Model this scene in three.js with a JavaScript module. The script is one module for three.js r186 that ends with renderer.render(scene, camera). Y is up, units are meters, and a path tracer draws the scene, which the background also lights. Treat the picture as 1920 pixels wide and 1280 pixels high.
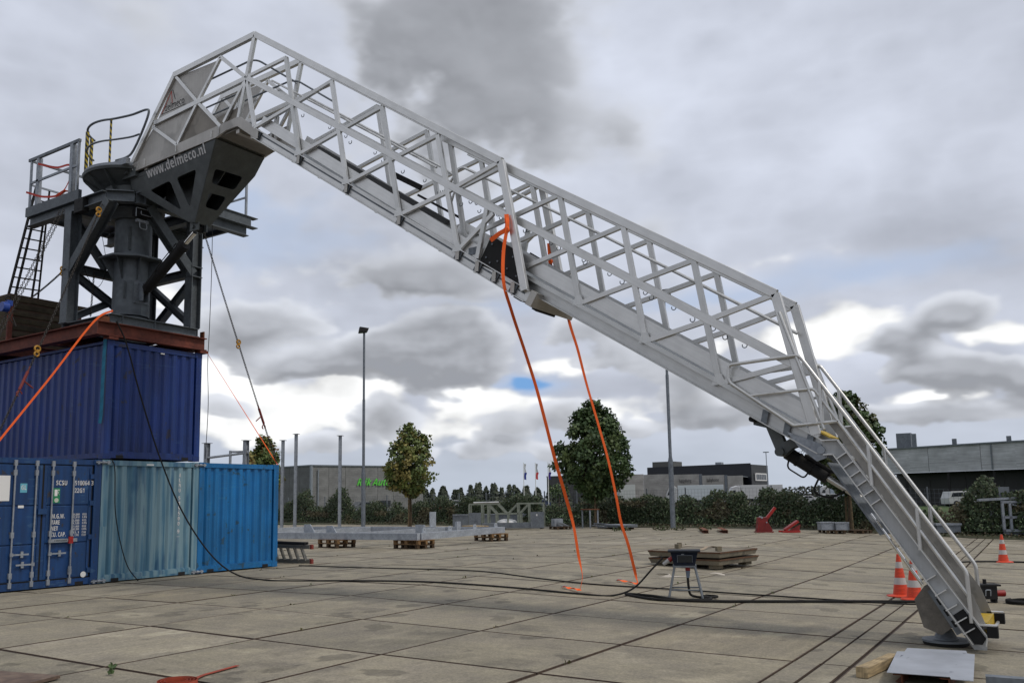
import * as THREE from 'three';
import { mergeGeometries } from 'three/addons/utils/BufferGeometryUtils.js';
import { FontLoader } from 'three/addons/loaders/FontLoader.js';
import { TextGeometry } from 'three/addons/geometries/TextGeometry.js';

// ------------------------------------------------------------------ camera, sky, sun, exposure
const scene = new THREE.Scene();
const YAW = 0.99598;
const camera = new THREE.PerspectiveCamera(47.95, 1920 / 1449.2, 0.1, 4000);
camera.position.set(-10.8135, 1.605, 17.4435);
camera.rotation.order = 'YXZ';
camera.rotation.set(0.12914, -YAW, -0.01719);
camera.setViewOffset(1920, 1449.2, 0, 0, 1920, 1280);
scene.add(camera);
const renderer = new THREE.WebGLRenderer({ antialias: true });
renderer.toneMapping = THREE.LinearToneMapping;
renderer.toneMappingExposure = 1.0;
renderer.shadowMap.enabled = true;
const sun = new THREE.DirectionalLight(0xfff6ea, 1.5);
sun.position.set(3 + 2, 36, 5 + 27); sun.target.position.set(3, 0, 5); scene.add(sun.target);
sun.castShadow = true; sun.shadow.radius = 20; sun.shadow.mapSize.set(2048, 2048);
Object.assign(sun.shadow.camera, { left: -45, right: 45, top: 45, bottom: -45, near: 1, far: 140 });
scene.add(sun);

// noise: hashed lattice values, smooth 3-D and tileable 2-D
let seed = 7;
const rnd = () => { seed = (seed * 1664525 + 1013904223) >>> 0; return seed / 4294967296; };
const rr = (a, b) => a + (b - a) * rnd();
const hash = (x, y, z) => { let h = Math.imul(x, 374761393) ^ Math.imul(y, 668265263) ^ Math.imul(z, 1274126177); h = Math.imul(h ^ (h >>> 13), 1103515245); h ^= h >>> 16; return (h >>> 0) / 4294967296; };
const fade = t => t * t * (3 - 2 * t), mix = (a, b, t) => a + (b - a) * t;
const sstep = (a, b, x) => { const t = Math.min(1, Math.max(0, (x - a) / (b - a))); return t * t * (3 - 2 * t); };
function noise3(x, y, z) {
  const i = Math.floor(x), j = Math.floor(y), k = Math.floor(z), u = fade(x - i), v = fade(y - j), w = fade(z - k);
  return mix(mix(mix(hash(i, j, k), hash(i + 1, j, k), u), mix(hash(i, j + 1, k), hash(i + 1, j + 1, k), u), v),
    mix(mix(hash(i, j, k + 1), hash(i + 1, j, k + 1), u), mix(hash(i, j + 1, k + 1), hash(i + 1, j + 1, k + 1), u), v), w);
}
function fbm3(x, y, z, n) { let s = 0, a = 0.5, t = 0; for (let o = 0; o < n; o++) { s += a * noise3(x, y, z); t += a; a *= 0.52; x = x * 2.03 + 17.1; y = y * 2.03 + 5.3; z = z * 2.03 + 9.7; } return s / t; }
const wrap = (i, p) => ((i % p) + p) % p;
function tnoise(x, y, p, s) { const i = Math.floor(x), j = Math.floor(y), u = fade(x - i), v = fade(y - j), a = wrap(i, p), b = wrap(i + 1, p), c = wrap(j, p), d = wrap(j + 1, p); return mix(mix(hash(a, c, s), hash(b, c, s), u), mix(hash(a, d, s), hash(b, d, s), u), v); }
function tfbm(u, v, p, n, s = 1) { let r = 0, a = 0.5, t = 0; for (let o = 0; o < n; o++) { r += a * tnoise(u * p, v * p, p, s + o); t += a; a *= 0.55; p *= 2; } return r / t; }

// the sky: broken overcast; clouds given by bearing and elevation in degrees (kind, bearing, elevation, half width, half height, strength)
const CLOUDS = [
  ['D', -6.4, 29.2, 4.4, 5.0, 0.7], ['D', -2.4, 26.8, 5.6, 4.4, 0.6], ['D', -4.0, 34, 8, 5, 0.6], ['D', -1.2, 22.5, 5.2, 2.2, 0.45], ['D', 2.5, 28, 5, 4, 0.36], ['D', -5.6, 15.3, 5.6, 1.4, 0.95], ['D', -9.2, 14.6, 2.6, 0.7, 0.6], ['D', -15.4, 11.8, 2.2, 0.8, 0.95], ['D', -17.8, 10.6, 2.0, 0.8, 0.75], ['D', -2.6, 11.0, 2.6, 1.2, 0.9], ['D', -5.4, 10.6, 2.4, 1.2, 1.0],
  ['D', -9.0, 9.6, 2.6, 1.1, 1.0], ['D', -12.6, 8.7, 3.6, 0.6, 0.95], ['D', -6.0, 9.0, 4.6, 0.9, 1.1], ['D', -2.8, 8.4, 3.0, 0.9, 1.0], ['D', -8.6, 5.8, 1.8, 0.8, 1.0], ['D', 5.4, 11.2, 2.0, 0.9, 0.7], ['D', 7.6, 9.4, 2.0, 0.8, 0.6], ['D', 10.6, 8.0, 1.8, 0.8, 0.55], ['D', 24.0, 9.2, 1.0, 0.7, 1.05], ['D', 25.4, 8.6, 0.9, 0.7, 0.9],
  ['D', 27.0, 10.2, 1.2, 0.8, 1.05], ['D', 28.6, 10.4, 1.2, 0.8, 0.9], ['D', 25.2, 6.9, 1.6, 0.6, 1.1], ['D', 28.6, 7.0, 2.2, 0.8, 1.1], ['D', 31, 6.2, 2.0, 0.8, 1.1], ['D', 11.6, 6.4, 1.8, 1.1, 0.8], ['D', 15.5, 5.0, 2.4, 0.7, 0.7], ['D', 13.2, 4.6, 1.5, 0.6, 0.6], ['D', -27, 30.5, 4, 2.2, 0.4], ['D', 7.6, 23.4, 2.2, 1.4, 0.42], ['D', 23, 4.6, 3, 0.5, 0.8], ['D', 28.5, 4.4, 2.6, 0.5, 0.7],
  ['D', 9.5, 17.4, 2.2, 0.8, 0.4], ['D', -0.6, 4.9, 2.0, 0.8, 0.75], ['D', 4.2, 5.4, 2.0, 0.7, 0.75], ['D', 7.6, 4.2, 2.2, 0.6, 0.7], ['D', -3.6, 3.4, 3, 0.5, 0.6], ['D', -13.5, 4.0, 3, 0.6, 0.6], ['D', 2.6, 3.0, 3, 0.5, 0.55], ['D', 18.8, 5.8, 1.8, 0.7, 0.6], ['D', -18.5, 6.4, 1.6, 0.6, 0.5],
  ['W', -11.4, 7.0, 2.2, 0.9, 1.2], ['W', -9.0, 7.2, 1.6, 0.6, 0.9], ['W', -2.4, 6.6, 1.6, 0.8, 1.0], ['W', -0.8, 5.9, 1.4, 0.7, 0.8], ['W', -18.4, 8.4, 2.0, 0.7, 1.0], ['W', -17.0, 6.6, 1.6, 0.8, 0.8], ['W', 21.0, 10.4, 3.4, 0.9, 0.95], ['W', 20.0, 8.8, 2.2, 0.7, 0.75], ['W', -17.2, 5.2, 2.2, 0.9, 0.8], ['W', 29.6, 9.0, 1.8, 0.5, 1.0], ['W', 26.8, 5.5, 2.2, .4, .8], ['W', 14, 6.8, 1.6, 0.8, 0.75], ['W', 4.4, 8.4, 1.8, .6, .7], ['W', 20, 14.6, 6, 0.9, 0.22], ['W', -21, 13, 4, 1.2, .35], ['W', 5, 4.8, 1.2, .4, .7], ['W', 8.5, 4.7, 0.6, 0.25, 1.1], ['W', 2.5, 5.8, 1.4, .5, .7], ['W', 16, 9.5, 2.5, .6, .4], ['W', -13, 5.9, 5, 0.9, 0.55], ['W', -5, 4.6, 5, 0.7, 0.4], ['W', 8, 5.6, 4, 0.8, 0.4], ['W', -21, 6.8, 3, 0.8, 0.6],
  ['B', 1.8, 7.2, 2.4, 0.7, 1.3], ['B', 24.5, 13.2, 7, 0.9, 0.75], ['B', -14.5, 16.8, 6, 1.8, 0.62], ['B', 13.2, 12.4, 5, 0.9, 0.7], ['B', -1, 12.9, 7, 0.7, 0.6], ['B', -20, 19, 5, 1.6, .45],
];
const billow = (x, y, z, n) => { let s = 0, a = 0.5, t = 0; for (let o = 0; o < n; o++) { s += a * (1 - Math.abs(2 * noise3(x, y, z) - 1)); t += a; a *= 0.5; x = x * 2.07 + 7.7; y = y * 2.07 + 3.1; z = z * 2.07 + 1.9; } return s / t; };
const field = { D: 0, W: 0, B: 0 };
function cloudField(az, el, dx, dy, dz, near, only) {
  // direction noise: broad drift, cauliflower edges
  const w1 = fbm3(dx * 8 + 3, dy * 15, dz * 8, near ? 4 : 3), w2 = fbm3(dx * 8 + 43, dy * 15 + 9, dz * 8 + 5, near ? 4 : 3), bl = billow(dx * 17 + 31, dy * 30 + 7, dz * 17 + 3, near ? 6 : 4), w3 = fbm3(dx * 30 + 11, dy * 46 + 2, dz * 30 + 8, near ? 5 : 3);
  let D = 0, W = 0, B = 0;
  if (near) for (const [k, a, c, rx, ry, st] of CLOUDS) {
    if (only && k !== 'D') continue;
    const u = (az - a) / rx + (w1 - 0.5) * 2.8 + (w3 - 0.5) * 1.3, v = (el - c) / ry + (w2 - 0.5) * 3.0 + (w3 - 0.5) * 1.6, g = st * Math.exp(-(u * u + v * v) * 0.7);
    if (k === 'D') D += g * (1 - Math.min(1, D) * 0.45); else if (k === 'W') W += g; else B += g;
  }
  const k0 = near ? 0.04 + 0.5 * Math.max(sstep(30, 42, Math.abs(az)), sstep(30, 40, el)) : 0.56;
  D += k0 * sstep(0.4, 0.7, w1) * 1.5; W += k0 * sstep(0.4, 0.7, w2) * 0.8;
  const hs = 0.35 + 0.65 * (1 - sstep(12, 20, el)); field.D = D + 0.62 * hs * (bl - 0.52) * sstep(0.03, 0.45, D) + 0.55 * hs * (w3 - 0.5) * sstep(0.03, 0.3, D) + 0.3 * (w2 - 0.5); field.W = W + 0.6 * (bl - 0.5) * sstep(0.03, 0.4, W) + 0.6 * (w3 - 0.5) * sstep(0.03, 0.3, W); field.B = B + 0.7 * (w1 - 0.5);
  field.w1 = w1; field.w2 = w2; field.bl = bl;
  return field;
}
function skyColor(dx, dy, dz, out) {
  const el = Math.asin(Math.max(-1, Math.min(1, dy))) * 57.29578;
  let az = Math.atan2(dx, -dz) * 57.29578 - YAW * 57.29578; if (az < -180) az += 360; if (az > 180) az -= 360;
  const e = Math.max(0, el), near = Math.abs(az) < 42 && el < 40, s = 1 / (0.16 + Math.max(0, dy));
  const { D, W, B, w1, w2, bl } = { ...cloudField(az, el, dx, dy, dz, near, false) };
  let lit = 0;
  if (near && D > 0.1) { // a second look a little up and to the right, where the light comes from
    const e2 = (el + 0.7) / 57.29578, a2 = (az + 0.5) / 57.29578 + YAW, c2 = Math.cos(e2), f = cloudField(az + 0.5, el + 0.7, Math.sin(a2) * c2, Math.sin(e2), -Math.cos(a2) * c2, true, true);
    lit = Math.max(-0.4, Math.min(0.5, D - f.D));
  }
  const hi = fbm3(dx * s * 1.3 + 5, dz * s * 0.5, dz * s * 1.3 + 2, 5);
  const veil = 0.585 + 0.4 * (hi - 0.5) + 0.24 * (w1 - 0.5) + 0.12 * (bl - 0.5) + 0.05 * sstep(8, 22, e);
  let r = veil * 0.925, g = veil * 0.985, b = veil * 1.14;
  const hz = (1 - sstep(0.5, 7, e)) * 0.75; r = mix(r, 0.49, hz); g = mix(g, 0.55, hz); b = mix(b, 0.64, hz);
  const mb = sstep(0.2, 1.0, B), deep = sstep(0.85, 1.2, B); r = mix(r, mix(0.46, 0.16, deep), mb * 0.9); g = mix(g, mix(0.56, 0.38, deep), mb * 0.9); b = mix(b, mix(0.75, 0.74, deep), mb * 0.9);
  const mw = sstep(0.2, 0.58, W), wl = 0.80 + 0.45 * (bl - 0.5) + 0.26 * sstep(0.3, 1.0, W) + 0.35 * (w1 - 0.5); r = mix(r, wl * 0.985, mw * 0.92); g = mix(g, wl * 0.99, mw * 0.92); b = mix(b, wl * 0.985, mw * 0.92);
  const sharp = 1 - sstep(9, 17, e), md = sstep(0.12 + 0.12 * sharp, 0.66 - 0.24 * sharp, D) * 0.94, core = sstep(0.3, 1.0, D), dk = mix(0.61, 0.335, core) * (1 + (0.35 + 0.4 * sharp) * lit + (0.12 + 0.28 * sharp) * (bl - 0.5) + 0.35 * (w2 - 0.5)); r = mix(r, dk * 0.945, md); g = mix(g, dk * 0.985, md); b = mix(b, dk * 1.075, md);
  out[0] = r; out[1] = g; out[2] = b;
}
{
  const W = 2048, H = 2048, data = new Float32Array(W * H * 4), c = [0, 0, 0];
  for (let j = 0; j < H; j++) {
    const phi = ((j + 0.5) / H - 0.5) * Math.PI, y = Math.sin(phi), cr = Math.cos(phi);
    if (phi < -0.06) { for (let i = 0; i < W; i++) { const o = (j * W + i) * 4; data[o] = 0.2; data[o + 1] = 0.2; data[o + 2] = 0.19; data[o + 3] = 1; } continue; }
    for (let i = 0; i < W; i++) {
      const th = ((i + 0.5) / W - 0.5) * 2 * Math.PI;
      skyColor(Math.cos(th) * cr, y, Math.sin(th) * cr, c);
      const o = (j * W + i) * 4; data[o] = c[0]; data[o + 1] = c[1]; data[o + 2] = c[2]; data[o + 3] = 1;
    }
  }
  const t = new THREE.DataTexture(data, W, H, THREE.RGBAFormat, THREE.FloatType);
  t.mapping = THREE.EquirectangularReflectionMapping; t.magFilter = t.minFilter = THREE.LinearFilter; t.colorSpace = THREE.LinearSRGBColorSpace; t.needsUpdate = true;
  scene.background = t; scene.environment = t;
}

// ------------------------------------------------------------------ helpers
const V = (x, y, z) => new THREE.Vector3(x, y, z);
const taken = {};
const numbered = n => { if (!(n in taken)) { taken[n] = 0; return n; } return n + '_' + String(++taken[n]).padStart(3, '0'); };
function flat(g) { const o = g.index ? g.toNonIndexed() : g; for (const k of Object.keys(o.attributes)) if (!['position', 'normal', 'uv', 'color'].includes(k)) o.deleteAttribute(k); if (!o.attributes.uv) o.setAttribute('uv', new THREE.BufferAttribute(new Float32Array(o.attributes.position.count * 2), 2)); return o; }
function put(name, geos, mat, parent) {
  const list = (Array.isArray(geos) ? geos : [geos]).map(flat);
  const m = new THREE.Mesh(list.length > 1 ? mergeGeometries(list) : list[0], mat);
  m.castShadow = m.receiveShadow = true; m.name = parent ? name : numbered(name); (parent || scene).add(m);
  return m;
}
function tag(o, label, category, group) { o.userData.label = label; o.userData.category = category; if (group) o.userData.group = group; return o; }
function thing(name, label, category, pos = [0, 0, 0], turn = 0, group) {
  const o = new THREE.Group(); o.name = numbered(name); o.position.set(...pos); o.rotation.y = turn; scene.add(o); return tag(o, label, category, group);
}
function dup(src, label, pos, turn) { const c = src.clone(); c.name = numbered(src.name.replace(/_\d+$/, '')); c.userData = { ...src.userData, label }; if (pos) c.position.set(...pos); if (turn !== undefined) c.rotation.y = turn; scene.add(c); return c; }
function struct(name, geos, mat) { const m = put(name, geos, mat); m.userData.kind = 'structure'; return m; }
const stuff = o => { o.userData.kind = 'stuff'; return o; };
// box between two corners, uv in metres
function bx(x0, x1, y0, y1, z0, z1) {
  const w = x1 - x0, h = y1 - y0, d = z1 - z0, g = new THREE.BoxGeometry(w, h, d), uv = g.attributes.uv, n = g.attributes.normal, p = g.attributes.position;
  for (let i = 0; i < uv.count; i++) { const ax = Math.abs(n.getX(i)) > 0.5 ? 0 : Math.abs(n.getY(i)) > 0.5 ? 1 : 2; uv.setXY(i, (ax === 0 ? p.getZ(i) : p.getX(i)) + x0 + z0, (ax === 1 ? p.getZ(i) : p.getY(i)) + y0); }
  g.translate(x0 + w / 2, y0 + h / 2, z0 + d / 2); return g;
}
const cbox = (cx, cy, cz, w, h, d) => bx(cx - w / 2, cx + w / 2, cy - h / 2, cy + h / 2, cz - d / 2, cz + d / 2);
// profiles in (u, v)
const rect = (w, h, c = 0) => c ? [[-w / 2 + c, -h / 2], [w / 2 - c, -h / 2], [w / 2, -h / 2 + c], [w / 2, h / 2 - c], [w / 2 - c, h / 2], [-w / 2 + c, h / 2], [-w / 2, h / 2 - c], [-w / 2, -h / 2 + c]] : [[-w / 2, -h / 2], [w / 2, -h / 2], [w / 2, h / 2], [-w / 2, h / 2]];
const ibeam = (w, h, tw, tf) => [[-w / 2, -h / 2], [w / 2, -h / 2], [w / 2, -h / 2 + tf], [tw / 2, -h / 2 + tf], [tw / 2, h / 2 - tf], [w / 2, h / 2 - tf], [w / 2, h / 2], [-w / 2, h / 2], [-w / 2, h / 2 - tf], [-tw / 2, h / 2 - tf], [-tw / 2, -h / 2 + tf], [-w / 2, -h / 2 + tf]];
const chan = (w, h, t, side = 1) => { const p = [[-w / 2, -h / 2], [w / 2, -h / 2], [w / 2, -h / 2 + t], [-w / 2 + t, -h / 2 + t], [-w / 2 + t, h / 2 - t], [w / 2, h / 2 - t], [w / 2, h / 2], [-w / 2, h / 2]]; return side > 0 ? p : p.map(([x, y]) => [-x, y]).reverse(); };
// straight member with any closed profile, v axis as near to up as it can be
function prism(prof, a, b, up = V(0, 1, 0)) {
  const w = b.clone().sub(a), L = w.length(); w.normalize();
  if (Math.abs(w.dot(up)) > 0.999) up = V(0, 0, 1);
  const u = up.clone().cross(w).normalize(), v = w.clone().cross(u);
  const pos = [], uv = [], at = (p, t) => a.clone().addScaledVector(u, p[0]).addScaledVector(v, p[1]).addScaledVector(w, t * L);
  const tri = (p, q, r, t) => { for (const o of [p, q, r]) pos.push(o.x, o.y, o.z); uv.push(...t); };
  let d = 0;
  for (let i = 0; i < prof.length; i++) {
    const p = prof[i], q = prof[(i + 1) % prof.length], e = Math.hypot(q[0] - p[0], q[1] - p[1]), A = at(p, 0), B = at(q, 0), C = at(q, 1), D = at(p, 1);
    tri(A, B, C, [d, 0, d + e, 0, d + e, L]); tri(A, C, D, [d, 0, d + e, L, d, L]); d += e;
  }
  const pts = prof.map(p => new THREE.Vector2(p[0], p[1]));
  for (const f of THREE.ShapeUtils.triangulateShape(pts, [])) {
    const [i, j, k] = f, t = q => [prof[q][0], prof[q][1]];
    tri(at(prof[i], 1), at(prof[j], 1), at(prof[k], 1), [...t(i), ...t(j), ...t(k)]); tri(at(prof[i], 0), at(prof[k], 0), at(prof[j], 0), [...t(i), ...t(k), ...t(j)]);
  }
  const g = new THREE.BufferGeometry(); g.setAttribute('position', new THREE.Float32BufferAttribute(pos, 3)); g.setAttribute('uv', new THREE.Float32BufferAttribute(uv, 2)); g.computeVertexNormals(); return g;
}
// tube along points whose corners are rounded
function tube(pts, r, fillet = 0, sides = 8, step = 0) {
  const P = pts.map(p => p.isVector3 ? p : V(...p)), out = [P[0]];
  for (let i = 1; i < P.length - 1; i++) {
    if (!fillet) { out.push(P[i]); continue; }
    const a = P[i - 1].clone().sub(P[i]), b = P[i + 1].clone().sub(P[i]), f = Math.min(fillet, a.length() * 0.45, b.length() * 0.45);
    const s = P[i].clone().addScaledVector(a.normalize(), f), e = P[i].clone().addScaledVector(b.normalize(), f);
    for (let k = 0; k <= 5; k++) { const t = k / 5; out.push(s.clone().multiplyScalar((1 - t) * (1 - t)).addScaledVector(P[i], 2 * t * (1 - t)).addScaledVector(e, t * t)); }
  }
  out.push(P[P.length - 1]);
  return sweep(out, r, sides);
}
function sweep(pts, r, sides = 8) {
  const n = pts.length, pos = [], nor = [], uv = [], idx = []; let side = null, len = 0;
  for (let i = 0; i < n; i++) {
    const t = pts[Math.min(n - 1, i + 1)].clone().sub(pts[Math.max(0, i - 1)]).normalize();
    if (!side) { side = Math.abs(t.y) < 0.9 ? V(0, 1, 0) : V(1, 0, 0); }
    side = side.clone().addScaledVector(t, -side.dot(t)).normalize(); const o = t.clone().cross(side);
    if (i) len += pts[i].distanceTo(pts[i - 1]);
    const ri = typeof r === 'function' ? r(i / (n - 1)) : r;
    for (let k = 0; k <= sides; k++) { const a = k / sides * Math.PI * 2, q = side.clone().multiplyScalar(Math.cos(a)).addScaledVector(o, Math.sin(a)); nor.push(q.x, q.y, q.z); pos.push(pts[i].x + q.x * ri, pts[i].y + q.y * ri, pts[i].z + q.z * ri); uv.push(k / sides * 6.28 * ri, len); }
  }
  for (let i = 0; i < n - 1; i++) for (let k = 0; k < sides; k++) { const a = i * (sides + 1) + k, b = a + sides + 1; idx.push(a, a + 1, b, b, a + 1, b + 1); }
  for (const [i, s] of [[0, 1], [n - 1, -1]]) { const c = pos.length / 3; const t = pts[Math.min(n - 1, i + 1)].clone().sub(pts[Math.max(0, i - 1)]).normalize().multiplyScalar(-s); const b0 = i * (sides + 1); for (let k = 0; k <= sides; k++) { pos.push(pos[(b0 + k) * 3], pos[(b0 + k) * 3 + 1], pos[(b0 + k) * 3 + 2]); nor.push(t.x, t.y, t.z); uv.push(0, 0); } for (let k = 1; k < sides; k++) s > 0 ? idx.push(c, c + k + 1, c + k) : idx.push(c, c + k, c + k + 1); }
  const g = new THREE.BufferGeometry(); g.setAttribute('position', new THREE.Float32BufferAttribute(pos, 3)); g.setAttribute('normal', new THREE.Float32BufferAttribute(nor, 3)); g.setAttribute('uv', new THREE.Float32BufferAttribute(uv, 2)); g.setIndex(idx); return g;
}
const spline = (pts, n) => new THREE.CatmullRomCurve3(pts.map(p => p.isVector3 ? p : V(...p)), false, 'centripetal').getPoints(n);
// flat strap: ribbon of width w and thickness t along points, its face turned by an angle that may vary
function ribbon(pts, w, t, normal, twist = () => 0) {
  const n = pts.length, pos = [], uv = []; const rows = []; let len = 0;
  for (let i = 0; i < n; i++) {
    const d = pts[Math.min(n - 1, i + 1)].clone().sub(pts[Math.max(0, i - 1)]).normalize(), N = normal.clone().addScaledVector(d, -normal.dot(d)).normalize(), S = d.clone().cross(N), a = twist(i / (n - 1));
    const s = S.clone().multiplyScalar(Math.cos(a)).addScaledVector(N, Math.sin(a)), m = N.clone().multiplyScalar(Math.cos(a)).addScaledVector(S, -Math.sin(a));
    if (i) len += pts[i].distanceTo(pts[i - 1]);
    rows.push([[-1, -1], [1, -1], [1, 1], [-1, 1]].map(([p, q]) => pts[i].clone().addScaledVector(s, p * w / 2).addScaledVector(m, q * t / 2)).concat([len]));
  }
  for (let i = 0; i < n - 1; i++) for (let k = 0; k < 4; k++) { const A = rows[i][k], B = rows[i][(k + 1) % 4], C = rows[i + 1][(k + 1) % 4], D = rows[i + 1][k]; for (const [p, x, y] of [[A, 0, 0], [B, 1, 0], [C, 1, 1], [A, 0, 0], [C, 1, 1], [D, 0, 1]]) { pos.push(p.x, p.y, p.z); uv.push(x * w, rows[i + y][4]); } }
  const g = new THREE.BufferGeometry(); g.setAttribute('position', new THREE.Float32BufferAttribute(pos, 3)); g.setAttribute('uv', new THREE.Float32BufferAttribute(uv, 2)); g.computeVertexNormals(); return g;
}
const cyl = (r0, r1, h, n = 20, x = 0, y = 0, z = 0) => new THREE.CylinderGeometry(r1, r0, h, n).translate(x, y + h / 2, z);
// polygon plate: outline (and holes) in 2-D, extruded by t, placed by a function of its three coordinates
function plate(outline, holes, t, map, bevel = 0) {
  const s = new THREE.Shape(outline.map(p => new THREE.Vector2(...p)));
  for (const h of holes) s.holes.push(new THREE.Path(h.map(p => new THREE.Vector2(...p))));
  let g = new THREE.ExtrudeGeometry(s, { depth: t, bevelEnabled: bevel > 0, bevelSize: bevel, bevelThickness: bevel, bevelSegments: 1 }); g = g.index ? g.toNonIndexed() : g;
  if (map) { const p = g.attributes.position; for (let i = 0; i < p.count; i++) { const q = map(p.getX(i), p.getY(i), p.getZ(i)); p.setXYZ(i, q[0], q[1], q[2]); } g.computeVertexNormals(); }
  return g;
}
const round = (pts, r, n = 3) => { const out = []; for (let i = 0; i < pts.length; i++) { const p = new THREE.Vector2(...pts[i]), a = new THREE.Vector2(...pts[(i + pts.length - 1) % pts.length]).sub(p), b = new THREE.Vector2(...pts[(i + 1) % pts.length]).sub(p), f = Math.min(r, a.length() * 0.4, b.length() * 0.4); const s = p.clone().addScaledVector(a.normalize(), f), e = p.clone().addScaledVector(b.normalize(), f); for (let k = 0; k <= n; k++) { const t = k / n; out.push([(1 - t) * (1 - t) * s.x + 2 * t * (1 - t) * p.x + t * t * e.x, (1 - t) * (1 - t) * s.y + 2 * t * (1 - t) * p.y + t * t * e.y]); } } return out; };
const FONT = {};
for (const [k, f] of [['bold', 'droid_sans_bold'], ['regular', 'droid_sans_regular'], ['mono', 'droid_sans_mono_regular']]) FONT[k] = await new FontLoader().loadAsync('fonts/droid/' + f + '.typeface.json');
// lettering: raised thin letters; width fits the text to a length
function letters(str, size, font = 'bold', width = 0, depth = 0.004, slant = 0) {
  const g = new TextGeometry(str, { font: FONT[font], size, depth, curveSegments: 3, bevelEnabled: false }); g.computeBoundingBox();
  const b = g.boundingBox; g.translate(-b.min.x, 0, 0); if (width) g.scale(width / (b.max.x - b.min.x), 1, 1);
  if (slant) { const p = g.attributes.position; for (let i = 0; i < p.count; i++) p.setX(i, p.getX(i) + p.getY(i) * slant); }
  return g;
}
// ------------------------------------------------------------------ materials
function tex(n, fn, srgb = true) {
  const d = new Uint8Array(n * n * 4);
  for (let j = 0; j < n; j++) for (let i = 0; i < n; i++) { const c = fn(i / n, j / n), o = (j * n + i) * 4; for (let k = 0; k < 3; k++) d[o + k] = Math.max(0, Math.min(255, Math.round((Array.isArray(c) ? c[k] : c) * 255))); d[o + 3] = 255; }
  const t = new THREE.DataTexture(d, n, n); t.wrapS = t.wrapT = THREE.RepeatWrapping; t.magFilter = THREE.LinearFilter; t.minFilter = THREE.LinearMipmapLinearFilter; t.generateMipmaps = true; if (srgb) t.colorSpace = THREE.SRGBColorSpace; t.needsUpdate = true; return t;
}
const rep = (t, m) => { const c = t.clone(); c.repeat.set(1 / m, 1 / m); c.needsUpdate = true; return c; };
const rep2 = (t, a, b) => { const c = t.clone(); c.repeat.set(1 / a, 1 / b); c.needsUpdate = true; return c; };
const T = {};
// neutral grain maps (near white) that colours multiply
T.grain = tex(256, (u, v) => { const n = tfbm(u, v, 8, 5, 3), f = tnoise(u * 128, v * 128, 128, 9); return 0.82 + 0.22 * (n - 0.5) * 1.4 + 0.08 * (f - 0.5) + 0.06; });
T.streak = tex(256, (u, v) => { const n = 0.6 * tnoise(u * 64, v * 4, 64, 5) * 1 + 0.4 * tnoise(u * 128, v * 2, 128, 6), b = tfbm(u, v, 4, 4, 8); return 0.78 + 0.2 * n + 0.22 * (b - 0.5); });
T.galv = tex(256, (u, v) => { const a = tnoise(u * 40, v * 40, 40, 2), b = tfbm(u, v, 6, 4, 12); const s = (a * 7 | 0) / 7; return [0.8 + 0.12 * (s - 0.5) + 0.24 * (b - 0.5), 0.81 + 0.12 * (s - 0.5) + 0.24 * (b - 0.5), 0.83 + 0.12 * (s - 0.5) + 0.22 * (b - 0.5)]; });
T.brush = tex(256, (u, v) => { const a = tnoise(u * 90, v * 6, 90, 4), b = tfbm(u, v, 5, 5, 14), c = sstep(0.58, 0.72, tfbm(u, v, 3, 5, 31)), l = 0.89 + 0.035 * (a - 0.5) + 0.13 * (b - 0.5) - 0.1 * c; return [l, l, l * 0.995]; });
T.rough = tex(256, (u, v) => { const b = tfbm(u, v, 6, 5, 21); return 0.55 + 0.6 * (b - 0.35); }, false);
T.bump = tex(256, (u, v) => 0.5 * tfbm(u, v, 16, 4, 41) + 0.5 * tnoise(u * 128, v * 128, 128, 42), false);
T.concrete = tex(1024, (u, v) => {
  const big = tfbm(u, v, 3, 5, 51), mid = tfbm(u, v, 14, 4, 57), fine = tnoise(u * 512, v * 512, 512, 61), ag = tnoise(u * 220, v * 220, 220, 65);
  const wipe = tfbm(u, v * 0.999, 5, 3, 71), st = sstep(0.6, 0.74, tfbm(u, v, 6, 5, 81)), oil = sstep(0.69, 0.76, tfbm(u, v, 9, 4, 91)), pale = sstep(0.62, 0.76, tfbm(u, v, 7, 4, 97));
  const drag = tnoise(u * 5, v * 90, 90, 75); let l = 0.86 + 0.17 * (big - 0.5) + 0.17 * (mid - 0.5) + 0.16 * (fine - 0.5) + 0.12 * (ag - 0.5) + 0.08 * (wipe - 0.5) + 0.06 * (drag - 0.5);
  l *= 1 - 0.1 * st - 0.2 * oil; l += 0.09 * pale;
  return [l, l * (0.975 - 0.01 * big), l * (0.925 - 0.05 * (mid - 0.3))];
});
T.rust = tex(256, (u, v) => { const a = tfbm(u, v, 6, 5, 111), b = tfbm(u, v, 24, 3, 117); return [0.62 + 0.5 * (a - 0.5) + 0.3 * (b - 0.5), 0.52 + 0.5 * (a - 0.5) + 0.25 * (b - 0.5), 0.46 + 0.45 * (a - 0.5) + 0.2 * (b - 0.5)].map(x => x + 0.25); });
T.wood = tex(256, (u, v) => { const g = tnoise(u * 48 + tfbm(u, v, 4, 3, 7) * 3, v * 4, 48, 121), b = tfbm(u, v, 5, 4, 127); const l = 0.72 + 0.25 * (g - 0.5) + 0.3 * (b - 0.5); return [l, l * 0.93, l * 0.82]; });
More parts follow.
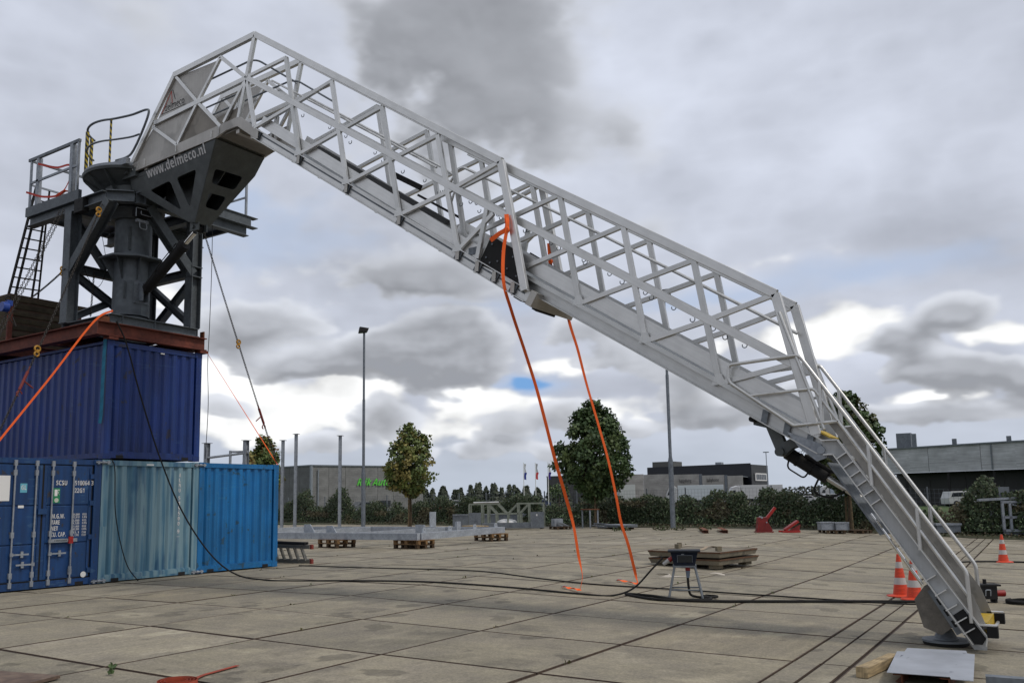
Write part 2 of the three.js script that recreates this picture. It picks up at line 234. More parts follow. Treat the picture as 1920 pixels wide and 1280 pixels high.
// chalky, sun-bleached container paint: vertical streaks and patches where the blue has worn to grey-green
T.faded = tex(512, (u, v) => { const s = 0.6 * tnoise(u * 22, v * 2, 22, 131) + 0.4 * tnoise(u * 60, v * 3, 60, 133), p = tfbm(u, v, 4, 5, 137), k = sstep(0.26, 0.62, 0.7 * s + 0.3 * p), d = sstep(0.58, 0.72, tnoise(u * 26, v * 2, 26, 143) * 0.6 + 0.4 * tfbm(u, v, 5, 4, 141)); return [mix(0.34, 0.56, k) - 0.1 * d, mix(0.52, 0.67, k) - 0.1 * d, mix(0.62, 0.71, k) - 0.07 * d]; });
T.paint = tex(512, (u, v) => { const s = tnoise(u * 70, v * 3, 70, 151), p = tfbm(u, v, 4, 5, 157), f = tnoise(u * 200, v * 200, 200, 159), sc = sstep(0.7, 0.78, tfbm(u, v, 10, 4, 163)); const l = 0.84 + 0.12 * (s - 0.5) + 0.3 * (p - 0.5) + 0.06 * (f - 0.5) + 0.1 * sc; return [l + 0.03 * sc, l, l]; });
const paintTex = (base, sd, wear) => tex(512, (u, v) => {
  const st = tnoise(u * 70, v * 3, 70, sd + 1), p = tfbm(u, v, 4, 5, sd + 7), f = tnoise(u * 200, v * 200, 200, sd + 9), fadeP = sstep(0.5, 0.75, 0.55 * tnoise(u * 24, v * 2, 24, sd + 13) + 0.45 * tfbm(u, v, 5, 4, sd + 17));
  const l = 1 + 0.16 * (st - 0.5) + 0.34 * (p - 0.5) + 0.08 * (f - 0.5); let c = base.map(b => b * l); c = c.map((x, i) => mix(x, [0.42, 0.5, 0.58][i], 0.16 * wear * fadeP));
  const sc = sstep(0.73, 0.77, tnoise(u * 8, v * 90, 90, sd + 21)) * sstep(0.55, 0.7, tfbm(u, v, 6, 3, sd + 23)); c = c.map((x, i) => mix(x, [0.55, 0.58, 0.6][i], 0.4 * sc * wear));
  const ru = sstep(0.735, 0.79, tfbm(u, v, 14, 4, sd + 31)) + 0.5 * sstep(0.72, 0.8, tfbm(u * 1, v * 0.5, 10, 4, sd + 37)) * sstep(0.6, 0.8, tnoise(u * 60, v * 2, 60, sd + 39)); return c.map((x, i) => mix(x, [0.3, 0.17, 0.1][i], Math.min(1, ru) * wear));
});
const std = (color, rough, metal = 0, map = null, m = 1, extra = {}) => { const c = new THREE.Color(); Array.isArray(color) ? c.setRGB(...color) : c.set(color); return new THREE.MeshStandardMaterial({ color: c, roughness: rough, metalness: metal, map: map ? (Array.isArray(m) ? rep2(map, ...m) : rep(map, m)) : null, ...extra }); };
const M = {
  alu: std([0.86, 0.86, 0.855], 0.4, 0.82, T.brush, 1.7),
  aluB: std([0.76, 0.765, 0.76], 0.42, 0.8, T.brush, 1.3),
  aluTube: std([0.82, 0.82, 0.81], 0.34, 0.75, T.brush, 0.7),
  aluPlate: std([0.62, 0.60, 0.57], 0.55, 0.45, T.brush, 1.9),
  galv: std([0.46, 0.49, 0.52], 0.55, 0.35, T.galv, 1.1),
  galvDark: std([0.26, 0.285, 0.305], 0.6, 0.3, T.galv, 1.3),
  tower: std([0.125, 0.143, 0.152], 0.58, 0.2, T.galv, 1.6),
  towerB: std([0.165, 0.187, 0.2], 0.58, 0.2, T.galv, 1.2),
  hopper: std([0.105, 0.12, 0.125], 0.5, 0.15, T.grain, 1.4),
  primer: std([0.17, 0.052, 0.036], 0.75, 0, T.rust, 1.4),
  rust: std([0.19, 0.085, 0.045], 0.85, 0.1, T.rust, 0.7),
  black: std([0.010, 0.010, 0.011], 0.75, 0.1, T.grain, 0.5),
  rubber: std([0.008, 0.008, 0.008], 0.95),
  cable: std([0.007, 0.007, 0.007], 0.9),
  chrome: std([0.8, 0.8, 0.79], 0.12, 1),
  chain: std([0.06, 0.055, 0.05], 0.5, 0.6),
  yellow: std([0.62, 0.42, 0.03], 0.55, 0, T.grain, 0.5),
  hook: std([0.55, 0.28, 0.03], 0.5, 0.1, T.grain, 0.2),
  orange: std([1.0, 0.2, 0.03], 0.75, 0, T.streak, 0.3),
  redstrap: std([0.55, 0.05, 0.03], 0.7),
  redpaint: std([0.42, 0.016, 0.012], 0.42, 0, T.paint, 1),
  reddark: std([0.24, 0.012, 0.011], 0.42, 0, T.paint, 1),
  coneRed: std([0.8, 0.07, 0.02], 0.5, 0, T.grain, 0.4),
  coneWhite: std([0.6, 0.58, 0.56], 0.45, 0, T.grain, 0.15),
  white: std([0.75, 0.75, 0.74], 0.5),
  letter: std([0.8, 0.8, 0.8], 0.6, 0, T.grain, 0.4),
  letterDim: std([0.36, 0.38, 0.39], 0.6, 0, T.grain, 0.4),
  contDark: std([1, 1, 1], 0.5, 0, paintTex([0.045, 0.175, 0.43], 301, 0.45), [2.3, 3.1]),
  contDoor: std([1, 1, 1], 0.48, 0, paintTex([0.05, 0.215, 0.405], 401, 0.55), [2.1, 2.9]),
  contBlue: std([1, 1, 1], 0.48, 0, paintTex([0.035, 0.385, 0.61], 501, 0.4), [2.4, 2.8]),
  contFaded: std([0.66, 0.72, 0.75], 0.72, 0, T.faded, [2.1, 2.7]),
  slabOld: std([0.28, 0.255, 0.2], 0.9, 0, T.concrete, 2.6),
  wood: std([0.36, 0.24, 0.13], 0.85, 0, T.wood, 0.5),
  woodDark: std([0.12, 0.085, 0.055], 0.9, 0, T.wood, 0.5),
  woodPale: std([0.64, 0.57, 0.42], 0.8, 0, T.wood, 0.6),
  bark: std([0.12, 0.10, 0.075], 0.95, 0, T.wood, 0.6),
  glassDark: std([0.02, 0.024, 0.028], 0.12),
  tealStrap: std([0.01, 0.17, 0.3], 0.7, 0, T.streak, 0.3),
  blueHoist: std([0.02, 0.06, 0.3], 0.45),
};
for (const k of Object.keys(M)) M[k].name = k;
M.orange = std([1.0, 0.155, 0.03], 0.95); M.orange.name = 'orange_webbing';
M.leaf = std([1, 1, 1], 0.62, 0, null, 1, { vertexColors: true, side: THREE.DoubleSide });

// ------------------------------------------------------------------ ground: a yard of 2 m concrete slabs, level under the containers, falling gently towards the viewer
const GX = -5.355, GZ = 8.834, GR = 0.0325, GP = 2.005;
function gh(x, z) {
  const t = Math.min(6, Math.max(0, (z - (6.83 - GR * (x + 5.35))) / GP)), a = Math.min(5, Math.max(-3, (x + 5.35) / GP - 3));
  return -t * (0.0562 + 0.0064 * a) + 0.0028 * t * t;
}
const hedgeX = z => 34.7 - 0.145 * z;
function heightSheet(x0, x1, z0, z1, nx, nz, f) {
  const g = new THREE.PlaneGeometry(x1 - x0, z1 - z0, nx, nz).rotateX(-Math.PI / 2).translate((x0 + x1) / 2, 0, (z0 + z1) / 2), p = g.attributes.position, uv = g.attributes.uv;
  for (let i = 0; i < p.count; i++) { p.setY(i, f(p.getX(i), p.getZ(i))); uv.setXY(i, p.getX(i), p.getZ(i)); } g.computeVertexNormals(); return g;
}
T.grass = tex(512, (u, v) => { const a = tfbm(u, v, 10, 5, 171), b = tnoise(u * 256, v * 256, 256, 173), c = tfbm(u, v, 3, 3, 177); const l = 0.7 + 0.4 * (a - 0.5) + 0.3 * (b - 0.5); return [l * (0.9 + 0.25 * (c - 0.4)), l, l * 0.7]; });
const soil = std([0.13, 0.105, 0.07], 0.95, 0, T.concrete, 6), grass = std([0.10, 0.155, 0.035], 0.95, 0, T.grass, 7), asphalt = std([0.065, 0.066, 0.068], 0.92, 0, T.concrete, 9), joint = std([0.022, 0.016, 0.014], 0.95, 0, T.rust, 0.8);
struct('ground', heightSheet(-1500, 1500, -1500, 1500, 8, 8, () => -0.9), soil);
{
  const pos = [], uv = [], q = (a, b, c, d) => { for (const p of [a, b, c, a, c, d]) { pos.push(...p); uv.push(p[0], p[2]); } };
  for (let z = -300; z < 300; z += 20) q([hedgeX(z) - 0.6, -0.12, z], [hedgeX(z + 20) - 0.6, -0.12, z + 20], [1400, -0.12, z + 20], [1400, -0.12, z]);
  q([hedgeX(-300) - 0.6, -0.12, -300], [1400, -0.12, -300], [1400, -0.12, -1400], [hedgeX(-300) - 0.6, -0.12, -1400]);
  q([hedgeX(300) - 0.6, -0.12, 300], [hedgeX(300) - 0.6, -0.12, 1400], [1400, -0.12, 1400], [1400, -0.12, 300]);
  const g = new THREE.BufferGeometry(); g.setAttribute('position', new THREE.Float32BufferAttribute(pos, 3)); g.setAttribute('uv', new THREE.Float32BufferAttribute(uv, 2)); g.computeVertexNormals();
  for (let i = 0; i < g.attributes.normal.count; i++) g.attributes.normal.setXYZ(i, 0, 1, 0);
  struct('grass_field', g, grass);
}
const yard = struct('concrete_yard', heightSheet(-40, 33.6, -70, 40, 92, 137, (x, z) => gh(x, z) - 0.02), joint);
struct('verge', (() => { const pos = [], uv = []; const e = z => hedgeX(z) + 0.5, w = z => 32.2 - 0.145 * z + (noise3(z * 0.7, 3, 1) - 0.5) * 0.9; const q = (a, b, c, d) => { for (const p of [a, b, c, a, c, d]) { pos.push(...p); uv.push(p[0], p[2]); } }; for (let z = -70; z < 40; z += 1) q([w(z), gh(w(z), z) + 0.012, z], [w(z + 1), gh(w(z + 1), z + 1) + 0.012, z + 1], [e(z + 1), gh(e(z + 1), z + 1) + 0.1, z + 1], [e(z), gh(e(z), z) + 0.1, z]); const g = new THREE.BufferGeometry(); g.setAttribute('position', new THREE.Float32BufferAttribute(pos, 3)); g.setAttribute('uv', new THREE.Float32BufferAttribute(uv, 2)); g.computeVertexNormals(); return g; })(), std([0.075, 0.062, 0.036], 0.95, 0, T.grass, 2));
{
  const tones = [[0.348, 0.332, 0.282], [0.328, 0.315, 0.27], [0.37, 0.352, 0.298], [0.30, 0.287, 0.247], [0.352, 0.33, 0.272], [0.405, 0.387, 0.335]];
  const mats = tones.map((c, i) => { const m = std(c, 0.86, 0, T.concrete, [4.6 + i * 0.37, 5.3 - i * 0.21], { bumpMap: rep(T.bump, 0.55), bumpScale: 0.0025, vertexColors: true }); m.name = 'slab_concrete'; return m; });
  const rim = std([0.10, 0.07, 0.06], 0.7, 0.3, T.rust, 0.6); rim.name = 'slab_rim';
  const fx = Math.sin(YAW), fz = -Math.cos(YAW), list = [];
  const world = (u, w) => [GX + u * Math.cos(GR) + w * Math.sin(GR), GZ - u * Math.sin(GR) + w * Math.cos(GR)];
  const cell = (u0, u1, w0, w1) => { const [cx, cz] = world((u0 + u1) / 2, (w0 + w1) / 2), dx = cx - camera.position.x, dz = cz - camera.position.z, d = dx * fx + dz * fz, l = dx * -fz + dz * fx; if (cx > hedgeX(cz) - 2.0) return; if (d < 3.5 || Math.abs(l) > d * 0.66 + 2.4 || d > 66) return; list.push({ u0, u1, w0, w1, d }); };
  const R1 = 3 * GP, RW = 0.29;           // two narrow strips run through the yard beside the fourth joint
  for (let a = -14; a < 34; a++) {
    for (let b = -3; b < 36; b++) cell(a * GP, (a + 1) * GP, -(b + 1) * GP, -b * GP);
    cell(a * GP, (a + 1) * GP, R1, R1 + RW); cell(a * GP, (a + 1) * GP, R1 + RW, R1 + 2 * RW);
    for (let b = 0; b < 6; b++) cell(a * GP, (a + 1) * GP, R1 + 2 * RW + b * GP, R1 + 2 * RW + (b + 1) * GP);
  }
  list.sort((p, q) => p.d - q.d);
  const far = [], weeds = [];
  list.forEach((s, n) => {
    const g = 0.015 + 0.005 * rnd(), narrow = s.w1 - s.w0 < 1, dy = (rnd() - 0.5) * 0.008, tx = (rnd() - 0.5) * 0.002, tz = (rnd() - 0.5) * 0.002, ou = rnd() * 9, ov = rnd() * 9, turn = rnd() < 0.5;
    const c = [[s.u0 + g, s.w0 + g], [s.u1 - g, s.w0 + g], [s.u1 - g, s.w1 - g], [s.u0 + g, s.w1 - g]].map(([u, w]) => { const [x, z] = world(u, w); return [x, gh(x, z) + dy + tx * (u - s.u0) + tz * (w - s.w0), z]; });
    const pos = [], uv = [], col = [], steel = [0.33, 0.25, 0.235], bare = [1, 1, 1]; let tint = bare; const v = (p, y) => { pos.push(p[0], p[1] + y, p[2]); turn ? uv.push(p[2] + ou, p[0] + ov) : uv.push(p[0] + ou, p[2] + ov); col.push(...tint); };
    // cast concrete face inside a rim of rusty steel angle that stands a hair proud
    const m = [0, 1, 2, 3].map(q => q), cc = c.reduce((o, p) => [o[0] + p[0] / 4, o[1] + p[1] / 4, o[2] + p[2] / 4], [0, 0, 0]), rw = 0.013, inn = c.map(p => { const du = Math.hypot(p[0] - cc[0], p[2] - cc[2]), f = 1 - rw * 1.42 / du; return [cc[0] + (p[0] - cc[0]) * f, p[1] - 0.0015, cc[2] + (p[2] - cc[2]) * f]; });
    const top = narrow ? c : inn; for (const i of [0, 2, 1, 0, 3, 2]) v(top[i], 0);
    tint = steel;
    for (let i = 0; i < 4; i++) { const p = c[i], q = c[(i + 1) % 4]; if (!narrow) { const a = inn[i], b = inn[(i + 1) % 4]; v(p, 0); v(a, 0); v(b, 0); v(p, 0); v(b, 0); v(q, 0); } v(p, 0); v(q, 0); v(q, -0.1); v(p, 0); v(q, -0.1); v(p, -0.1); }
    const o = new THREE.BufferGeometry(); o.setAttribute('position', new THREE.Float32BufferAttribute(pos, 3)); o.setAttribute('uv', new THREE.Float32BufferAttribute(uv, 2)); o.setAttribute('color', new THREE.Float32BufferAttribute(col, 3)); o.computeVertexNormals();
    const k = Math.min(5, (rnd() * rnd() * 8) | 0);
    if (s.d < 40 && !narrow && rnd() < 0.5) { const a = c[0], b = c[1], k0 = rnd(), x = mix(a[0], b[0], k0), z = mix(a[2], b[2], k0); for (let i = 0; i < 7; i++) weeds.push(leafQuad(V(x + rr(-0.06, 0.06), gh(x, z) - 0.005 + rr(0, 0.015), z + rr(-0.012, 0.012)), rr(0.02, 0.05), [0.05 + 0.05 * rnd(), 0.08, 0.025])); }
    if (n < 290) put('slab', o, mats[narrow ? 1 : k], yard); else far.push(o);
  });
  if (far.length) stuff(put('far_slabs', far, mats[0], yard));
  stuff(tag(put('joint_weeds', leafMesh(weeds), new THREE.MeshStandardMaterial({ vertexColors: true, roughness: 0.8, side: THREE.DoubleSide })), 'tiny weeds and moss scattered along the slab joints', 'weeds'));
}
// rain water left in a dip beside the stool
{
  const s = new THREE.Shape(round([[-0.75, 0.0], [-0.1, -0.13], [0.42, -0.06], [0.5, 0.05], [0.1, 0.12], [-0.5, 0.1]], 0.12, 5));
  const p = struct('puddle', new THREE.ShapeGeometry(s, 4).rotateX(-Math.PI / 2), std([0.16, 0.15, 0.13], 0.04, 0)); p.rotation.y = 0.75; p.position.set(3.1, gh(3.1, 12.2) + 0.006, 12.2);
}

// ------------------------------------------------------------------ containers
const CW = 2.438, CH = 2.591, CL = 6.058;
// trapezoid-folded sheet in the local plane (x along, y up), folding towards +z
function corrugated(len, h, period, depth, flatOut = 0.38, flatIn = 0.3, x0 = 0, y0 = 0) {
  const pos = [], uv = [], pr = []; const n = Math.round(len / period), p = len / n, ramp = (1 - flatOut - flatIn) / 2;
  for (let i = 0; i < n; i++) { const b = i * p; pr.push([b, 0], [b + flatIn * p, 0], [b + (flatIn + ramp) * p, depth], [b + (flatIn + ramp + flatOut) * p, depth]); } pr.push([len, 0]);
  for (let i = 0; i < pr.length - 1; i++) { const [a, c] = pr[i], [b, d] = pr[i + 1]; for (const [x, z, y] of [[a, c, 0], [b, d, 0], [b, d, h], [a, c, 0], [b, d, h], [a, c, h]]) { pos.push(x + x0, y + y0, z); uv.push(x, y); } }
  const g = new THREE.BufferGeometry(); g.setAttribute('position', new THREE.Float32BufferAttribute(pos, 3)); g.setAttribute('uv', new THREE.Float32BufferAttribute(uv, 2)); g.computeVertexNormals(); return g;
}
function cornerCasting(mat, parent, x, y, z) {
  const c = put('corner_casting', bx(x - 0.088, x + 0.088, y, y + 0.118, z - 0.088, z + 0.088), mat, parent);
  const hole = new THREE.Shape(round([[-0.04, -0.03], [0.04, -0.03], [0.04, 0.03], [-0.04, 0.03]], 0.03)), g = () => new THREE.ShapeGeometry(hole);
  put('casting_opening', [g().translate(x, y + 0.06, z + 0.0905), g().rotateY(-Math.PI / 2).translate(x - 0.0905, y + 0.06, z)], M.black, c);
}
function container(label, mat, x, y, z, o = {}) {
  const t = thing('shipping_container', label, 'container', [x, y, z], 0, 'shipping containers stacked under the tower');
  const W = CW, H = CH, L = CL;
  put('floor_frame', [bx(0.09, W - 0.09, 0.03, 0.16, -L + 0.1, -0.1)], mat, t);
  put('roof', bx(0.06, W - 0.06, H - 0.06, H - 0.03, -L + 0.06, -0.06), mat, t);
  for (const [px, pz] of [[0, 0], [W, 0], [0, -L], [W, -L]]) {
    const sx = px ? -1 : 1, sz = pz ? 1 : -1;
    put('corner_post', bx(px + Math.min(0, sx * 0.15), px + Math.max(0, sx * 0.15), 0.118, H - 0.118, pz + Math.min(0, sz * 0.11), pz + Math.max(0, sz * 0.11)), mat, t);
    for (const yy of [0, H - 0.118]) cornerCasting(mat, t, px + sx * 0.0855, yy, pz + sz * 0.0855);
  }
  put('top_rail', bx(0.15, W - 0.15, H - 0.118, H - 0.01, -0.09, -0.012), mat, t);
  put('bottom_rail', [bx(0.15, W - 0.15, 0.02, 0.15, -0.1, -0.008)], mat, t);
  put('forklift_pocket', [bx(0.3, 0.48, 0.012, 0.085, -0.09, -0.006), bx(W - 0.48, W - 0.3, 0.012, 0.085, -0.09, -0.006)], M.black, t);
  for (const yy of [[0.0, 0.13], [H - 0.1, H - 0.02]]) put('side_rail', [bx(0.012, 0.09, yy[0] + 0.02, yy[1], -L + 0.17, -0.17)], mat, t);
  for (const yy of [[0.0, 0.13], [H - 0.1, H - 0.02]]) put('side_rail', [bx(W - 0.09, W - 0.012, yy[0] + 0.02, yy[1], -L + 0.17, -0.17)], mat, t);
  const sw = put('side_wall', corrugated(L - 0.22, H - 0.22, 0.278, 0.036, 0.36, 0.3).rotateY(-Math.PI / 2).translate(0.056, 0.12, -L + 0.11), mat, t); sw.userData.label = 'corrugated steel side wall';
  put('side_wall', corrugated(L - 0.22, H - 0.22, 0.278, 0.036, 0.36, 0.3).rotateY(Math.PI / 2).translate(W - 0.056, 0.12, -0.11), mat, t);
  put('end_wall', bx(0.12, W - 0.12, 0.12, H - 0.1, -L + 0.05, -L + 0.08), mat, t);
  if (!o.doors) {
    put('end_wall', corrugated(W - 0.3, H - 0.26, 0.238, 0.045, 0.42, 0.26, 0.15, 0.145).translate(0, 0, -0.075), mat, t);
    const lip = []; const n = 9, p = (W - 0.3) / n; for (let i = 0; i < n; i++) lip.push(prism([[0, 0], [0.055, 0], [0, 0.05]], V(0.15 + i * p, 0.15, -0.075), V(0.15 + i * p + p * 0.3, 0.15, -0.075)));
    put('bottom_rail', bx(0.15, W - 0.15, 0.15, 0.168, -0.09, -0.022), mat, t);
  }
  return t;
}
const cU = container('dark blue container on top of the stack, under the red beams', M.contDark, 0.03, CH + 0.032, -0.05);
put('data_plate', bx(1.32, 1.42, CH - 0.155, CH - 0.125, -0.012, -0.008), M.white, cU);
const cF = container('faded pale blue container between the two bluer ones', M.contFaded, 0, 0.008, 0);
const cB = container('bright blue container at the right end of the bottom row', M.contBlue, CW + 0.012, 0.012, 0);
const cD = container('navy container with double doors and lock rods, bottom row left', M.contDoor, -CW - 0.014, 0.004, 0.0, { doors: true });
// vertical code on the pale container
{ const code = 'ALNU 519500 9'; let y = 2.33; for (const ch of code) { if (ch === ' ') { y -= 0.06; continue; } const g = letters(ch, 0.088, 'bold', 0.05, 0.003).translate(1.915, y - 0.088, -0.027); put('code_letter', g, M.letter, cF); y -= 0.116; }
  put('check_box', [bx(1.9, 1.98, 0.992, 1.0, -0.029, -0.0265), bx(1.9, 1.98, 0.88, 0.888, -0.029, -0.0265)], M.letter, cF); put('data_plate', bx(1.06, 1.24, CH - 0.1, CH - 0.07, -0.0115, -0.007), M.white, cF); }
// doors
{
  const W = CW, H = CH, mat = M.contDoor, seal = M.rubber;
  const doorAt = (x0, x1, left) => {
    const d = put('door', [bx(x0 + 0.02, x1 - 0.02, 0.18, H - 0.14, -0.075, -0.05)], mat, cD);
    const yb = [0.2, 0.86, 0.9, 1.62, 1.66, H - 0.16];
    for (let i = 0; i < 3; i++) put('door_panel', plate([[x0 + 0.09, yb[2 * i]], [x1 - 0.09, yb[2 * i]], [x1 - 0.09, yb[2 * i + 1]], [x0 + 0.09, yb[2 * i + 1]]], [], 0.012, (a, b, c) => [a, b, -0.05 + c], 0.012), mat, d);
    put('door_frame', [bx(x0 + 0.02, x0 + 0.075, 0.18, H - 0.14, -0.05, -0.028), bx(x1 - 0.075, x1 - 0.02, 0.18, H - 0.14, -0.05, -0.028), bx(x0 + 0.075, x1 - 0.075, 0.18, 0.235, -0.05, -0.029), bx(x0 + 0.075, x1 - 0.075, H - 0.195, H - 0.14, -0.05, -0.029)], mat, d);
    put('door_seal', [bx(x0, x0 + 0.018, 0.17, H - 0.13, -0.06, -0.03), bx(x1 - 0.018, x1, 0.17, H - 0.13, -0.06, -0.03), bx(x0, x1, H - 0.138, H - 0.122, -0.06, -0.03), bx(x0, x1, 0.155, 0.175, -0.06, -0.03)], seal, d);
    for (const [k, x] of (left ? [0.64, 1.06] : [1.39, 1.83]).entries()) {
      const r = put('lock_rod', sweep([V(x, 0.1, 0.012), V(x, H - 0.06, 0.012)], 0.017, 10), M.galv, d);
      for (const yy of [0.12, 0.3, 1.08, H - 0.3, H - 0.11]) put('rod_bracket', cbox(x, yy, 0.0, 0.062, yy === 1.02 ? 0.05 : 0.11, 0.05), M.galv, r);
      const dir = k ? -1 : 1, hy = left ? (k ? 0.5 : 0.7) : (k ? 0.5 : 0.68);
      if (left || !k) put('lock_handle', [prism(rect(0.012, 0.032), V(x, hy, 0.032), V(x + dir * 0.33, hy, 0.032)), cbox(x + dir * 0.2, hy, 0.02, 0.05, 0.12, 0.03), cbox(x, hy, 0.025, 0.06, 0.07, 0.03)], M.galv, r);
      else put('lock_handle', [prism(rect(0.012, 0.032), V(x - 0.01, 0.3, 0.032), V(x - 0.01, 0.62, 0.032)), cbox(x - 0.01, 0.36, 0.02, 0.06, 0.1, 0.03)], M.galv, r);
    }
    for (const yy of [0.3, 0.98, 1.68, H - 0.36]) put('hinge', [bx(left ? x0 - 0.1 : x1 - 0.06, left ? x0 + 0.06 : x1 + 0.1, yy - 0.05, yy + 0.05, -0.03, -0.004)], mat, d);
    return d;
  };
  const dl = doorAt(0.17, W / 2, true), dr = doorAt(W / 2, W - 0.17, false);
  const tx = (s, x, y, size, w, font = 'bold', m = M.letter) => put('lettering', letters(s, size, font, w, 0.003).translate(x, y, -0.024), m, dr);
  tx('SCSU', 1.48, 2.05, 0.095, 0.23); tx('510064', 1.875, 2.05, 0.095, 0.32); tx('3', 2.23, 2.05, 0.095, 0.05); tx('22G1', 1.875, 1.895, 0.095, 0.21);
  [['M.G.W.', '24,000', 'KGS', '52,910', 'LBS', 0.27], ['TARE', '2,050', 'KGS', '4,520', 'LBS', 0.17], ['NET', '21,950', 'KGS', '48,390', 'LBS', 0.14], ['CU. CAP.', '33.1', 'CU.M', '1,170', 'CU.FT', 0.31]].forEach(([a, b, c, d, e, w], i) => {
    const y = 1.38 - i * 0.122; tx(a, 1.42, y, 0.088, w); tx(b, 1.865, y + 0.05, 0.042, 0.14, 'bold'); tx(c, 2.07, y + 0.05, 0.042, 0.085, 'bold'); tx(d, 1.865, y - 0.006, 0.042, 0.14, 'bold'); tx(e, 2.07, y - 0.006, 0.042, 0.095, 'bold');
  });
  // small plates: class mark, green safety sign, white card, round seal
  put('class_plate', bx(0.765, 0.9, 1.9, 2.08, -0.028, -0.024), std([0.12, 0.4, 0.52], 0.5), dl); put('lettering', letters('GL', 0.09, 'bold', 0.1, 0.002).translate(0.785, 1.955, -0.024), M.letter, dl);
  put('placard', bx(0.28, 0.565, 1.74, 2.23, -0.024, -0.02), M.white, dl); put('sticker', bx(0.74, 0.85, 1.6, 1.65, -0.024, -0.02), M.white, dl);
  const sg = put('safety_sign', bx(1.43, 1.57, 1.69, 1.99, -0.026, -0.022), std([0.01, 0.2, 0.08], 0.5), dr);
  put('sign_pictogram', [bx(1.455, 1.515, 1.83, 1.96, -0.0225, -0.0205), prism(rect(0.02, 0.003), V(1.515, 1.92, -0.021), V(1.55, 1.85, -0.021)), cyl(0.013, 0.013, 0.002, 10).rotateX(Math.PI / 2).translate(1.54, 1.95, -0.022), prism(rect(0.018, 0.003), V(1.545, 1.92, -0.021), V(1.51, 1.87, -0.021))], M.white, sg);
  put('sign_disc', cyl(0.045, 0.045, 0.002, 16).rotateX(Math.PI / 2).translate(1.5, 1.745, -0.022), std([0.5, 0.55, 0.45], 0.5), sg);
  put('seal_sticker', cyl(0.06, 0.06, 0.003, 18).rotateX(Math.PI / 2).translate(2.13, 0.22, -0.006), M.white, dr);
  const bar = put('lock_bar', bx(1.34, 1.93, 0.9, 0.97, 0.03, 0.062), M.galv, dr); put('lock_box', bx(1.74, 1.83, 0.87, 1.01, 0.055, 0.09), M.redpaint, bar); put('lettering', letters('CONTAINER', 0.03, 'bold', 0.26, 0.002).translate(1.45, 0.92, 0.062), M.black, bar);
  put('warning_triangle', plate([[0.3, 1.42], [0.42, 1.42], [0.36, 1.32]], [], 0.003, (a, b, c) => [a, b, -0.02 + c]), M.hook, dl);
  put('door_latch', [bx(1.12, 1.3, 1.47, 1.58, -0.03, 0.02)], M.contDoor, dl);
}
// galvanised bridge fittings that tie neighbouring corners together
{
  const mk = (label, x, y) => { const t = thing('bridge_fitting', label, 'clamp', [x, y, 0.03], 0, 'bridge fittings between the bottom containers'); put('screw', sweep([V(-0.16, 0, 0), V(0.16, 0, 0)], 0.018, 8), M.galv, t); put('claw', cbox(-0.11, 0, 0, 0.05, 0.07, 0.05), M.galv, t); put('claw', cbox(0.11, 0, 0, 0.05, 0.07, 0.05), M.galv, t); put('nut', cyl(0.036, 0.036, 0.06, 6).rotateZ(Math.PI / 2).translate(0.03, 0, 0), M.galv, t); };
  mk('bridge fitting at the top between navy doors and pale container', 0.0, CH - 0.055); mk('bridge fitting at the foot between navy doors and pale container', 0.0, 0.06);
  mk('bridge fitting at the top between pale and bright blue containers', CW + 0.01, CH - 0.055); mk('bridge fitting at the foot between pale and bright blue containers', CW + 0.01, 0.06);
}
// ------------------------------------------------------------------ red beam frame on the upper container
const TOPC = CH * 2 + 0.032;   // roof of the upper container
{
  const t = thing('steel_base_frame', 'rust red steel beam frame lying on top of the dark blue container', 'beam frame');
  const y = TOPC + 0.07, I = ibeam(0.2, 0.3, 0.014, 0.02), Y = y + 0.15;
  put('beam', prism(I, V(-0.27, Y, -0.05), V(2.52, Y, -0.05)), M.primer, t);
  put('beam', prism(I, V(2.5, Y, -6.1), V(-0.27, Y, -6.1)), M.primer, t);
  put('beam', prism(I, V(-0.17, Y, -0.152), V(-0.17, Y, -5.998)), M.primer, t);
  put('beam', prism(I, V(2.4, Y, -0.152), V(2.4, Y, -5.998)), M.primer, t);
  for (const z of [-2.0, -4.2]) put('beam', prism(I, V(-0.065, Y, z), V(2.295, Y, z)), M.primer, t);
  put('stiffener', bx(-0.282, -0.272, y, y + 0.3, -0.15, 0.05), M.primer, t);
  for (const [x, z] of [[0.0, -0.1], [2.35, -0.1], [0.0, -5.9], [2.35, -5.9]]) put('pad', bx(x, x + 0.22, TOPC + 0.004, y - 0.002, z - 0.08, z + 0.14), M.primer, t);
  put('lashing_lug', [bx(2.44, 2.47, y + 0.302, y + 0.46, -0.12, 0.02)], M.rust, t); put('lashing_lug', bx(-0.2, 0.02, y + 0.302, y + 0.42, -0.1, 0.0), M.rust, t);
  put('upright', bx(-0.06, 0.06, y + 0.302, y + 1.35, -4.19, -4.14), M.primer, t); put('upright', bx(1.7, 1.8, y + 0.302, y + 1.35, -4.19, -4.14), M.primer, t);
}
